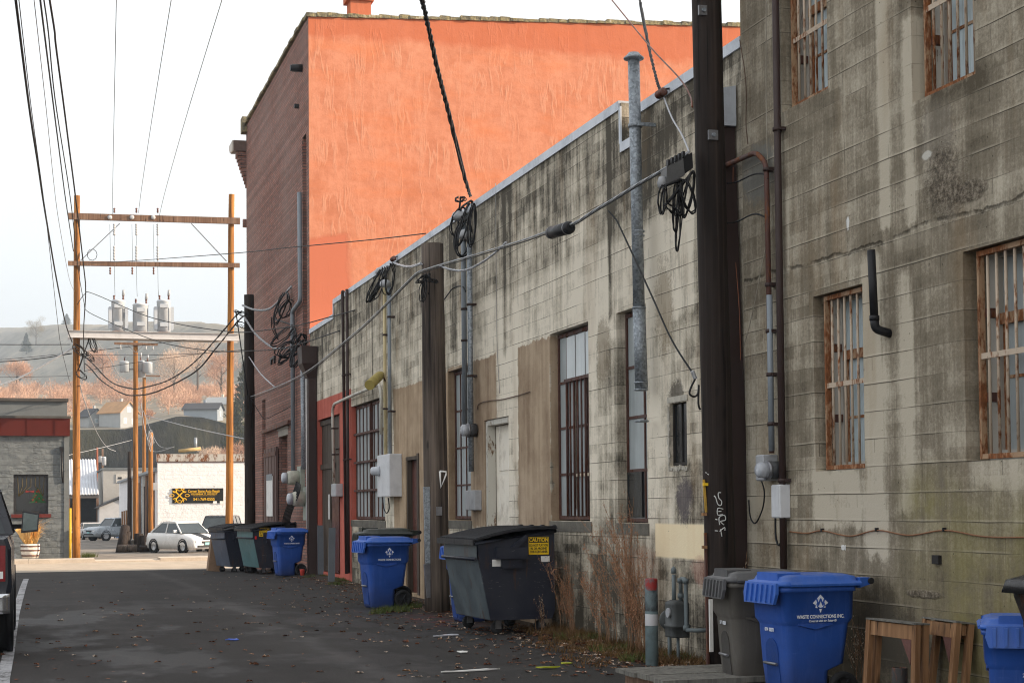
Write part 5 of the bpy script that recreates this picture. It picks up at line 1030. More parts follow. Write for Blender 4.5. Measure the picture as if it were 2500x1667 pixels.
m = MB(); m.tube([hp(225+24*math.cos(a*.7)*.5, 622+14*math.sin(a*.7), HY-.22) for a in range(19)], .012, 5); m.build('wire_coil', M_CABLE, HF)
M_TANK = paint('pale_transformer_enamel', (.50, .54, .58), .4, amt=.15)
def transformer(px0, px1, ytop, label, fins):
    a, b = hp(px0, 810), hp(px1, 810); cx = (a.x+b.x)/2; zt = hp(px0, ytop).z; z0 = PLZ; rr = (b.x-a.x)/2*(.78 if fins else .95)
    t = thing('transformer', label, 'transformer', (cx, PLY, z0), 'transformers on the H frame platform')
    MB().lathe([(.0, .0), (rr, .0), (rr, zt-z0-.1), (rr*1.04, zt-z0-.09), (rr*1.04, zt-z0-.06), (rr*.9, zt-z0-.02), (0, zt-z0)], (cx, PLY, z0+.03), 22, 'z').build('tank', M_TANK, t)
    if fins:
        for s in (-1, 1):
            for i in range(3): MB().box((cx+s*rr*.96-.02*(s < 0)+(s-1)*.0, PLY-.25+.2*i, z0+.15), (cx+s*(rr+.11)+.02*(s > 0)*0, PLY-.21+.2*i, zt-.28)).build('radiator_fin', M_TANK, t) if s > 0 else MB().box((cx-rr-.11, PLY-.25+.2*i, z0+.15), (cx-rr*.96, PLY-.21+.2*i, zt-.28)).build('radiator_fin', M_TANK, t)
    for z in (z0+.25, zt-.32): MB().box((cx-.16, PLY-rr-.05, z), (cx+.16, PLY-rr*.9, z+.14)).build('bracket', M_TANK, t)
    for k, (dx_, h) in enumerate(((-.18, .22), (.22, .22))):
        m = MB(); insul(m, (cx+dx_*rr/.3, PLY, zt-.01), .05, h, 4); m.build('bushing', M_BRPORC, t)
    m = MB(); m.cyl((cx+.22*rr/.3, PLY, zt+.2), (cx+.24*rr/.3, PLY-.02, zt+.42), .055, 10); m.build('arrester', M_PORC, t)
    m = MB(); m.box((cx-rr*.9, PLY-.3, z0), (cx+rr*.9, PLY-.22, z0+.03)); m.box((cx-rr*.9, PLY+.2, z0), (cx+rr*.9, PLY+.28, z0+.03)); m.build('foot', M_RUSTPIPE, t)
transformer(267, 310, 733, 'pale grey finned transformer, left of the three on the platform', True)
transformer(323, 363, 742, 'plain round pale transformer, middle of the three on the platform', False)
transformer(378, 421, 733, 'pale grey finned transformer, right of the three on the platform', True)
# ------------------------------------------------------------------ poles further down the alley
def farpole(px, pyt, pyb, Y, r, mat, label, tx=None, name='utility_pole', g=None):
    a, b = ony(px, pyb, Y), ony(tx or px, pyt, Y); return polething(name, label, (a.x, Y, min(a.z, ground_z(Y))), (b.x, Y, b.z), r, r*.8, mat, n=14, group=g), b
def canister(parent, x, z, Y, r, h, mat=None):
    MB().lathe([(0, 0), (r, 0), (r, h*.9), (r*1.05, h*.92), (r*.8, h), (0, h*1.02)], (x, Y, z), 14, 'z').build('tank', mat or M_TANK, parent)
FY = 92; fp, ft = farpole(331, 826, 1330, FY, .155, M_POLE_ORANGE, 'amber pole beyond the street with a short crossarm above three small transformers')
a, b = ony(279, 838, FY-.2), ony(385, 841, FY-.2); b.y = a.y; MB().bar(a, b, .12, .13).build('crossarm', M_POLE_BROWN, fp)
for p, q in (((312, 843), (331, 860)), ((350, 843), (333, 860))): MB().bar(ony(*p, FY-.2), ony(*q, FY-.2), .04, .03).build('brace', M_STEEL, fp)
for x in (294, 356, 373): q = ony(x, 853, FY-.2); m = MB(); insul(m, tuple(q), .06, .3, 3); m.build('insulator', M_PORC, fp)
def tcan(x, yb, yt, Y, label, r=.27):
    p, q = ony(x, yb, Y), ony(x, yt, Y); t = thing('transformer', label, 'transformer', p, 'small transformers on the amber pole beyond the street')
    canister(t, p.x, p.z, Y, r, q.z-p.z); m = MB(); insul(m, (p.x, Y, q.z), .05, .2, 3); m.build('bushing', M_BRPORC, t); MB().cyl((p.x+.02, Y, q.z+.2), (p.x+.02, Y, q.z+.42), .06, 10).build('arrester', M_PORC, t)
    MB().box((min(p.x, ft.x), Y+.0, p.z+.12), (max(p.x, ft.x), Y+.05, p.z+.2)).build('hanger', M_STEEL, t)
tcan(304, 908, 882, FY+.1, 'small pale transformer hung left of the amber pole beyond the street'); tcan(360, 911, 884, FY+.1, 'small pale transformer hung right of the amber pole beyond the street'); tcan(343, 921, 880, FY+.45, 'small pale transformer partly behind the amber pole')
fp2, _ = farpole(352, 905, 1300, 128, .16, M_POLE_ORANGE, 'thinner amber pole further back, seen right beside the first one'); a, b = ony(350, 917, 127.8), ony(391, 918, 127.8); b.y = a.y; MB().bar(a, b, .12, .12).build('crossarm', M_POLE_BROWN, fp2)
sp, _ = farpole(368, 1055, 1350, 84, .14, M_POLE_ORANGE, 'short sunlit pole by the white building with cables at its top')
farpole(316, 1102, 1335, 94, .13, M_POLE_DARK, 'low dark pole standing among the logs')
rp, _ = farpole(237, 1092, 1260, 200, .16, wood_pole('red_brown_pole', (.22, .06, .03), (.34, .12, .06)), 'distant red brown pole in front of the dark cliff')
farpole(250, 1095, 1165, 202, .14, M_POLE_BROWN, 'distant brown pole carrying two small pale transformers')
p = ony(245, 1128, 201.6); q = thing('transformer', 'distant pale transformers hung on the brown pole by the cliff', 'transformer', p); canister(q, p.x, p.z, 201.6, .22, .7); p = ony(254, 1135, 201.6); canister(q, p.x, p.z, 201.6, .25, 1.0)
from mathutils import noise as mnoise
def onground(px, py, dz=0.0):
    d = ray(px, py); y = 5.0
    while y < 400:
        p = EYE+d*(y/d.y)
        if p.z <= ground_z(y): break
        y += .05
    return Vector((p.x, p.y, ground_z(p.y)))
# ------------------------------------------------------------------ hills
def etop(t):
    pts = [(-.3, .048), (.025, .047), (.055, .0475), (.07, .051), (.086, .0553), (.10, .0548), (.12, .050), (.16, .052), (.5, .05)]
    for (a, ea), (b, eb) in zip(pts, pts[1:]):
        if a <= t <= b: return lerp(ea, eb, (t-a)/(b-a))
    return .05
def sminf(a, b, k):
    h = max(0, min(1, .5+.5*(b-a)/k)); return lerp(b, a, h)-k*h*(1-h)
def hill_z(x, y):
    t = x/y
    if y < 320: z = lerp(-1.2, 7.5, max(0, (y-215)/105))
    elif y < 352: 
        f = max(0, min(1, (y-332)/13)); f = f*f*(3-2*f); z = lerp(7.5, etop(t)*352+1.65, f)
        z += 1.2*mnoise.noise(Vector((x*.12, y*.3, 0)))*(f*(1-f)*4)
    else:
        z0 = etop(t)*352+1.65; z = lerp(z0, .069*480+1.65, min(1, (y-352)/128)); z += max(0, y-480)*.02
        fl = .6*x+.19*y-106+5*mnoise.noise(Vector((x*.012, y*.004, 3)))+9*mnoise.noise(Vector((x*.02+y*.012, y*.006-x*.01, 8)))+1.5*mnoise.noise(Vector((x*.06, y*.02, 5)))
        cap = .0988*y+15.8-max(0, t-.10)*y*.28+3*mnoise.noise(Vector((x*.01, y*.01, 1)))
        fl = sminf(fl, cap, 16); z = -sminf(-z, -fl, 10)
        z += .5*mnoise.noise(Vector((x*.15, y*.08, 2)))
    return z
def make_hill():
    ys = [205, 230, 260, 290, 318]+[320+1.2*i for i in range(1, 27)]+[354, 358]+[364+8*i for i in range(15)]+[490+15*i for i in range(80)]+[1720+60*i for i in range(30)]
    ts = [-.9, -.6, -.4, -.3, -.2, -.12, -.08]+[-.06+.0025*i for i in range(100)]+[.2, .25, .3, .4, .6, .9]
    vs = [(t*y, y, hill_z(t*y, y)) for y in ys for t in ts]; n = len(ts)
    fs = [(j*n+i, j*n+i+1, (j+1)*n+i+1, (j+1)*n+i) for j in range(len(ys)-1) for i in range(n-1)]
    t = NT('dry_hillside', .95, 0, .05); P = t.pos(); x, y, z = t.sep(P)
    a = t.noise(P, .012, 6, .6); b = t.noise(P, .16, 5, .7); c = t.noise(t.comb(t.mul(x, .10), t.mul(y, .02), 0), 1, 4, .6)
    col = t.ramp(t.add(t.add(t.mul(a, .35), t.mul(b, .35)), t.mul(c, .3)), [(.38, (.17, .155, .125)), (.50, (.28, .25, .20)), (.62, (.40, .35, .27))])
    bush = t.mul(t.math('LESS_THAN', t.voro(P, .11), .17), t.rng(a, .44, .58)); col = t.mix(t.mul(bush, .75), col, (.075, .075, .055))
    cl = t.mul(t.mul(t.rng(y, 322, 328), t.rng(y, 349, 345)), t.rng(z, 6, 8)); ck = t.noise(t.comb(t.mul(x, .55), t.mul(y, .2), t.mul(z, .12)), 1, 5, .7); col = t.mix(cl, col, t.ramp(ck, [(.35, (.008, .0075, .0075)), (.55, (.018, .0165, .016)), (.72, (.05, .044, .034))]))
    lush = t.mul(t.rng(t.noise(P, .03, 4), .5, .6), t.rng(y, 600, 480)); col = t.mix(t.mul(lush, .25), col, (.10, .095, .04))
    m = t.out(col, None, t.bump(t.add(b, t.mul(ck, t.mul(cl, 2))), .6, .8))
    o = MB().add(vs, fs, True).build('hill', m, None, False); structure(o, 'dry grassy hillside with sunlit crest above a dark basalt cliff')
make_hill()
# ------------------------------------------------------------------ woodland on the bench: bare rusty trees, one mass, plus single trees
def twigs(mb, c, rx, rz, n, size, r, flat=.5):
    for _ in range(n):
        while True:
            p = Vector((r.uniform(-1, 1), r.uniform(-1, 1), r.uniform(-1, 1)))
            if .15 < p.length < 1: break
        p = p*(.55+.45*r.random()); q = Vector((c[0]+p.x*rx, c[1]+p.y*rx, c[2]+p.z*rz))
        d = (Vector((p.x, p.y, p.z*.6+.7))+Vector((r.uniform(-.6, .6), r.uniform(-.6, .6), r.uniform(-.5, .5)))).normalized()*size*r.uniform(.6, 1.7); s = d.cross(Vector((r.uniform(-1, 1), r.uniform(-1, 1), r.uniform(-1, 1)))).normalized()*size*flat*r.uniform(.15, .4)
        mb.add([q-s, q+s, q+d], [(0, 1, 2)])
def leafmat(name, c1, c2, sc=.5):
    t = NT(name, .9, 0, .1); P = t.pos(); a = t.noise(P, sc, 4, .6); b = t.noise(P, sc*7, 2, .6); return t.out(t.mix(t.rng(t.add(t.mul(a, .6), t.mul(b, .4)), .36, .64), c1, c2))
M_TWIG = leafmat('bare_rust_twigs', (.46, .26, .17), (.66, .44, .31), .12); M_TWIG2 = leafmat('bare_pale_twigs', (.50, .36, .26), (.70, .54, .42), .12); M_FIR = leafmat('evergreen_needles', (.030, .036, .014), (.085, .08, .03), .3); M_BARK = simple('grey_bark', (.11, .085, .06), .95, 0, .3, 3)
r = random.Random(11)
def wood_mass():
    mb = MB()
    for i in range(190):
        px = r.uniform(-25, 620); Y = r.uniform(368, 540); p = ony(px, 1000, Y); zb = hill_z(p.x, Y); h = r.uniform(4, 8)
        if 215 < px < 345 and Y < 410: continue
        if 455 < px < 560 and Y < 400: continue
        k = .7+.5*mnoise.noise(Vector((px*.02, Y*.02, 0))); h *= max(.45, k); twigs(mb, (p.x, Y, zb+h*.5), h*.62, h*.55, 420, .62, r, .34)
        mb.tube([(p.x, Y, zb-.5), (p.x+r.uniform(-.3, .3), Y, zb+h*.6)], .12, 4)
    o = mb.build('woodland', M_TWIG, None, False); tag(o, 'rusty brown bare winter woodland on the bench below the hill', 'woodland', None, 'stuff')
wood_mass()
def tree(px, py, Y, h, w, label, mat, kind, g=None):
    p = ony(px, py, Y); zb = hill_z(p.x, Y); t = thing('tree' if kind != 'fir' else 'evergreen_tree', label, 'tree', (p.x, Y, zb), g)
    m = MB(); m.tube([(p.x, Y, zb-.5), (p.x+.1, Y, zb+h*.5), (p.x, Y, zb+h*.92)], [h*.022, h*.014, .03], 7)
    rr = random.Random(int(px)); tips = []
    for i in range(16):
        a = rr.uniform(0, 6.28); f = rr.uniform(.22, .8); l = w*rr.uniform(.4, .95)*(1.0-f*.5); s = Vector((p.x, Y, zb+h*f)); e = s+Vector((math.cos(a)*l, math.sin(a)*l, l*rr.uniform(.5, 1.0) if kind != 'fir' else -l*.15)); m.tube([s, s.lerp(e, .5)+Vector((0, 0, .1*l)), e], [h*.008, h*.005, .02], 4); tips.append(e)
    m.build('trunk', M_BARK, t)
    c = MB()
    if kind == 'fir':
        for i in range(34):
            f = i/33; z = zb+h*(.12+.88*f); ww = w*(1-f)**.8*(.75+.5*rr.random()); 
            for k in range(6):
                a = rr.uniform(0, 6.28); twigs(c, (p.x+math.cos(a)*ww*.6, Y+math.sin(a)*ww*.6, z), ww*.5+.2, h*.03, 16, .55, rr, 1.2)
    else:
        for e in tips: twigs(c, e, w*.40, w*.38, 230, .6, rr, .26)
        twigs(c, (p.x, Y, zb+h*.72), w*.8, h*.30, 900, .6, rr, .26)
    c.build('crown', mat, t, False)
tree(575, 1000, 330, 15, 4.2, 'dark evergreen tree beside the right amber pole of the H frame', M_FIR, 'fir')
tree(602, 1000, 345, 13, 4.2, 'second dark evergreen, partly behind the black stub pole', M_FIR, 'fir')
for px, Y, h, w, lab in ((250, 470, 13, 5.5, 'bare rusty tree rising behind the tan roofed house'), (425, 455, 14, 7, 'broad pale bare tree right of the thinner amber pole'), (482, 470, 17, 7.5, 'tallest pale bare tree above the dark roofed house'), (540, 430, 15, 5.5, 'bare brown tree left of the evergreen'), (40, 480, 9, 5, 'low rusty tree above the grey block building')):
    tree(px, 1000, Y, h, w, lab, M_TWIG2 if 'pale' in lab else M_TWIG, 'bare', 'bare trees on the bench')
tree(88, 850, 1120, 17, 7, 'lone round tree on the open hillside', leafmat('tan_foliage', (.16, .13, .07), (.30, .24, .14), .1), 'bare'); tree(64, 850, 1100, 13, 4, 'small dark tree beside the lone tree on the hillside', M_FIR, 'fir')
for px, py, Y, lab in ((163, 780, 1480, 'tiny dark bush on the hill crest'),): tree(px, py, Y, 11, 5, lab, M_FIR, 'fir')
tree(590, 1090, 290, 8, 4, 'rusty bare shrub tree behind the H frame pole, above the white building', M_TWIG, 'bare'); tree(520, 1090, 300, 6, 3.4, 'bare scrub tree above the white building roof', M_TWIG2, 'bare')
# ------------------------------------------------------------------ houses on the bench
def house(label, px, py, Y, w, d, hw, hr, rz, wallm, roofm, wins, porch=False):
    p = ony(px, py, Y); z = hill_z(p.x, Y)-.1; t = thing('house', label, 'house', (p.x, Y, z)); M = Matrix.Translation((p.x, Y, z)) @ Matrix.Rotation(rz, 4, 'Z')
    mb = MB(); mb.loft([[(-w/2, y, -2), (w/2, y, -2), (w/2, y, hw), (0, y, hw+hr), (-w/2, y, hw)] for y in (-d/2, d/2)], M=M); mb.build('wall', wallm, t)
    rf = MB(); e = .4
    for s in (-1, 1): rf.loft([[(s*(w/2+e), y, hw-e*hr/(w/2)+.02), (0, y, hw+hr+.02), (0, y, hw+hr+.2), (s*(w/2+e), y, hw-e*hr/(w/2)+.2)] for y in (-d/2-e, d/2+e)], M=M)
    r_ = rf.build('roof', roofm, t); MB().box((.6, -.3, hw+hr*.4), (1.1, .2, hw+hr+.9), M).build('chimney', wallm, r_)
    for face, x, zz, ww, hh in wins:
        b = ((x-ww/2, -d/2-.05, zz), (x+ww/2, -d/2+.02, zz+hh)) if face == 'f' else ((w/2-.02, x-ww/2, zz), (w/2+.05, x+ww/2, zz+hh))
        wn_ = MB().box(b[0], b[1], M).build('window', M_WHITE, t); q = .12; g = MB()
        if face == 'f': g.box((b[0][0]+q, b[0][1]-.02, zz+q), (b[1][0]-q, b[0][1]-.001, zz+hh-q), M)
        else: g.box((b[1][0]+.001, b[0][1]+q, zz+q), (b[1][0]+.02, b[1][1]-q, zz+hh-q), M)
        g.build('pane', M_BLUEGLASS, wn_)
M_GREYSIDE = simple('grey_white_siding', (.36, .37, .37), .8, 0, .1, 1); M_TANROOF = simple('tan_shingle', (.44, .25, .12), .9, 0, .2, 1); M_DKROOF = simple('dark_shingle', (.06, .06, .065), .9, 0, .2, 1)
house('tan roofed two storey house with pale gable above the cliff', 289, 1046, 362, 5.2, 6.2, 3.0, 2.2, .75, M_GREYSIDE, M_TANROOF, (('f', -1.2, .5, 1.0, 1.2), ('f', 1.2, .5, 1.0, 1.2), ('f', 0, 3.0, 1.2, 1.1), ('s', -1.6, .6, .7, 1.4), ('s', 0, .6, .7, 1.4), ('s', 1.6, .6, .7, 1.4)))
house('low dark roofed house among trees above the cliff', 497, 1019, 364, 5.0, 7.5, 1.9, 1.3, 1.2, simple('blue_grey_siding', (.28, .32, .36), .8, 0, .1, 1), M_DKROOF, (('s', -2, .4, 1.4, 1.2), ('s', 1.5, .4, 1.4, 1.2), ('f', 0, .4, 1.2, 1.1)))
house('small pale house seen left of the tan roofed one', 222, 1046, 366, 4.2, 4, 2.0, 1.6, .6, M_GREYSIDE, M_DKROOF, (('f', 0, .6, 1, 1),))
house('pale cottage at the far right of the bench behind the amber pole', 540, 1012, 378, 4.5, 6, 2.6, 1.5, 1.1, simple('cream_siding', (.55, .5, .42), .8, 0, .1, 1), M_GREYSIDE, (('s', 0, .6, 1.2, 1.2),))
# ------------------------------------------------------------------ grey block building, left
def blockmat():
    t = NT('split_face_block', .9, 0, .2); P = t.pos(); x, y, z = t.sep(P); u = t.add(x, y); br = t.n('TexBrick'); t.put(br.inputs['Vector'], t.comb(u, z, 0)); br.inputs['Scale'].default_value = 1; br.inputs['Brick Width'].default_value = .46; br.inputs['Row Height'].default_value = .23; br.inputs['Mortar Size'].default_value = .012
    br.inputs['Color1'].default_value = (.4, .4, .4, 1); br.inputs['Color2'].default_value = (.6, .6, .6, 1); br.inputs['Mortar'].default_value = (0, 0, 0, 1)
    n = t.noise(t.comb(u, z, 0), 3.2, 6, .7); n2 = t.noise(t.comb(t.mul(u, 1.2), t.mul(z, 4), 2), 1.5, 4, .6); rough = t.rng(t.noise(t.comb(t.math('FLOOR', t.math('DIVIDE', u, .46)), t.math('FLOOR', t.math('DIVIDE', z, .23)), 0), 3.1, 0), .42, .58)
    c = t.mix(t.rng(n, .35, .65), (.11, .125, .135), (.185, .205, .212)); h = t.add(t.mul(t.mul(n2, rough), 1.6), t.mul(br.outputs['Fac'], -.5)); return t.out(c, None, t.bump(h, .9, .09))
M_BLOCK = blockmat(); M_REDBAND = simple('dull_red_fascia', (.11, .018, .014), .6, 0, .15, 3, .1); M_SMOOTHGREY = simple('smooth_grey_render', (.15, .165, .17), .85, 0, .15, 2, .15)
GY = 67.0
def graybuilding():
    def q(x, y): return ony(x*1.06293, y*1.06293, GY)
    xr_ = q(157, 1100).x; zt_, zl, zb0, zb1 = q(100, 922).z, q(100, 958).z, q(100, 964).z, q(100, 1001).z
    t = thing('block_building', 'grey split face block building with dull red band at the left', 'building', (xr_-4, GY, -.3))
    wx0, wx1, wz0, wz1 = q(31, 1100).x, q(111, 1100).x, q(60, 1180).z, q(60, 1089).z
    mb = MB(); solid_wall(mb, [-16, xr_-.001, wx0, wx1], [-1, zl, wz0, wz1], lambda u, z: not (wx0 < u < wx1 and wz0 < z < wz1), lambda u, z, d: (u, GY+d, z), 0, .3); mb.box((xr_-.3, GY+.301, -1), (xr_, GY+14, zl)); mb.box((-16, GY+.301, -1), (-15.7, GY+14, zl)); mb.box((-15.7, GY+13.7, -1), (xr_-.3, GY+14, zl)); mb.build('wall', M_BLOCK, t)
    mb = MB(); mb.box((q(147, 1100).x, GY-.03, -.6), (xr_+.03, GY-.002, zb1-.01)); mb.build('corner_pilaster', M_SMOOTHGREY, t)
    mb = MB(); mb.box((-16, GY-.05, zl+.002), (xr_-.05, GY+.25, zt_)); mb.box((-15.9, GY+.26, zl+.003), (xr_-.3, GY+13.9, zl+.05)); mb.build('parapet', M_SMOOTHGREY, t)
    mb = MB(); mb.box((-16, GY-.16, zt_+.002), (xr_, GY+.3, zt_+.12)); mb.box((-16, GY-.40, zl-.06), (xr_+.08, GY-.055, zl+.03)); mb.build('coping', simple('dark_cap', (.075, .07, .065), .8, 0, .3, 3), t)
    mb = MB(); mb.loft([[(x, GY-.05, zb1), (x, GY-.16, zb1), (x, GY-.36, zl-.065), (x, GY-.05, zl-.065)] for x in (-16, xr_+.05)]); fb = mb.build('red_fascia', M_REDBAND, t)
    mb = MB(); n = 9
    for i in range(24):
        x = xr_-.5-i*1.05; mb.bar((x, GY-.165, zb1), (x, GY-.365, zl-.07), .035, .02, (0, 1, 0))
    mb.build('batten', M_REDBAND, fb)
    w = MB(); k = .1
    for a, b in (((wx0, wz0), (wx0+k, wz1)), ((wx1-k, wz0), (wx1, wz1)), ((wx0+k, wz0), (wx1-k, wz0+k)), ((wx0+k, wz1-k), (wx1-k, wz1))): w.box((a[0], GY+.1, a[1]), (b[0], GY+.18, b[1]))
    wn_ = w.build('window', simple('dark_window_frame', (.03, .03, .032), .5), t)
    MB().box((wx0, GY+.15, wz0), (wx1, GY+.165, wz1)).build('pane', M_DARKGLASS, wn_)
    MB().box((wx0-.08, GY-.10, wz0-.14), (wx1+.1, GY+.05, wz0-.004)).build('sill', M_REDBAND, wn_)
    tr = MB(); cx_ = lerp(wx0, wx1, .70); z0_ = lerp(wz0, wz1, .28); H = (wz1-wz0)*.36
    for i in range(4):
        a, b, ww = z0_+H*i*.22, z0_+H*(i*.22+.38), .36*(1-i*.2); tr.prism([(cx_-ww, a), (cx_+ww, a), (cx_+.02, b), (cx_-.02, b)], GY+.147-.002*i, GY+.149-.002*i+.0005, 'y')
    tr.build('tree_decal', simple('green_window_paint', (.02, .085, .03), .7), wn_); rd = MB(); rr = random.Random(4)
    for i in range(12):
        f = rr.random(); zz = z0_+H*f; xx = cx_+rr.uniform(-1, 1)*.30*(1-f); rd.box((xx-.03, GY+.128, zz-.02), (xx+.03, GY+.13, zz+.02))
    bx_ = lerp(wx0, wx1, .47); rd.prism([(bx_-.16, z0_+H*.72), (bx_, z0_+H*.78), (bx_+.16, z0_+H*.72), (bx_+.16, z0_+H*.88), (bx_, z0_+H*.82), (bx_-.16, z0_+H*.88)], GY+.128, GY+.13, 'y'); rd.build('bow_decal', simple('red_window_paint', (.24, .025, .02), .7), wn_)
    cu = MB(); 
    for i in range(7): 
        x = lerp(wx0+.15, wx1-.15, i/6); cu.tube([(x, GY+.145, wz1-.1), (lerp(x, lerp(wx0, wx1, i/6*.7+.15), .5), GY+.145, lerp(wz1, wz0, .3)), (lerp(wx0, wx1, .15 if i < 3.5 else .85), GY+.145, lerp(wz1, wz0, .55))], .012, 5)
    cu.build('curtain', simple('olive_curtain', (.11, .085, .035), .9), wn_)
    m = MB(); a = q(141, 1032); m.tube([(a.x, GY-.05, a.z), (a.x+.02, GY-.06, a.z-.9), (a.x+.06, GY-.05, a.z-1.3)], .04, 6); m.box((a.x-.07, GY-.1, a.z-.08), (a.x+.07, GY-.002, a.z+.1)); m.build('wall_conduit', M_BLACK, t)
    m = MB(); a = q(154.5, 1240); m.box((xr_+.035, GY-.1, -.3), (xr_+.10, GY-.03, .9)); m.build('white_corner_guard', M_WHITE, t)
graybuilding()
def planter():
    a = ony(74, 1368, GY-.9); z = ground_z(GY)+.12; t = thing('barrel_planter', 'white half barrel planter with brown hoops in front of the grey block building', 'planter', (a.x, GY-.9, z))
    MB().lathe([(0, 0), (.30, 0), (.36, .3), (.36, .55), (.33, .55), (.31, .47), (0, .47)], (a.x, GY-.9, z), 22, 'z').build('staves', paint('worn_white_staves', (.72, .68, .62), .8, (.25, .16, .10), .7), t)
    for zz in (.10, .30, .46): rr_ = .30+.06*min(1, zz/.3)+.004; MB().lathe([(rr_-.02, -.025), (rr_+.008, -.025), (rr_+.012, .025), (rr_-.02, .025)], (a.x, GY-.9, z+zz), 22, 'z').build('hoop', M_RUSTPIPE, t)
    g = MB(); rr = random.Random(9)
    for i in range(620):
        an = rr.uniform(0, 6.28); l = rr.uniform(.35, 1.15); sp = rr.uniform(.05, .6)*l; b = Vector((a.x+rr.uniform(-.2, .2), GY-.9+rr.uniform(-.2, .2), z+.46)); m = b+Vector((math.cos(an)*sp*.35+.05, math.sin(an)*sp*.35, l*.7)); e = b+Vector((math.cos(an)*sp+.18*l, math.sin(an)*sp, l*rr.uniform(.55, 1.0))); s = Vector((.010, .004, 0)); g.add([b-s, b+s, m+s, e, m-s], [(0, 1, 2, 3, 4)])
    gr = g.build('ornamental_grass', leafmat('golden_grass', (.60, .32, .08), (.80, .54, .24), 3), None, False); tag(gr, 'golden ornamental grass growing in the white half barrel', 'plant')
planter()
m = MB(); a = ony(174, 1240, HY-.2); m.cyl((a.x-.04, HY-.25, -.3), (a.x-.04, HY-.25, a.z), .05, 10); tag(m.build('marker_post', simple('yellow_marker', (.55, .36, .03), .6)), 'yellow marker post at the foot of the left amber pole', 'post')
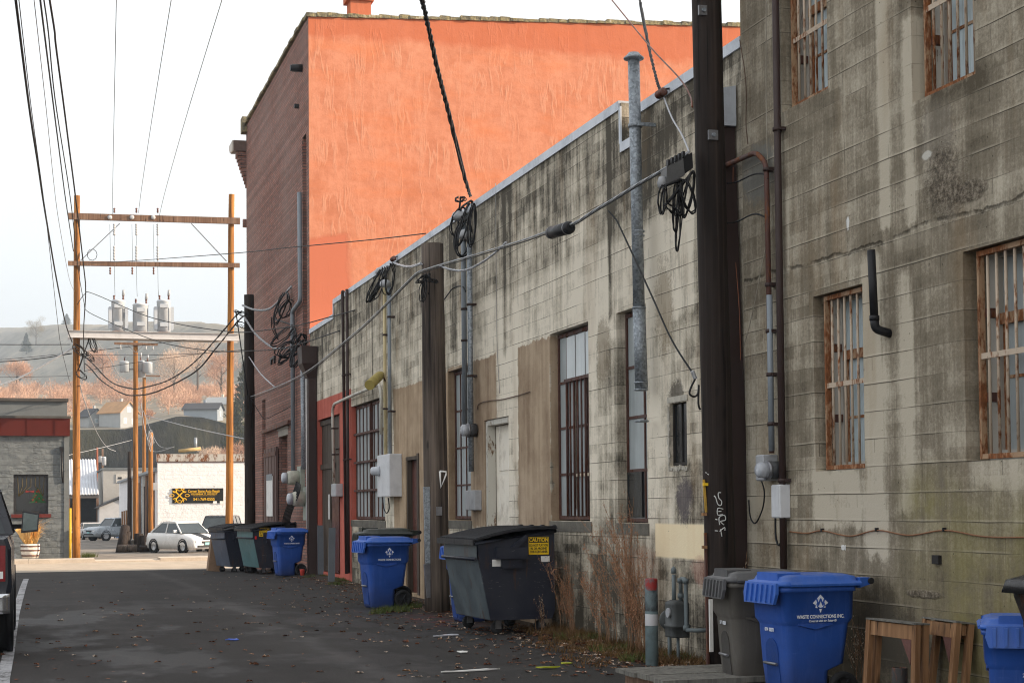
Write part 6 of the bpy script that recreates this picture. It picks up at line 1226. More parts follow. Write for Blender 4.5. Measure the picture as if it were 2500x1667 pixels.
# ------------------------------------------------------------------ white painted auto shop with sign
WY = 92.0
def shop():
    def q(x, y): return ony(x, y, WY)
    xl = q(385, 1200).x; zt_ = q(450, 1108).z; t = thing('auto_shop', 'white painted block auto repair shop with rusty parapet edge', 'building', (xl, WY, -.5))
    tt = NT('white_painted_block', .85, 0, .2); P = tt.pos(); x, y, z = tt.sep(P); u = tt.add(x, y); br = tt.n('TexBrick'); tt.put(br.inputs['Vector'], tt.comb(u, z, 0)); br.inputs['Scale'].default_value = 1; br.inputs['Brick Width'].default_value = .42; br.inputs['Row Height'].default_value = .21; br.inputs['Mortar Size'].default_value = .012
    n = tt.noise(tt.comb(u, z, 0), 2.4, 6, .7); peel = tt.rng(tt.noise(tt.comb(u, tt.mul(z, .7), 4), 3.5, 6, .75), .60, .68); c = tt.mix(tt.rng(n, .3, .7), (.84, .83, .82), (.74, .74, .76)); c = tt.mix(tt.mul(peel, .7), c, (.35, .33, .31)); mw = tt.out(c, None, tt.bump(tt.add(tt.mul(n, 1.6), tt.mul(br.outputs['Fac'], -.25)), .7, .05))
    zr = q(450, 1128).z
    mb = MB(); mb.box((xl, WY, -1), (xl+16, WY+.3, zr)); mb.box((xl, WY+.301, -1), (xl+.3, WY+40, zr-.5)); mb.box((xl+15.7, WY+.301, -1), (xl+16, WY+40, zr-.5)); mb.box((xl+.3, WY+39.7, -1), (xl+15.7, WY+40, zr-.5)); mb.build('wall', mw, t)
    mb = MB(); mb.box((xl+.3, WY+.3, zr-.6), (xl+15.7, WY+39.7, zr-.5)); mb.build('roof', M_SMOOTHGREY, t)
    mb = MB(); mb.box((xl-.06, WY-.08, zr+.05), (xl+16, WY+.35, zt_)); mb.build('parapet_cap', rusty('peeling_parapet', (.44, .42, .38), (.25, .10, .04), .45, .9, 3), t)
    mb = MB(); mb.box((xl-.03, WY-.05, zr+.002), (xl+16, WY+.3, zr+.048)); mb.build('rust_flashing', M_RUSTPIPE, t)
    a = q(440, 1098); mb = MB(); mb.tube([q(438, 1100)+Vector((0, .5, 0)), q(492, 1094)+Vector((0, .5, 0))], .10, 10); mb.build('roof_pipe', simple('tan_pipe', (.42, .30, .14), .7), t)
    mb = MB(); mb.cyl(tuple(q(481, 1095)+Vector((0, .8, 0))), tuple(q(481, 1066)+Vector((0, .8, 0))), .09, 10); mb.build('vent_stack', M_GALV, t)
    for i in range(9):                                   # weathered side wall: pilasters and pipes running away down the alley
        yy = WY+2.2+i*2.6; mb = MB(); mb.box((xl-.16, yy, -1), (xl-.003, yy+.35, zr-.55)); mb.build('pilaster', simple('pale_pilaster', (.46, .44, .41), .9) if i % 2 else M_POLE_BROWN, t)
        mb = MB(); mb.cyl((xl-.12, yy+1.2, -.6), (xl-.12, yy+1.2, zr-.6-(i % 3)*.3), .06, 8); mb.build('side_pipe', M_BROWNPIPE if i % 3 else M_GALV, t)
    mb = MB(); mb.box((xl-.22, WY+.4, zr-.5), (xl+.05, WY+39, zr-.36)); mb.build('gutter', M_GALV, t)
    mb = MB(); mb.box((q(372, 1180).x, WY-.14, q(372, 1196).z), (q(378, 1180).x+.1, WY-.003, q(372, 1178).z)); mb.build('junction_box', M_GREYBOX, t)
    # sign
    x0, x1, z0, z1 = q(420.5, 1200).x, q(545, 1200).x, q(480, 1227.5).z, q(480, 1191.5).z
    s = thing('shop_sign', 'black sign with yellow lettering and crossed wrenches on the white shop wall', 'sign', ((x0+x1)/2, WY-.02, z0)); MB().box((x0, WY-.05, z0), (x1, WY-.004, z1)).build('panel', simple('black_sign_panel', (.012, .012, .012), .5, 0, .2, 3, .03), s)
    Yl = simple('amber_sign_paint', (.75, .42, .02), .5, 0, .08, 4, .02); w_, h_ = x1-x0, z1-z0; Y = WY-.05
    cx_ = lerp(x0, x1, .62)
    for tx, zz, sz in (('Corner Stone Auto Repair', .80, .23), ('YOU BREAK IT, WE FIX IT', .60, .14), ('541-769-0555', .25, .22)): text_mesh(tx, sz, 'lettering', Yl, s, (cx_, Y, z0+h_*zz), (1, 0, 0), (0, 0, 1), .003, squash=.70 if 'Corner' in tx else .92 if 'YOU' in tx else .95, bold=.003)
    MB().box((cx_-w_*.22, Y-.006, z0+h_*.49), (cx_+w_*.22, Y-.001, z0+h_*.505)).build('rule', Yl, s)
    lx, lz = lerp(x0, x1, .14), z0+h_*.52; L = h_*.32
    for sg in (-1, 1):
        m = MB(); m.bar((lx-sg*L, Y-.006-.004*(sg > 0), lz-L), (lx+sg*L, Y-.006-.004*(sg > 0), lz+L), .07, .004, (0, 1, 0))
        for e in (-1, 1):
            c_ = Vector((lx+sg*e*L, Y-.006, lz+e*L)); an0 = math.atan2(e, sg*e); m.tube([c_+Vector((math.cos(an0+a_)*.10, 0, math.sin(an0+a_)*.10)) for a_ in [math.radians(k_) for k_ in range(45, 320, 25)]], .03, 5)
        m.build('wrench', Yl, s)
    for (dx_, dz_) in ((0, .40), (0, -.42), (-.46, .0), (.46, .0)): m = MB(); m.tube([(lx+dx_*h_*1.1+.12*math.cos(a_), Y-.006, lz+dz_*h_+.07*math.sin(a_)) for a_ in [k_*.6283 for k_ in range(11)]], .02, 5); m.build('tool_mark', Yl, s)
    for dx_ in (.80, .93): MB().box((lerp(x0, x1, dx_), Y-.004, z0-.04), (lerp(x0, x1, dx_)+.2, Y-.001, z0+.10)).build('paper_patch', M_WHITE, s)
shop()
# ------------------------------------------------------------------ sheds and yard beyond
def q2(x, y, Y): return ony(x, y, Y)
def shed():
    Y = 150; a, b = q2(158, 1205, Y), q2(241, 1205, Y); zt_, ze = q2(200, 1148, Y).z, q2(200, 1206, Y).z; t = thing('metal_shed', 'open fronted shed with pale corrugated metal roof', 'shed', (a.x, Y, -.8))
    mb = MB(); n = 46; x0, x1 = a.x-3, b.x
    prof = []
    for i in range(n+1): x = lerp(x0, x1, i/n); prof.append((x, .05*(1 if i % 2 else -1)))
    mb.loft([[(x, Y-.3, ze+d) for x, d in prof]+[(x, Y-.3, ze+d-.04) for x, d in reversed(prof)], [(x, Y+7, zt_+d+1.2) for x, d in prof]+[(x, Y+7, zt_+d+1.16) for x, d in reversed(prof)]]); mb.build('roof', simple('pale_corrugated_metal', (.52, .54, .58), .5, .1, .2, .8), t)
    MB().box((x0, Y-.2, ze-.35), (x1, Y-.1, ze-.06)).build('fascia', simple('weathered_fascia', (.10, .09, .085), .9), t)
    MB().box((x0, Y+4.5, -1.5), (x1, Y+4.7, ze)).build('back_wall', simple('dark_boards', (.05, .055, .06), .9, 0, .4, 2), t)
    for x in (x0, lerp(x0, x1, .55), x1-.2): MB().box((x, Y-.15, -1.5), (x+.2, Y+.05, ze-.36)).build('post', M_POLE_BROWN, t)
shed()
def conc():
    Y = 150.5; a, b, c = q2(240, 1150, Y), q2(252, 1150, Y), q2(334, 1150, Y); zt_ = q2(300, 1146, Y).z; t = thing('plain_building', 'plain pale grey block building with a small patched opening beyond the shop yard', 'building', (b.x, Y, -.8)); mb = MB(); mb.box((b.x, Y, -1.5), (c.x+4, Y+12, zt_)); mb.build('wall', simple('pale_grey_block', (.36, .35, .33), .9, 0, .15, .8, .3), t)
    p, r_ = q2(283, 1178, Y), q2(312, 1157, Y); MB().box((p.x, Y-.06, p.z), (r_.x, Y-.002, r_.z)).build('patch_panel', simple('pale_patch', (.48, .46, .42), .9), t); p, r_ = q2(288, 1169, Y), q2(297, 1164, Y); MB().box((p.x, Y-.09, p.z), (r_.x, Y-.062, r_.z)).build('hatch', M_BLACK, t)
    MB().box((b.x-.1, Y-.1, zt_+.002), (c.x+4.1, Y+12.1, zt_+.15)).build('roof_edge', M_SMOOTHGREY, t)
conc()
def gable():
    Y = 146; pk, ev = q2(301, 1211, Y), q2(236, 1241, Y); hw = pk.x-ev.x; t = thing('garage', 'small white gabled garage with dark window beyond the logs', 'shed', (pk.x, Y, -.6)); z0 = -1.2
    MB().loft([[(pk.x-hw*.9, y, z0), (pk.x+hw*.9, y, z0), (pk.x+hw*.9, y, ev.z+.1), (pk.x, y, pk.z-.1), (pk.x-hw*.9, y, ev.z+.1)] for y in (Y, Y+6)]).build('wall', simple('white_boards', (.48, .48, .48), .8, 0, .1, 2), t)
    rf = MB()
    for s in (-1, 1): rf.loft([[(pk.x+s*hw, y, ev.z), (pk.x, y, pk.z), (pk.x, y, pk.z+.1), (pk.x+s*hw, y, ev.z+.1)] for y in (Y-.3, Y+6.3)])
    rf.build('roof', M_DKROOF, t); p, r_ = q2(297, 1232, Y), q2(305, 1218, Y); w = MB().box((p.x, Y-.05, p.z), (r_.x, Y-.002, r_.z)).build('window', M_BLACK, t); MB().box((p.x+.05, Y-.06, p.z+.05), (r_.x-.05, Y-.051, r_.z-.05)).build('pane', M_DARKGLASS, w)
gable()
def fence():
    Y = 104; a, b = q2(296, 1270, Y), q2(313, 1246, Y); t = thing('board_fence', 'short orange board fence behind the leaning logs', 'fence', (a.x, Y, -.6)); n = 5
    for i in range(n): MB().box((lerp(a.x, b.x+.2, i/n)+.01, Y, -.8), (lerp(a.x, b.x+.2, (i+1)/n)-.01, Y+.04, b.z+random.uniform(-.05, .05))).build('board', M_LUMBER, t)
fence()
def logs():
    def g(px, py): q = ony(px, py, 82); return Vector((q.x, 82+(1340-py)*.12, ground_z(82)))
    a = g(296, 1340); m = MB(); m.tube([(a.x, a.y+.3, a.z-.05), (a.x+.25, a.y+.9, a.z+1.25)], [.27, .22], 14); tag(m.build('leaning_log', M_POLE_DARK), 'thick dark log leaning upright in the log pile', 'log')
    for px, py, l, rr, lab in ((292, 1342, .9, .2, 'grey log lying at the front left of the pile'), (345, 1343, .7, .17, 'dark short log lying at the right of the pile')):
        a = g(px, py); m = MB(); m.tube([(a.x-.1, a.y, a.z+rr), (a.x-.1+l, a.y-.15, a.z+rr)], [rr, rr*.95], 14); tag(m.build('log', M_POLE_GREY if 'grey' in lab else M_POLE_DARK), lab, 'log')
    for px, py, h, rr, lab in ((341, 1338, .9, .24, 'dark stump behind the white bucket'), (356, 1340, .8, .22, 'dark stump beside the short sunlit pole'), (312, 1338, 1.0, .2, 'dark stump left of the white bucket')):
        a = g(px, py); m = MB(); m.lathe([(0, 0), (rr*1.1, 0), (rr, h*.3), (rr*.92, h), (0, h+.02)], (a.x, a.y+.5, a.z), 14, 'z'); tag(m.build('stump', M_POLE_DARK), lab, 'stump')
    a = g(323, 1330); t = thing('bucket', 'white plastic bucket standing among the logs', 'bucket', a); MB().lathe([(0, 0), (.19, 0), (.22, .56), (.235, .56), (.235, .6), (0, .58)], (a.x, a.y, a.z), 16, 'z').build('pail', M_WHITE, t)
logs()
c_ = cart('distant blue cart beside the log pile', tuple(onground(289, 1313)), simple('faded_blue_plastic', (.10, .17, .30), .6), simple('faded_blue_plastic', (.10, .17, .30), .6), 1.0, .2)
# ------------------------------------------------------------------ vehicles
M_CARWHITE = simple('white_car_paint', (.82, .82, .82), .25, 0, .03, 2, 0, .5); M_CARDARK = simple('dark_car_paint', (.02, .022, .03), .22, 0, .1, 2, 0, .5); M_CARGLASS = simple('tinted_car_glass', (.035, .045, .05), .06, 0, .2, 2, 0, .6); M_CHROME = simple('chrome', (.62, .63, .65), .18, .9, .08, 4, 0); M_TAIL = simple('red_tail_lens', (.22, .008, .010), .2, 0, .2, 5, 0, .5); M_HEAD = simple('headlight_lens', (.55, .57, .58), .12, 0, .15, 8, 0, .6); M_RIM = simple('alloy_rim', (.42, .42, .43), .35, .6, .1, 6, 0); M_SILVER = simple('silver_car_paint', (.38, .42, .46), .28, .3, .05, 2, 0, .5)
def car(name, label, loc, rz, L, Wd, prof, green, paintm, wheel_r=.31, wheels=(-.30, .30), trim=None, cat='car', stripe=False, tail=False, mirror=True):
    """prof: (x, z_bottom, z_top, half width) stations nose(+x)..tail; green: (x, z) outline of the glasshouse"""
    t = thing(name, label, cat, (0, 0, 0)); hw = Wd/2
    rings = []
    for x, zb, ztp, w in prof:
        rings.append([(x*L, -w*hw*.93, zb), (x*L, -w*hw, zb+(ztp-zb)*.35), (x*L, -w*hw*.985, zb+(ztp-zb)*.75), (x*L, -w*hw*.90, ztp-.015), (x*L, -w*hw*.62, ztp+.012), (x*L, w*hw*.62, ztp+.012), (x*L, w*hw*.90, ztp-.015), (x*L, w*hw*.985, zb+(ztp-zb)*.75), (x*L, w*hw, zb+(ztp-zb)*.35), (x*L, w*hw*.93, zb)])
    mb = MB(); mb.loft(rings, smooth=True); b = mb.build('body', paintm, t)
    gb = MB(); yb, yr = hw*.90, hw*.72; zlo = min(z for _, z in green); zhi = max(z for _, z in green)
    def yy(z): return lerp(yb, yr, (z-zlo)/(zhi-zlo))
    gb.loft([[(x*L, s*yy(z), z) for x, z in green] for s in (-1, 1)]); gb.build('windows', M_CARGLASS, t)
    rf = MB(); top = [(x, z) for x, z in green if z > zhi-.09]; xs = sorted(x for x, z in top)
    rf.loft([[(x*L, s*(yr+.02), z) for x, z in ((xs[0]-.01, zhi-.05), (xs[-1]+.012, zhi-.05), (xs[-1]-.01, zhi+.02), ((xs[0]+xs[-1])/2, zhi+.05), (xs[0]+.01, zhi+.02))] for s in (-1, 1)]); rf.build('roof', paintm, t)
    lo2 = sorted(green)
    for s in (-1, 1):
        gx = sorted(green, key=lambda q: q[1]); base = sorted(gx[:2]); tops = sorted(gx[-2:])
        for p, q in zip(base, tops): MB().bar((p[0]*L, s*(yb+.008), p[1]), (q[0]*L, s*(yr+.008), q[1]), .07, .03, (0, 1, 0)).build('pillar', paintm, t)
        mx = (base[0][0]+base[1][0])/2; MB().bar((mx*L, s*(yb+.008), zlo), (mx*L, s*(yr+.008), zhi), .06, .03, (0, 1, 0)).build('pillar', paintm, t)
    for fx in wheels:
        for s in (-1, 1):
            m = MB(); y = s*(hw-.10); r_ = wheel_r; m.lathe([(0, -.10), (r_*.9, -.10), (r_, -.07), (r_, .07), (r_*.9, .10), (r_*.66, .095), (r_*.64, .06), (0, .06)] if s > 0 else [(0, -.06), (r_*.64, -.06), (r_*.66, -.095), (r_*.9, -.10), (r_, -.07), (r_, .07), (r_*.9, .10), (0, .10)], (fx*L, y, r_), 24, 'y'); wh = m.build('wheel', M_RUBBER, t)
            m = MB(); m.lathe([(0, s*.062), (r_*.18, s*.09), (r_*.60, s*.075), (r_*.63, s*.088), (r_*.63, s*.058), (0, s*.055)], (fx*L, y, r_), 20, 'y'); m.build('rim', M_RIM, wh)
            ar = MB(); ar.lathe([(r_*1.03, -.05), (r_*1.16, -.05), (r_*1.16, .03), (r_*1.03, .03), (r_*1.03, -.05)], (fx*L, s*(hw-.028), r_*1.02), 22, 'y', True, False); ar.build('wheel_arch', M_BLACK, t)
    x0, zb, ztp, w = prof[0]; xn = x0*L
    zf = lambda f: zb+(ztp-zb)*f
    for s in (-1, 1):
        m = MB(); m.loft([[(xn-.06-d, s*hw*w*k_, z) for k_, z in ((.58, zf(.62)), (.97, zf(.60)), (.99, zf(.95)), (.66, zf(.92)))] for d in (.22, -.075)]); m.build('headlight', M_HEAD, t)
    m = MB(); m.box((xn-.02, -hw*w*.45, zf(.58)), (xn+.03, hw*w*.45, zf(.88))); m.build('grille', M_BLACK, t); m = MB(); m.box((xn-.05, -hw*w*.8, zf(.02)), (xn+.045, hw*w*.8, zf(.28))); m.build('bumper', M_BLACK, t); m = MB(); m.box((xn+.046, -.16, zf(.32)), (xn+.055, .16, zf(.32)+.12)); m.build('number_plate', simple('pale_teal_plate', (.25, .5, .5), .5), t)
    x1, zb1, zt1, w1 = prof[-1]; xt = x1*L
    for s in (-1, 1): m = MB(); m.box((xt-.03, s*hw*w1*.95-.12*(s > 0), lerp(zb1, zt1, .52)), (xt+.1, s*hw*w1*.95+.12*(s < 0), lerp(zb1, zt1, .85))); m.build('tail_light', M_TAIL, t)
    m = MB(); m.box((xt-.09, -hw*w1*.96, lerp(zb1, zt1, .1)), (xt+.02, hw*w1*.96, lerp(zb1, zt1, .34))); m.build('rear_bumper', trim or paintm, t); m = MB(); m.box((xt-.10, -.16, lerp(zb1, zt1, .42)), (xt-.002, .16, lerp(zb1, zt1, .42)+.13)); m.build('rear_plate', M_WHITE, t)
    if mirror:
        for s in (-1, 1): bx2 = max(g[0] for g in green if g[1] < zlo+.05)*L-.35; m = MB(); m.bevbox((bx2-.06, s*(hw+.03)-.09, zlo+.02), (bx2+.06, s*(hw+.03)+.09, zlo+.16), .02); m.build('wing_mirror', paintm, t)
    if stripe:
        m = MB(); st = [p for p in prof if p[0] > .16]; vs = []
        m.loft([[(x*L, y, ztp+.02) for x, _, ztp, _ in st] + [(x*L, y, ztp+.026) for x, _, ztp, _ in reversed(st)] for y in (-.22, .22)]); m.build('bonnet_stripe', M_BLACK, t)
    t.location = loc; t.rotation_euler = (0, 0, rz); LOC[t.name] = Vector(loc); return t
SED = [(.5, .28, .60, .80), (.485, .22, .68, .92), (.44, .18, .74, .98), (.30, .17, .86, 1.0), (.17, .17, .93, 1.0), (0, .17, .94, 1.0), (-.2, .17, .95, 1.0), (-.36, .18, .97, .99), (-.46, .22, .95, .94), (-.5, .30, .86, .84)]
g_sed = [(.25, .93), (.09, 1.43), (-.19, 1.45), (-.38, .97)]
p = ony(446, 1338, 79.5)
car('parked_car', 'white saloon car with black bonnet stripe parked by the white shop', (p.x, 79.5, ground_z(79.5)), math.radians(-60), 3.95, 1.7, SED, g_sed, M_CARWHITE, .31, stripe=True)
SUVP = [(.5, .45, .85, .86), (.48, .35, .98, .95), (.42, .30, 1.04, 1.0), (.22, .30, 1.10, 1.0), (0, .30, 1.10, 1.0), (-.3, .30, 1.10, 1.0), (-.47, .32, 1.10, .99), (-.5, .42, 1.04, .93)]
g_suv = [(.20, 1.09), (.10, 1.70), (-.44, 1.72), (-.49, 1.10)]
p = ony(538, 1352, 83); p.z = ground_z(83)
car('parked_car', 'dark utility vehicle mostly hidden behind the farthest dumpster', tuple(p), math.radians(-104), 4.6, 1.85, SUVP, g_suv, M_CARDARK, .36, trim=M_CHROME)
OLD = [(.5, .35, .72, .9), (.48, .28, .80, .97), (.3, .25, .86, 1.0), (.16, .25, .90, 1.0), (-.2, .25, .90, 1.0), (-.4, .27, .88, .99), (-.49, .32, .84, .95), (-.5, .38, .8, .9)]
p = ony(224, 1298, 139); p.z = ground_z(139)
car('parked_car', 'old maroon and white saloon facing the viewer beyond the amber pole', tuple(p), math.radians(-84), 5.0, 1.9, OLD, [(.18, .89), (.06, 1.32), (-.18, 1.33), (-.32, .9)], simple('faded_white_paint', (.50, .48, .47), .4), .32, trim=M_CHROME)
p = ony(282, 1302, 130); p.z = ground_z(130)
car('parked_car', 'silver blue pickup style vehicle beside the distant blue cart', tuple(p), math.radians(-150), 4.7, 1.85, SUVP, g_suv, M_SILVER, .37)
p = ony(172, 1296, 120); p.z = ground_z(120)
car('parked_car', 'dark vehicle half hidden behind the grey block building', (p.x-.6, 122, p.z), math.radians(-90), 4.6, 1.85, SUVP, g_suv, M_CARDARK, .36)
p = onground(216, 1272)
car('parked_car', 'dark blue vehicle parked inside the open shed', (p.x, 152.8, ground_z(150)), math.radians(-92), 4.6, 1.85, SUVP, g_suv, M_CARDARK, .36)
def pickup():
    t = thing('pickup_truck', 'dark blue black pickup truck cut off by the left edge, seen from behind', 'pickup truck', (0, 0, 0))
    def ring(y, zb, zt_, w): return [(-w*.95, y, zb), (-w, y, zb+.25), (-w*.99, y, zt_-.12), (-w*.95, y, zt_), (w*.95, y, zt_), (w*.99, y, zt_-.12), (w, y, zb+.25), (w*.95, y, zb)]
    MB().loft([ring(0, .62, 1.34, .96), ring(.05, .55, 1.36, 1.0), ring(1.9, .52, 1.36, 1.0)], smooth=False).build('bed', M_CARDARK, t)
    MB().loft([ring(1.93, .50, 1.38, 1.0), ring(4.1, .48, 1.36, 1.0), ring(4.3, .48, 1.32, .99), ring(5.5, .52, 1.24, .97), ring(5.72, .6, 1.15, .92)], smooth=False).build('body', M_CARDARK, t)
    MB().loft([[(s*lerp(.94, .76, (z-1.35)/.57), y, z) for y, z in ((1.98, 1.35), (2.15, 1.86), (2.3, 1.92), (3.5, 1.92), (4.25, 1.36))] for s in (-1, 1)]).build('windows', M_CARGLASS, t)
    r_ = MB(); r_.loft([[(s*.78, y, z) for y, z in ((2.12, 1.88), (3.55, 1.88), (3.5, 1.96), (2.2, 1.96))] for s in (-1, 1)]); r_.build('roof', M_CARDARK, t)
    for s in (-1, 1):
        for (y0, z0, y1, z1) in ((1.99, 1.36, 2.14, 1.9), (3.05, 1.36, 3.0, 1.9), (4.24, 1.37, 3.52, 1.92)): MB().bar((s*.955, y0, z0), (s*.785, y1, z1), .09, .04, (0, 1, 0)).build('pillar', M_CARDARK, t)
    for s in (-1, 1):
        m = MB(); m.bevbox((s*.99-.085, -.035, .86), (s*.99+.02*s-.0 if s < 0 else s*.99+.014, .12, 1.28), .02) if False else m.loft([[(s*.78, y, z), (s*.93, y, z), (s*.93, y, z2), (s*.78, y, z2)] for y, z, z2 in ((-.03, .87, 1.27), (.14, .85, 1.29))]); tl = m.build('tail_light', M_TAIL, t)
        m = MB(); m.box((s*.855-.05, -.034, .90), (s*.855+.05, -.031, .98)); m.build('reversing_lens', M_WHITE, tl)
    m = MB(); m.loft([rrect(-.98, .98, -.26, .02, .08, z) for z in (.52, .56, .70, .74)], smooth=True); m.build('rear_bumper', M_CHROME, t)
    for y in (1.15, 4.75):
        for s in (-1, 1):
            rr_ = .40; m = MB(); m.lathe([(0, -.13), (rr_*.88, -.13), (rr_, -.09), (rr_, .09), (rr_*.88, .13), (rr_*.62, .12), (rr_*.6, .08), (0, .08)] if s > 0 else [(0, -.08), (rr_*.6, -.08), (rr_*.62, -.12), (rr_*.88, -.13), (rr_, -.09), (rr_, .09), (rr_*.88, .13), (0, .13)], (s*.88, y, rr_), 26, 'x'); wh = m.build('wheel', M_RUBBER, t)
            m = MB(); m.lathe([(0, s*.085), (rr_*.2, s*.13), (rr_*.3, s*.10), (rr_*.56, s*.10), (rr_*.6, s*.12), (rr_*.6, s*.078), (0, s*.075)], (s*.88, y, rr_), 22, 'x'); m.build('rim', M_CHROME, wh)
            MB().lathe([(.42, -.05), (.47, -.05), (.47, .02), (.42, .02), (.42, -.05)], (s*.985, y, .44), 24, 'x', True, False).build('wheel_arch', M_BLACK, t)
    for s in (-1, 1):
        m = MB(); m.box((s*.97, 3.82, 1.42), (s*1.18, 3.90, 1.48)); a_ = m.build('mirror_arm', M_BLACK, t)
        m = MB(); m.loft([[(s*x, y, z) for x, z in ((1.08, 1.36), (1.30, 1.38), (1.32, 1.62), (1.10, 1.66))] for y in (3.78, 3.96)]); mm_ = m.build('wing_mirror', M_CARDARK, t)
        m = MB(); m.loft([[(s*x, y, z) for x, z in ((1.10, 1.39), (1.285, 1.405), (1.30, 1.60), (1.115, 1.635))] for y in (3.772, 3.779)]); m.build('mirror_glass', simple('mirror_glass', (.10, .12, .12), .06, .9, .05, 5, 0), mm_)
        MB().box((s*1.005, 2.9, 1.05), (s*1.02, 3.1, 1.09)).build('door_handle', M_CHROME, t)
    t.location = (-1.18, 19.3, 0); LOC[t.name] = Vector(t.location)
pickup()
# ------------------------------------------------------------------ overhead wires and cables
def wire_pts(pts, Y0, Y1, ext0=0.0):
    "image run with true depth: 1/Y is linear along a straight span; the run is carried on past the frame"
    pts = [Vector((p[0], p[1])) for p in pts]
    if ext0: d = (pts[0]-pts[1]).normalized(); 
    L = [0]
    for a, b in zip(pts, pts[1:]): L.append(L[-1]+(b-a).length)
    out = []
    Q = spline([(p.x, p.y, l) for p, l in zip(pts, L)], 6)
    for q in Q:
        f = q.z/L[-1]; Y = 1/lerp(1/Y0, 1/Y1, f); out.append(ony(q.x, q.y, Y))
    if ext0:
        v = (out[0]-out[1]).normalized(); out = [out[0]+v*ext0, out[0]+v*ext0*.5]+out
    return out
def wire(label, pts, Y0, Y1, r, mat=None, ext0=0.0, twist=0, group='overhead wires', name='overhead_wire'):
    return cable(name, label, wire_pts(pts, Y0, Y1, ext0), r, mat, 'wire', group, 5, twist)
M_COPPER = simple('copper_brown_wire', (.16, .055, .03), .5, .3)
LPX = HY-.1
wire('thick twisted dark cable, leftmost of the bundle falling to the left amber pole', [(38, 0), (70, 254), (92, 398), (104, 480), (120, 578), (137, 677), (159, 785), (176, 835)], 25, LPX, .022, None, 30, 0)
wire('thin wire close beside the leftmost thick cable', [(46, 0), (72, 230), (92, 380), (112, 530), (140, 780), (150, 850), (172, 940)], 25, LPX, .008, None, 30)
wire('fine grey wire left of the middle bundle, meeting the amber pole below its crossarms', [(83, 0), (112, 260), (135, 480), (152, 590), (169, 680), (182, 712)], 25, LPX, .007, M_STEEL, 30)
wire('dark wire of the middle bundle reaching the lower crossarm', [(98, 0), (128, 240), (146, 380), (159, 480), (179, 613)], 25, LPX, .016, None, 30)
wire('slack dark wire of the middle bundle crossing before the amber pole', [(107, 0), (118, 80), (134, 240), (171, 480), (191, 658), (206, 744)], 25, LPX-.6, .012, None, 30)
wire('thick dark cable with a spliced bulge, rightmost of the left bundle', [(121, 0), (133, 76), (136, 110), (155, 254), (166, 340), (184, 480), (204, 650), (209, 712), (204, 810), (206, 906)], 25, LPX-.6, .017, None, 30)
for lab, a, b in (('left one of three fine line wires rising from the H frame crossarm', (284, 0), (274, 524)), ('middle one of three fine line wires rising from the H frame crossarm', (418, 0), (338, 520)), ('right one of three fine line wires rising from the H frame crossarm', (542, 0), (389, 527))):
    m = ((a[0]+b[0])/2-(a[0]-b[0])*.04, (a[1]+b[1])/2+6); m2 = (lerp(a[0], b[0], .85)-(a[0]-b[0])*.03, lerp(a[1], b[1], .85)+4); wire(lab, [a, m, m2, b], 32, HY-.2, .008, None, 30)
wire('thin dark wire from the wall coping across the orange wall to the H frame', [(1040, 570), (900, 586), (700, 605), (599, 616), (338, 636), (206, 643)], onx(1040, 570).y, HY-.3, .011)
wire('upper dark service cable from the left amber pole to the cream mast', [(188, 744), (207, 718), (228, 717), (351, 769), (446, 793), (546, 808), (599, 811), (661, 804), (730, 794), (821, 770), (918, 747), (934, 779)], HY-.3, onx(934, 779).y+1, .014)
wire('lower dark service cable from the left amber pole to the brown pipes', [(206, 744), (218, 763), (306, 803), (376, 830), (446, 847), (542, 858), (622, 856), (679, 852), (748, 835), (830, 807)], HY-.5, onx(830, 807).y, .014)
wire('twisted black cable drooping between the H frame poles, higher of two', [(590, 760), (571, 776), (542, 811), (478, 881), (415, 926), (351, 946), (319, 948), (271, 932), (223, 884), (207, 871)], 46.5, HY-.3, .0135, None, 0, .35)
wire('twisted black cable drooping between the H frame poles, lower of two', [(598, 772), (583, 782), (526, 852), (486, 900), (433, 933), (376, 958), (333, 965), (298, 960), (249, 930), (222, 900), (207, 887)], 46.5, HY-.3, .0135, None, 0, .35)
for lab, pts, r, m, tw in (('dark cable entering from the left edge to the amber pole, topmost of four', [(-200, 838), (0, 841), (172, 841)], .016, None, 0), ('thin dark cable from the left edge, just above the thick sagging one', [(-200, 890), (0, 878), (175, 862)], .009, None, 0), ('thick dark cable from the left edge sagging toward the amber pole', [(-200, 890), (0, 883), (96, 875), (175, 863)], .018, None, 0), ('thin dark wire from the left edge crossing low over the hill', [(-200, 924), (0, 921), (172, 918)], .008, None, 0), ('white twisted cable climbing from the left edge to the amber pole', [(-200, 1000), (0, 940), (80, 906), (183, 846)], .024, M_ALU, .5)):
    wire(lab, pts, HY-.4, HY-.2, r, m, 0, tw)
wire('thin dark wire crossing just under the platform toward the right amber pole', [(215, 858), (351, 842), (480, 826), (574, 811)], HY-.4, HY-.4, .011); wire('nearly level dark wire between the amber poles', [(204, 866), (340, 867), (478, 863), (596, 854)], HY-.4, 47, .009); wire('dark wire rising from the left amber pole to the right one', [(206, 908), (220, 903), (351, 882), (555, 855)], HY-.4, HY-.3, .010)
wire('pale cable from the platform down to the amber pole beyond the street', [(233, 830), (265, 871), (293, 919), (322, 938)], HY, 91.8, .016, M_ALU); wire('pale cable sagging from the left amber pole toward the yard', [(196, 940), (202, 966), (232, 1046), (259, 1089), (282, 1101)], HY-.2, 110, .02, M_ALU)
wire('thin grey wire low behind the left amber pole', [(166, 1111), (250, 1092), (322, 1074)], 80, 92, .014, M_ALU); wire('long pale cable from the far pole across to the black stub pole', [(353, 1013), (466, 1043), (597, 1071)], 92, 47, .016, M_ALU)
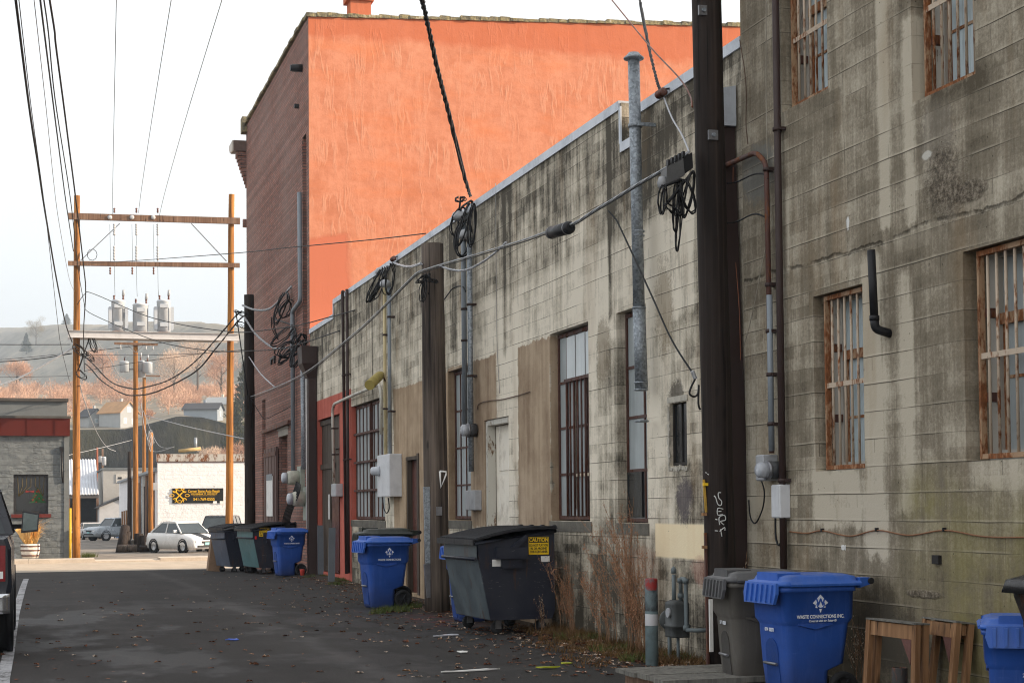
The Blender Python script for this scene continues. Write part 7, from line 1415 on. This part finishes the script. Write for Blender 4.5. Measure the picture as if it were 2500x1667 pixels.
wire('pale cable from the amber pole to the short sunlit pole', [(345, 985), (352, 1040), (362, 1075), (372, 1100), (395, 1100), (425, 1090)], 91, 84, .014, M_ALU)
wire('slack pale cable between the far poles and the shop roof', [(350, 1002), (372, 1060), (392, 1090), (424, 1092)], 91, 84.2, .010, M_ALU)
# twisted spans to the wall
wl_ = onx(1148, 478)
wire('thick twisted black service drop crossing the orange wall to the weather heads', [(1031, 0), (1047, 74), (1068, 170), (1090, 255), (1111, 340), (1132, 425), (1148, 478)], 17, wl_.y, .017, None, 14, .34)
wire('twisted cable beside the flue running to the big pole, with a bright strand', [(1562, 0), (1578, 85), (1594, 159), (1606, 205), (1614, 228)], 19.5, onx(1614, 228).y, .011, None, 10, .22)
wire('dark and silver cable from the spool insulator to the big pole', [(1616, 225), (1640, 287), (1665, 330), (1683, 372)], onx(1616, 225).y, by-.1, .010, M_ALU)
wire('thin copper brown wire crossing the orange wall to the big pole', [(1493, 0), (1589, 117), (1658, 191), (1685, 235), (1690, 262)], 20, by-.1, .009, M_COPPER, 10)
def spool(px, py, label):
    p = onx(px, py, W-.10); t = thing('spool_insulator', label, 'insulator', p); MB().lathe([(0, -.09), (.035, -.09), (.05, -.075), (.03, -.055), (.05, -.03), (.03, 0), (.05, .03), (.03, .055), (.05, .075), (.035, .09), (0, .09)], p, 14, 'y').build('spool', M_BRPORC, t); m = MB(); m.bar((p.x+.02, p.y-.06, p.z+.03), (W+.02, p.y-.06, p.z+.05), .02, .02); m.build('bracket', M_BLACK, t)
spool(1614, 228, 'brown spool insulator on the coping by the flue'); spool(960, 632, 'brown spool insulator on the coping above the white meter cabinet')
wire('twisted silver cable from the spool insulator to the stub pole', [(958, 640), (975, 647), (1000, 651), (1028, 644)], onx(958, 640).y, MY-.1, .014, M_ALU, 0, .25)
main1 = [(1680, 372), (1629, 408), (1559, 448), (1499, 485), (1450, 514), (1400, 545), (1334, 566), (1283, 584), (1155, 623), (1079, 645), (1028, 661)]
wire('heavy silver and black lashed cable from the big pole to the stub pole', main1, by-.1, MY-.22, .0068, M_ALU, 0, .9); wire('black cable lashed along the silver one between the big pole and the stub pole', [(x, y+5) for x, y in main1], by-.1, MY-.22, .0085)
main2 = [(1028, 661), (1010, 673), (964, 719), (899, 784), (830, 843), (762, 898), (700, 933), (635, 960), (612, 968)]
wire('heavy silver cable from the stub pole to the black pole by the brick wall', main2, MY-.22, DY-.16, .008, M_ALU, 0, .9); wire('black cable lashed under the silver one toward the brick wall', [(x, y+5) for x, y in main2], MY-.22, DY-.16, .010)
wire('white twisted tail sagging below the heavy cable right of the stub pole', [(1072, 648), (1100, 658), (1125, 661), (1150, 655), (1185, 635), (1215, 612), (1236, 592)], MY-.3, 21.6, .011, M_ALU, 0, .2)
def splice():
    P = wire_pts(main1, by-.1, MY-.22); q = min(P, key=lambda p: abs((p-EYE).dot(R_)/(p-EYE).dot(F_)*F_PX+CX-1370)); i = P.index(q); d = (P[i+1]-P[i-1]).normalized(); t = thing('splice_case', 'black cylindrical splice case hung on the heavy cable', 'splice case', q); c = q+Vector((0, 0, -.03)); MB().tube([c-d*.36, c-d*.33, c+d*.33, c+d*.36], [.05, .075, .075, .05], 16).build('case', M_BLACK, t); m = MB()
    for k_ in (-.28, .28): m.tube([c+d*(k_-.012), c+d*(k_+.012)], .08, 16)
    m.build('bands', M_STEEL, t)
splice()
for lab, pts, y1, tw, m in (('twisted silver cable from the black pole up to a hook on the brick wall', [(592, 745), (619, 756), (647, 757), (668, 747), (704, 708), (713, 699)], onx(713, 699).y, .28, M_ALU), ('twisted silver cable sagging from the black pole to the tangle of cables', [(596, 772), (619, 809), (647, 836), (674, 851), (707, 848)], onx(707, 848).y, .28, M_ALU), ('thin twisted cable from the black pole down to the heavy cable', [(608, 871), (638, 914), (670, 944)], 41, .2, M_ALU)):
    wire(lab, pts, DY-.16, y1, .018 if tw > .25 else .010, m, 0, tw)
wire('thin dark wire from the black pole to the red doorway', [(614, 975), (635, 1010), (648, 1022), (680, 1008), (712, 990)], DY-.16, onx(712, 990).y, .010)
wire('brown wire hanging from the silver cable to the big pole, with a pale connector', [(1485, 515), (1500, 532), (1514, 556), (1590, 720), (1640, 830), (1694, 915)], 17.0, by-.15, .010)
p = wire_pts([(1690, 905), (1698, 925)], by-.15, by-.15); cable('connector', 'pale ferrule on the guy cable left of the big pole', p, .02, M_ALU, 'connector')
cable('cable', 'black loop hanging from the guy ferrule against the big pole', spline([ony(x, y, by-.16) for x, y in ((1697, 925), (1686, 948), (1684, 962), (1695, 968), (1704, 960), (1706, 940), (1705, 985), (1710, 1000))]), .010)
for y0, lab in ((448, 'upper slack black wire between the big pole and the rusty conduit'), (545, 'lower slack black wire between the big pole and the rusty conduit')):
    cable('cable', lab, spline([ony(1775, y0, by+.12), onx(1800, y0-4, XR-.1), onx(1840, y0-22, XR-.09), onx(1869, y0-22+(y0 > 500)*8, XR-.08), onx(1874, y0-10+(y0 > 500)*8, XR-.08)]), .009)
# tangles of spare cable: loops hanging at the weather heads, poles and splice box
def tangle(label, loops, depth, r, seed, name='cable_coil'):
    rr = random.Random(seed); mb = MB()
    for (x0, y0, x1, y1, sway, n) in loops:
        for i in range(n):
            D = depth(x0, y0)-rr.uniform(.02, .14); P = []; ax, ay = x0+rr.uniform(-4, 4), y0+rr.uniform(-4, 4); bx2, by2 = x1+rr.uniform(-4, 4), y1+rr.uniform(-3, 3); w = sway*rr.uniform(.6, 1.25)
            for k_ in range(15):
                a = 2*math.pi*k_/14*.93+rr.uniform(-.05, .05); f = (1-math.cos(a))/2; P.append(ony(lerp(ax, bx2, f)+math.sin(a)*w+rr.uniform(-1.2, 1.2), lerp(ay, by2, f)+rr.uniform(-2, 2), D+rr.uniform(-.03, .03)))
            mb.tube(spline(P, 3), r*rr.uniform(.7, 1.15), 5)
    T = [ony(x0, y0, depth(x0, y0)-.08) for (x0, y0, x1, y1, sway, n) in loops]
    if len(T) > 1: mb.tube(spline(T, 4), r*1.6, 5)
    return tag(mb.build(name, M_CABLE), label, 'cable coil')
sW = lambda x, y: onx(x, y, W-.12).y
tangle('tangle of black cable loops at the weather heads above the stub pole', [(1150, 490, 1120, 600, 10, 3), (1125, 510, 1110, 575, 14, 3), (1135, 540, 1128, 625, 18, 4), (1157, 500, 1150, 600, 9, 3), (1120, 555, 1150, 590, 12, 3), (1125, 480, 1122, 492, 12, 3)], sW, .011, 1)
tangle('black cable loops hanging from the weather heads over the barred window', [(935, 655, 898, 735, 9, 3), (935, 680, 905, 735, 6, 3), (955, 645, 945, 720, 12, 3), (930, 690, 915, 733, 7, 2)], sW, .012, 2)
tangle('big tangle of black cable loops on the corner of the brick wall', [(700, 712, 672, 790, 14, 3), (705, 735, 690, 775, 16, 3), (668, 775, 690, 840, 10, 3), (715, 795, 668, 845, 16, 3), (725, 830, 690, 870, 24, 5), (735, 815, 730, 850, 14, 5), (712, 850, 682, 888, 12, 4), (740, 830, 715, 895, 10, 4)], sW, .015, 3)
tangle('black cable loops hanging below the splice box on the big pole', [(1655, 440, 1650, 565, 8, 3), (1662, 440, 1656, 610, 6, 2), (1620, 455, 1615, 520, 6, 2), (1672, 440, 1690, 520, 14, 3), (1625, 500, 1660, 525, 10, 2), (1690, 420, 1668, 530, 9, 3)], lambda x, y: by-.2, .009, 4)
tangle('small black cable loops on the weathered stub pole', [(1035, 680, 1030, 735, 5, 4), (1045, 672, 1020, 690, 8, 3), (1050, 680, 1062, 690, 10, 2)], lambda x, y: MY-.2, .010, 5)
tangle('small wire loops at the top of the black stub pole', [(575, 760, 605, 770, 12, 3), (580, 790, 600, 800, 14, 3), (605, 965, 608, 1010, 6, 3)], lambda x, y: DY-.2, .010, 6)
tangle('loops of dark wire round the left amber pole under the platform', [(185, 840, 210, 870, 14, 4), (205, 860, 225, 880, 10, 3), (190, 905, 205, 925, 10, 3), (220, 820, 235, 860, 7, 4)], lambda x, y: HY-.2, .014, 7)
tangle('pale wire clutter on the short sunlit pole', [(366, 1052, 372, 1085, 3, 3), (362, 1060, 368, 1100, 2, 2)], lambda x, y: 83.8, .008, 8).data.materials[0] = M_ALU
cable('cable', 'black slack wire arching from the stub pole to the dark mast', spline([ony(1045, 715, MY-.15), ony(1060, 735, MY-.1), ony(1080, 735, MY), onx(1105, 705, W-.2), onx(1128, 699, W-.12), onx(1137, 712, W-.1)]), .011)
def splicebox():
    c = [ony(x, y, by-.25) for x, y in ((1628, 407), (1668, 388), (1672, 428), (1627, 450))]; t = thing('splice_box', 'grey splice box hung on the heavy cable left of the big pole', 'splice box', c[3]); MB().loft([c, [p+Vector((.02, .2, 0)) for p in c]]).build('case', simple('grey_rubber_box', (.10, .10, .10), .5, 0, .2, 6), t)
    d = [ony(x, y, by-.22) for x, y in ((1668, 385), (1690, 372), (1692, 410), (1672, 425))]; MB().loft([d, [p+Vector((.02, .2, 0)) for p in d]]).build('terminal', M_BLACK, t); p = ony(1616, 445, by-.2); MB().lathe([(0, -.06), (.04, -.05), (.045, 0), (.03, .05), (0, .06)], p, 12, 'z').build('round_cap', M_GREYBOX, t)
    for i in range(5): q = ony(1634+i*9, 402-i*5, by-.24); MB().box((q.x-.012, q.y, q.z-.01), (q.x+.012, q.y+.05, q.z+.05)).build('clamp', M_BLACK, t)
splicebox()
# brick wall services: cables, pipes, meters
def bp(pts, r, mat, name, label, cat, off=.1):
    P = [onx(x, y, W-off) for x, y in pts]; t = thing(name, label, cat, P[-1]); MB().tube(bend(P, .15), r, 10).build('pipe', mat, t); return t
bp([(731, 470), (733, 735), (714, 760), (716, 1160)], .06, M_PVC, 'conduit', 'long jogged grey conduit in the slot at the corner of the brick wall', 'conduit'); bp([(740, 900), (742, 1145)], .07, M_GALV, 'conduit', 'thick grey conduit down to the meters on the brick wall', 'conduit'); bp([(748, 870), (750, 1290)], .025, M_WHITE, 'conduit', 'thin pale conduit beside the brown hopper downspout', 'conduit')
def hopper():
    a, b, c = onx(748, 850, W-.2), onx(750, 900, W-.2), onx(758, 1390, W-.15); s = (a.y+b.y)/2-.2; t = thing('downspout', 'dark brown square downspout with hopper head at the end of the concrete building', 'downspout', (W, s, 0)); MB().loft([[(W-.42, s-.35, a.z), (W-.02, s-.35, a.z), (W-.02, s+.35, a.z), (W-.42, s+.35, a.z)], [(W-.40, s-.33, b.z+.1), (W-.02, s-.33, b.z+.1), (W-.02, s+.33, b.z+.1), (W-.40, s+.33, b.z+.1)], [(W-.24, s-.16, b.z-.25), (W-.02, s-.16, b.z-.25), (W-.02, s+.16, b.z-.25), (W-.24, s+.16, b.z-.25)]]).build('hopper', M_BROWNPIPE, t); MB().box((W-.22, s-.15, 0.02), (W-.02, s+.15, b.z-.255)).build('pipe', M_BROWNPIPE, t)
hopper()
def bmeter(px, py, label):
    c = onx(px, py, W-.2); t = thing('electric_meter', label, 'meter', c); MB().box((W-.12, c.y-.28, c.z-.55), (W-.005, c.y+.28, c.z+.30)).build('back_panel', simple('pale_green_enamel', (.33, .36, .31), .5), t); MB().lathe([(0, 0), (.19, 0), (.19, -.22), (.17, -.30), (0, -.32)], (W-.12, c.y, c.z), 20, 'x').build('meter_can', simple('cream_enamel', (.46, .45, .38), .45), t); MB().lathe([(.15, -.32), (.14, -.42), (.1, -.45), (0, -.46)], (W-.12, c.y, c.z), 18, 'x').build('glass_dome', bpy.data.materials['meter_glass'], t)
bmeter(722, 1166, 'upper cream can meter on the brick wall'); bmeter(736, 1217, 'lower cream can meter on the brick wall')
mb = MB()
for i in range(7):
    P = [onx(724+i*1.5, 1176+i, W-.25), onx(716+i*2.6, 1200, W-.34), onx(704+i*2.8, 1228, W-.36), onx(692+i*2.8, 1262, W-.34), onx(688+i*2.6, 1300, W-.3)]; mb.tube(spline(P, 4), .014, 6)
tag(mb.build('cable_bundle', M_CABLE), 'fan of thick black cables dropping from the meters behind the teal dumpster', 'cable bundle')
p = onx(853, 640, W+1.2); q = onx(855, 720, W+1.2); t = thing('roof_vent', 'thin white capped vent standing on the roof in front of the orange wall', 'roof vent', q); MB().cyl(q-Vector((0, 0, .6)), p, .04, 10).build('pipe', M_WHITE, t); MB().lathe([(0, 0), (.08, 0), (.085, .3), (.06, .36), (0, .38)], p, 12, 'z').build('cap', M_WHITE, t)
# ------------------------------------------------------------------ weeds, grass and litter
M_WEED = leafmat('dead_weed_stalks', (.22, .12, .07), (.36, .22, .13), 4); M_SEED = leafmat('rust_seed_heads', (.30, .11, .06), (.46, .25, .14), 9)
def weed(label, px, py, n, h, spread, lean, seed, seedmat=None, x_wall=6.72, den=1.0, stem=.0035):
    rr = random.Random(seed); b0 = onground(px, py); t = thing('dry_weed', label, 'plant', b0, 'dead weeds along the wall'); st, sd = MB(), MB()
    for i in range(n):
        b = b0+Vector((rr.uniform(-.08, .06), rr.uniform(-spread, spread)*.5, 0)); H = h*rr.uniform(.45, 1.05); dy = lean*rr.uniform(-.1, 1.3)+rr.uniform(-.2, .3); dxx = rr.uniform(-.18, .06); P = []
        for k in range(7):
            f = k/6; P.append(b+Vector((dxx*f*f*H, dy*f*f*H+rr.uniform(-.012, .012), H*f*(1-.06*f))))
        P = [Vector((min(p.x, 6.86), p.y, p.z)) for p in P]; st.tube(P, [stem*(1.2-.8*k/6) for k in range(7)], 4)
        for k in range(int(13*den)+1):
            f = rr.uniform(.18, .95); i0 = min(5, int(f*6)); q = P[i0].lerp(P[i0+1], f*6-i0); a = rr.uniform(-1, 1); l = rr.uniform(.10, .42)*(1.15-f*.7)*min(1, h); d = Vector((rr.uniform(-.35, .1), a*.9+(.25 if lean > 0 else -.2), rr.uniform(.35, 1.0))).normalized(); B = [q, q+d*l*.5+Vector((0, 0, -.01)), q+d*l+Vector((0, 0, .25*l))]; B = [Vector((min(p.x, 6.87), p.y, p.z)) for p in B]; st.tube(B, [stem*.55, stem*.45, stem*.25], 3)
            for _ in range(int(7*den)+2):
                g0 = B[1].lerp(B[2], rr.uniform(-.8, 1)) ; tw = Vector((rr.uniform(-.4, .3), rr.uniform(-1, 1), rr.uniform(-.1, 1))).normalized()*rr.uniform(.02, .09); e = g0+tw; e.x = min(e.x, 6.88); s = Vector((0, .0013, .0007)); st.add([g0-s, g0+s, e+s*.5, e-s*.5], [(0, 1, 2, 3)])
                for _ in range(2):
                    g = g0.lerp(e, rr.uniform(.4, 1.1)); z = rr.uniform(.005, .015); u = Vector((rr.uniform(-.3, .3), rr.uniform(-1, 1), rr.uniform(-1, 1))).normalized()*z; w_ = Vector((rr.uniform(-.4, .4), rr.uniform(-1, 1), rr.uniform(-1, 1))).normalized()*z; sd.add([g, g+u, g+u+w_, g+w_*.7], [(0, 1, 2, 3)])
    st.build('stems', M_WEED, t, False); sd.build('seed_heads', seedmat or M_SEED, t, False); return t
weed('tall rusty dead weed fanning up the wall left of the striped bollard', 1560, 1596, 24, 1.8, .4, .75, 1, stem=.0045)
weed('second rusty dead weed, lower and further left on the wall', 1490, 1575, 9, 1.35, .6, .5, 5)
weed('thin dead weed beside the right corner of the big navy dumpster', 1395, 1552, 10, 1.1, .5, .35, 2, den=.8)
weed('small pale seed headed weed in front of the dumpster castor', 1318, 1545, 7, .62, .35, -.15, 3, leafmat('pale_seed_heads', (.42, .34, .24), (.58, .50, .40), 9), den=.4)
weed('dry weed with pale heads behind the big dark pole', 1800, 1640, 7, 1.75, .25, .0, 4, leafmat('pale_seed_heads2', (.36, .28, .20), (.5, .42, .32), 9), den=.45, stem=.005)
weed('straggly dry weed beside the blue cart at the right edge', 2400, 1690, 5, 1.0, .3, .1, 8, bpy.data.materials['pale_seed_heads'], den=.35)
def tuft(mb, c, n, h, w, rr, lean=.5):
    for _ in range(n):
        a = rr.uniform(0, 6.28); d = w*math.sqrt(rr.random()); b = Vector((c[0]+math.cos(a)*d, c[1]+math.sin(a)*d*1.6, c[2])); l = h*rr.uniform(.4, 1.1); e = b+Vector((rr.uniform(-1, 1)*lean*l, rr.uniform(-1, 1)*lean*l, l)); s = Vector((math.cos(a), math.sin(a), 0))*rr.uniform(.003, .007); mb.add([b-s, b+s, e], [(0, 1, 2)])
M_GRASS = leafmat('winter_grass', (.055, .085, .022), (.12, .13, .045), 6); M_DEADGRASS = leafmat('dead_grass', (.085, .05, .022), (.20, .12, .055), 5)
rr = random.Random(21); mb = MB()
for i in range(150):
    y = rr.uniform(15.6, 21.2); x = 6.85-abs(rr.gauss(0, .38))*(1.25 if y < 19.5 else .5)
    tuft(mb, (x, y, 0), 46, .07 if rr.random() < .7 else .13, .16, rr, .9)
tag(mb.build('ground_weeds', M_DEADGRASS, None, False), 'matted brown dead grass along the foot of the concrete wall', 'weeds', None, 'stuff')
mb = MB()
for (px, py, n, w) in ((960, 1492, 15, .22), (990, 1482, 14, .2), (930, 1497, 8, .12), (780, 1412, 14, .3), (850, 1420, 14, .35), (820, 1428, 8, .3), (1420, 1560, 9, .3), (1500, 1590, 8, .25), (1660, 1612, 6, .15), (1560, 1615, 5, .12)):
    c = onground(px, py)
    for k in range(n): tuft(mb, (min(6.8, c.x+rr.uniform(-w, w)), c.y+rr.uniform(-w, w)*1.4, 0.0), 30, .11, .07, rr, .7)
c = ony(212, 1366, HY+.4)
for k in range(20): tuft(mb, (c.x+rr.uniform(-.25, .35), HY+.3+rr.uniform(-.3, .3), ground_z(HY)+.12), 30, .22, .1, rr, .5)
tag(mb.build('grass_tufts', M_GRASS, None, False), 'green winter grass tufts by the poles and along the wall foot', 'grass', None, 'stuff')
def leafcol():
    t = NT('fallen_leaf', .85, 0, .2); P = t.pos(); c = t.voro(t.vmul(P, (1, 1, 0)), 6, 'F1', 'Color'); v = t.sep(c)[0]; return t.out(t.ramp(v, [(.15, (.06, .026, .015)), (.4, (.17, .06, .03)), (.6, (.26, .12, .06)), (.78, (.36, .21, .12)), (.9, (.48, .38, .30))]))
mb = MB(); rr = random.Random(31)
def leaf(x, y, s):
    z = ground_z(y)+(.03 if 34 < y < 46 and x > 6 else 0)+.006; a = rr.uniform(0, 6.28); c, sn = math.cos(a), math.sin(a); cu = rr.uniform(.1, .6)*s; pts = [(-1, 0, .0), (-.45, .42, 1), (.0, .30, .5), (.35, .5, 1), (.95, .05, .2), (.45, -.42, 1), (.05, -.28, .6), (-.4, -.46, 1)]
    mid = Vector((x, y, z+.004)); ring = [Vector((x+(px*c-py*sn)*s, y+(px*sn+py*c)*s, z+cu*k*rr.uniform(.6, 1.2))) for px, py, k in pts]; mb.add([mid]+ring, [(0, i+1, (i+1) % 8+1) for i in range(8)])
for i in range(1300):
    y = 15+abs(rr.gauss(0, 1))*11; x = rr.uniform(-1, 6.6) if rr.random() < .28 else 6.7-abs(rr.gauss(0, 1.15))
    if x < -1.5: continue
    leaf(x, y, rr.uniform(.022, .055))
for i in range(1100):
    y = rr.uniform(15.5, 21.5) if rr.random() < .6 else rr.uniform(24, 40); leaf(6.75-abs(rr.gauss(0, .42)), y, rr.uniform(.02, .05))
tag(mb.build('fallen_leaves', leafcol(), None, False), 'brown fallen leaves scattered over the asphalt and against the wall', 'leaves', None, 'stuff')
# ------------------------------------------------------------------ winter haze over the valley
def haze():
    m = bpy.data.materials.new('haze'); m.use_nodes = True; nt = m.node_tree; nt.nodes.clear(); o = nt.nodes.new('ShaderNodeOutputMaterial'); v = nt.nodes.new('ShaderNodeVolumePrincipled')
    v.inputs['Color'].default_value = (.70, .84, 1.0, 1); v.inputs['Density'].default_value = HAZE; v.inputs['Anisotropy'].default_value = .2; nt.links.new(v.outputs[0], o.inputs['Volume'])
    b = MB().box((-3500, -60, -14), (3700, 3600, 420)).build('haze', m); b['kind'] = 'stuff'; b['label'] = 'pale bluish winter haze lying over the valley and hill'; b['category'] = 'haze'
HAZE = .00037
haze()
bpy.context.view_layer.update()
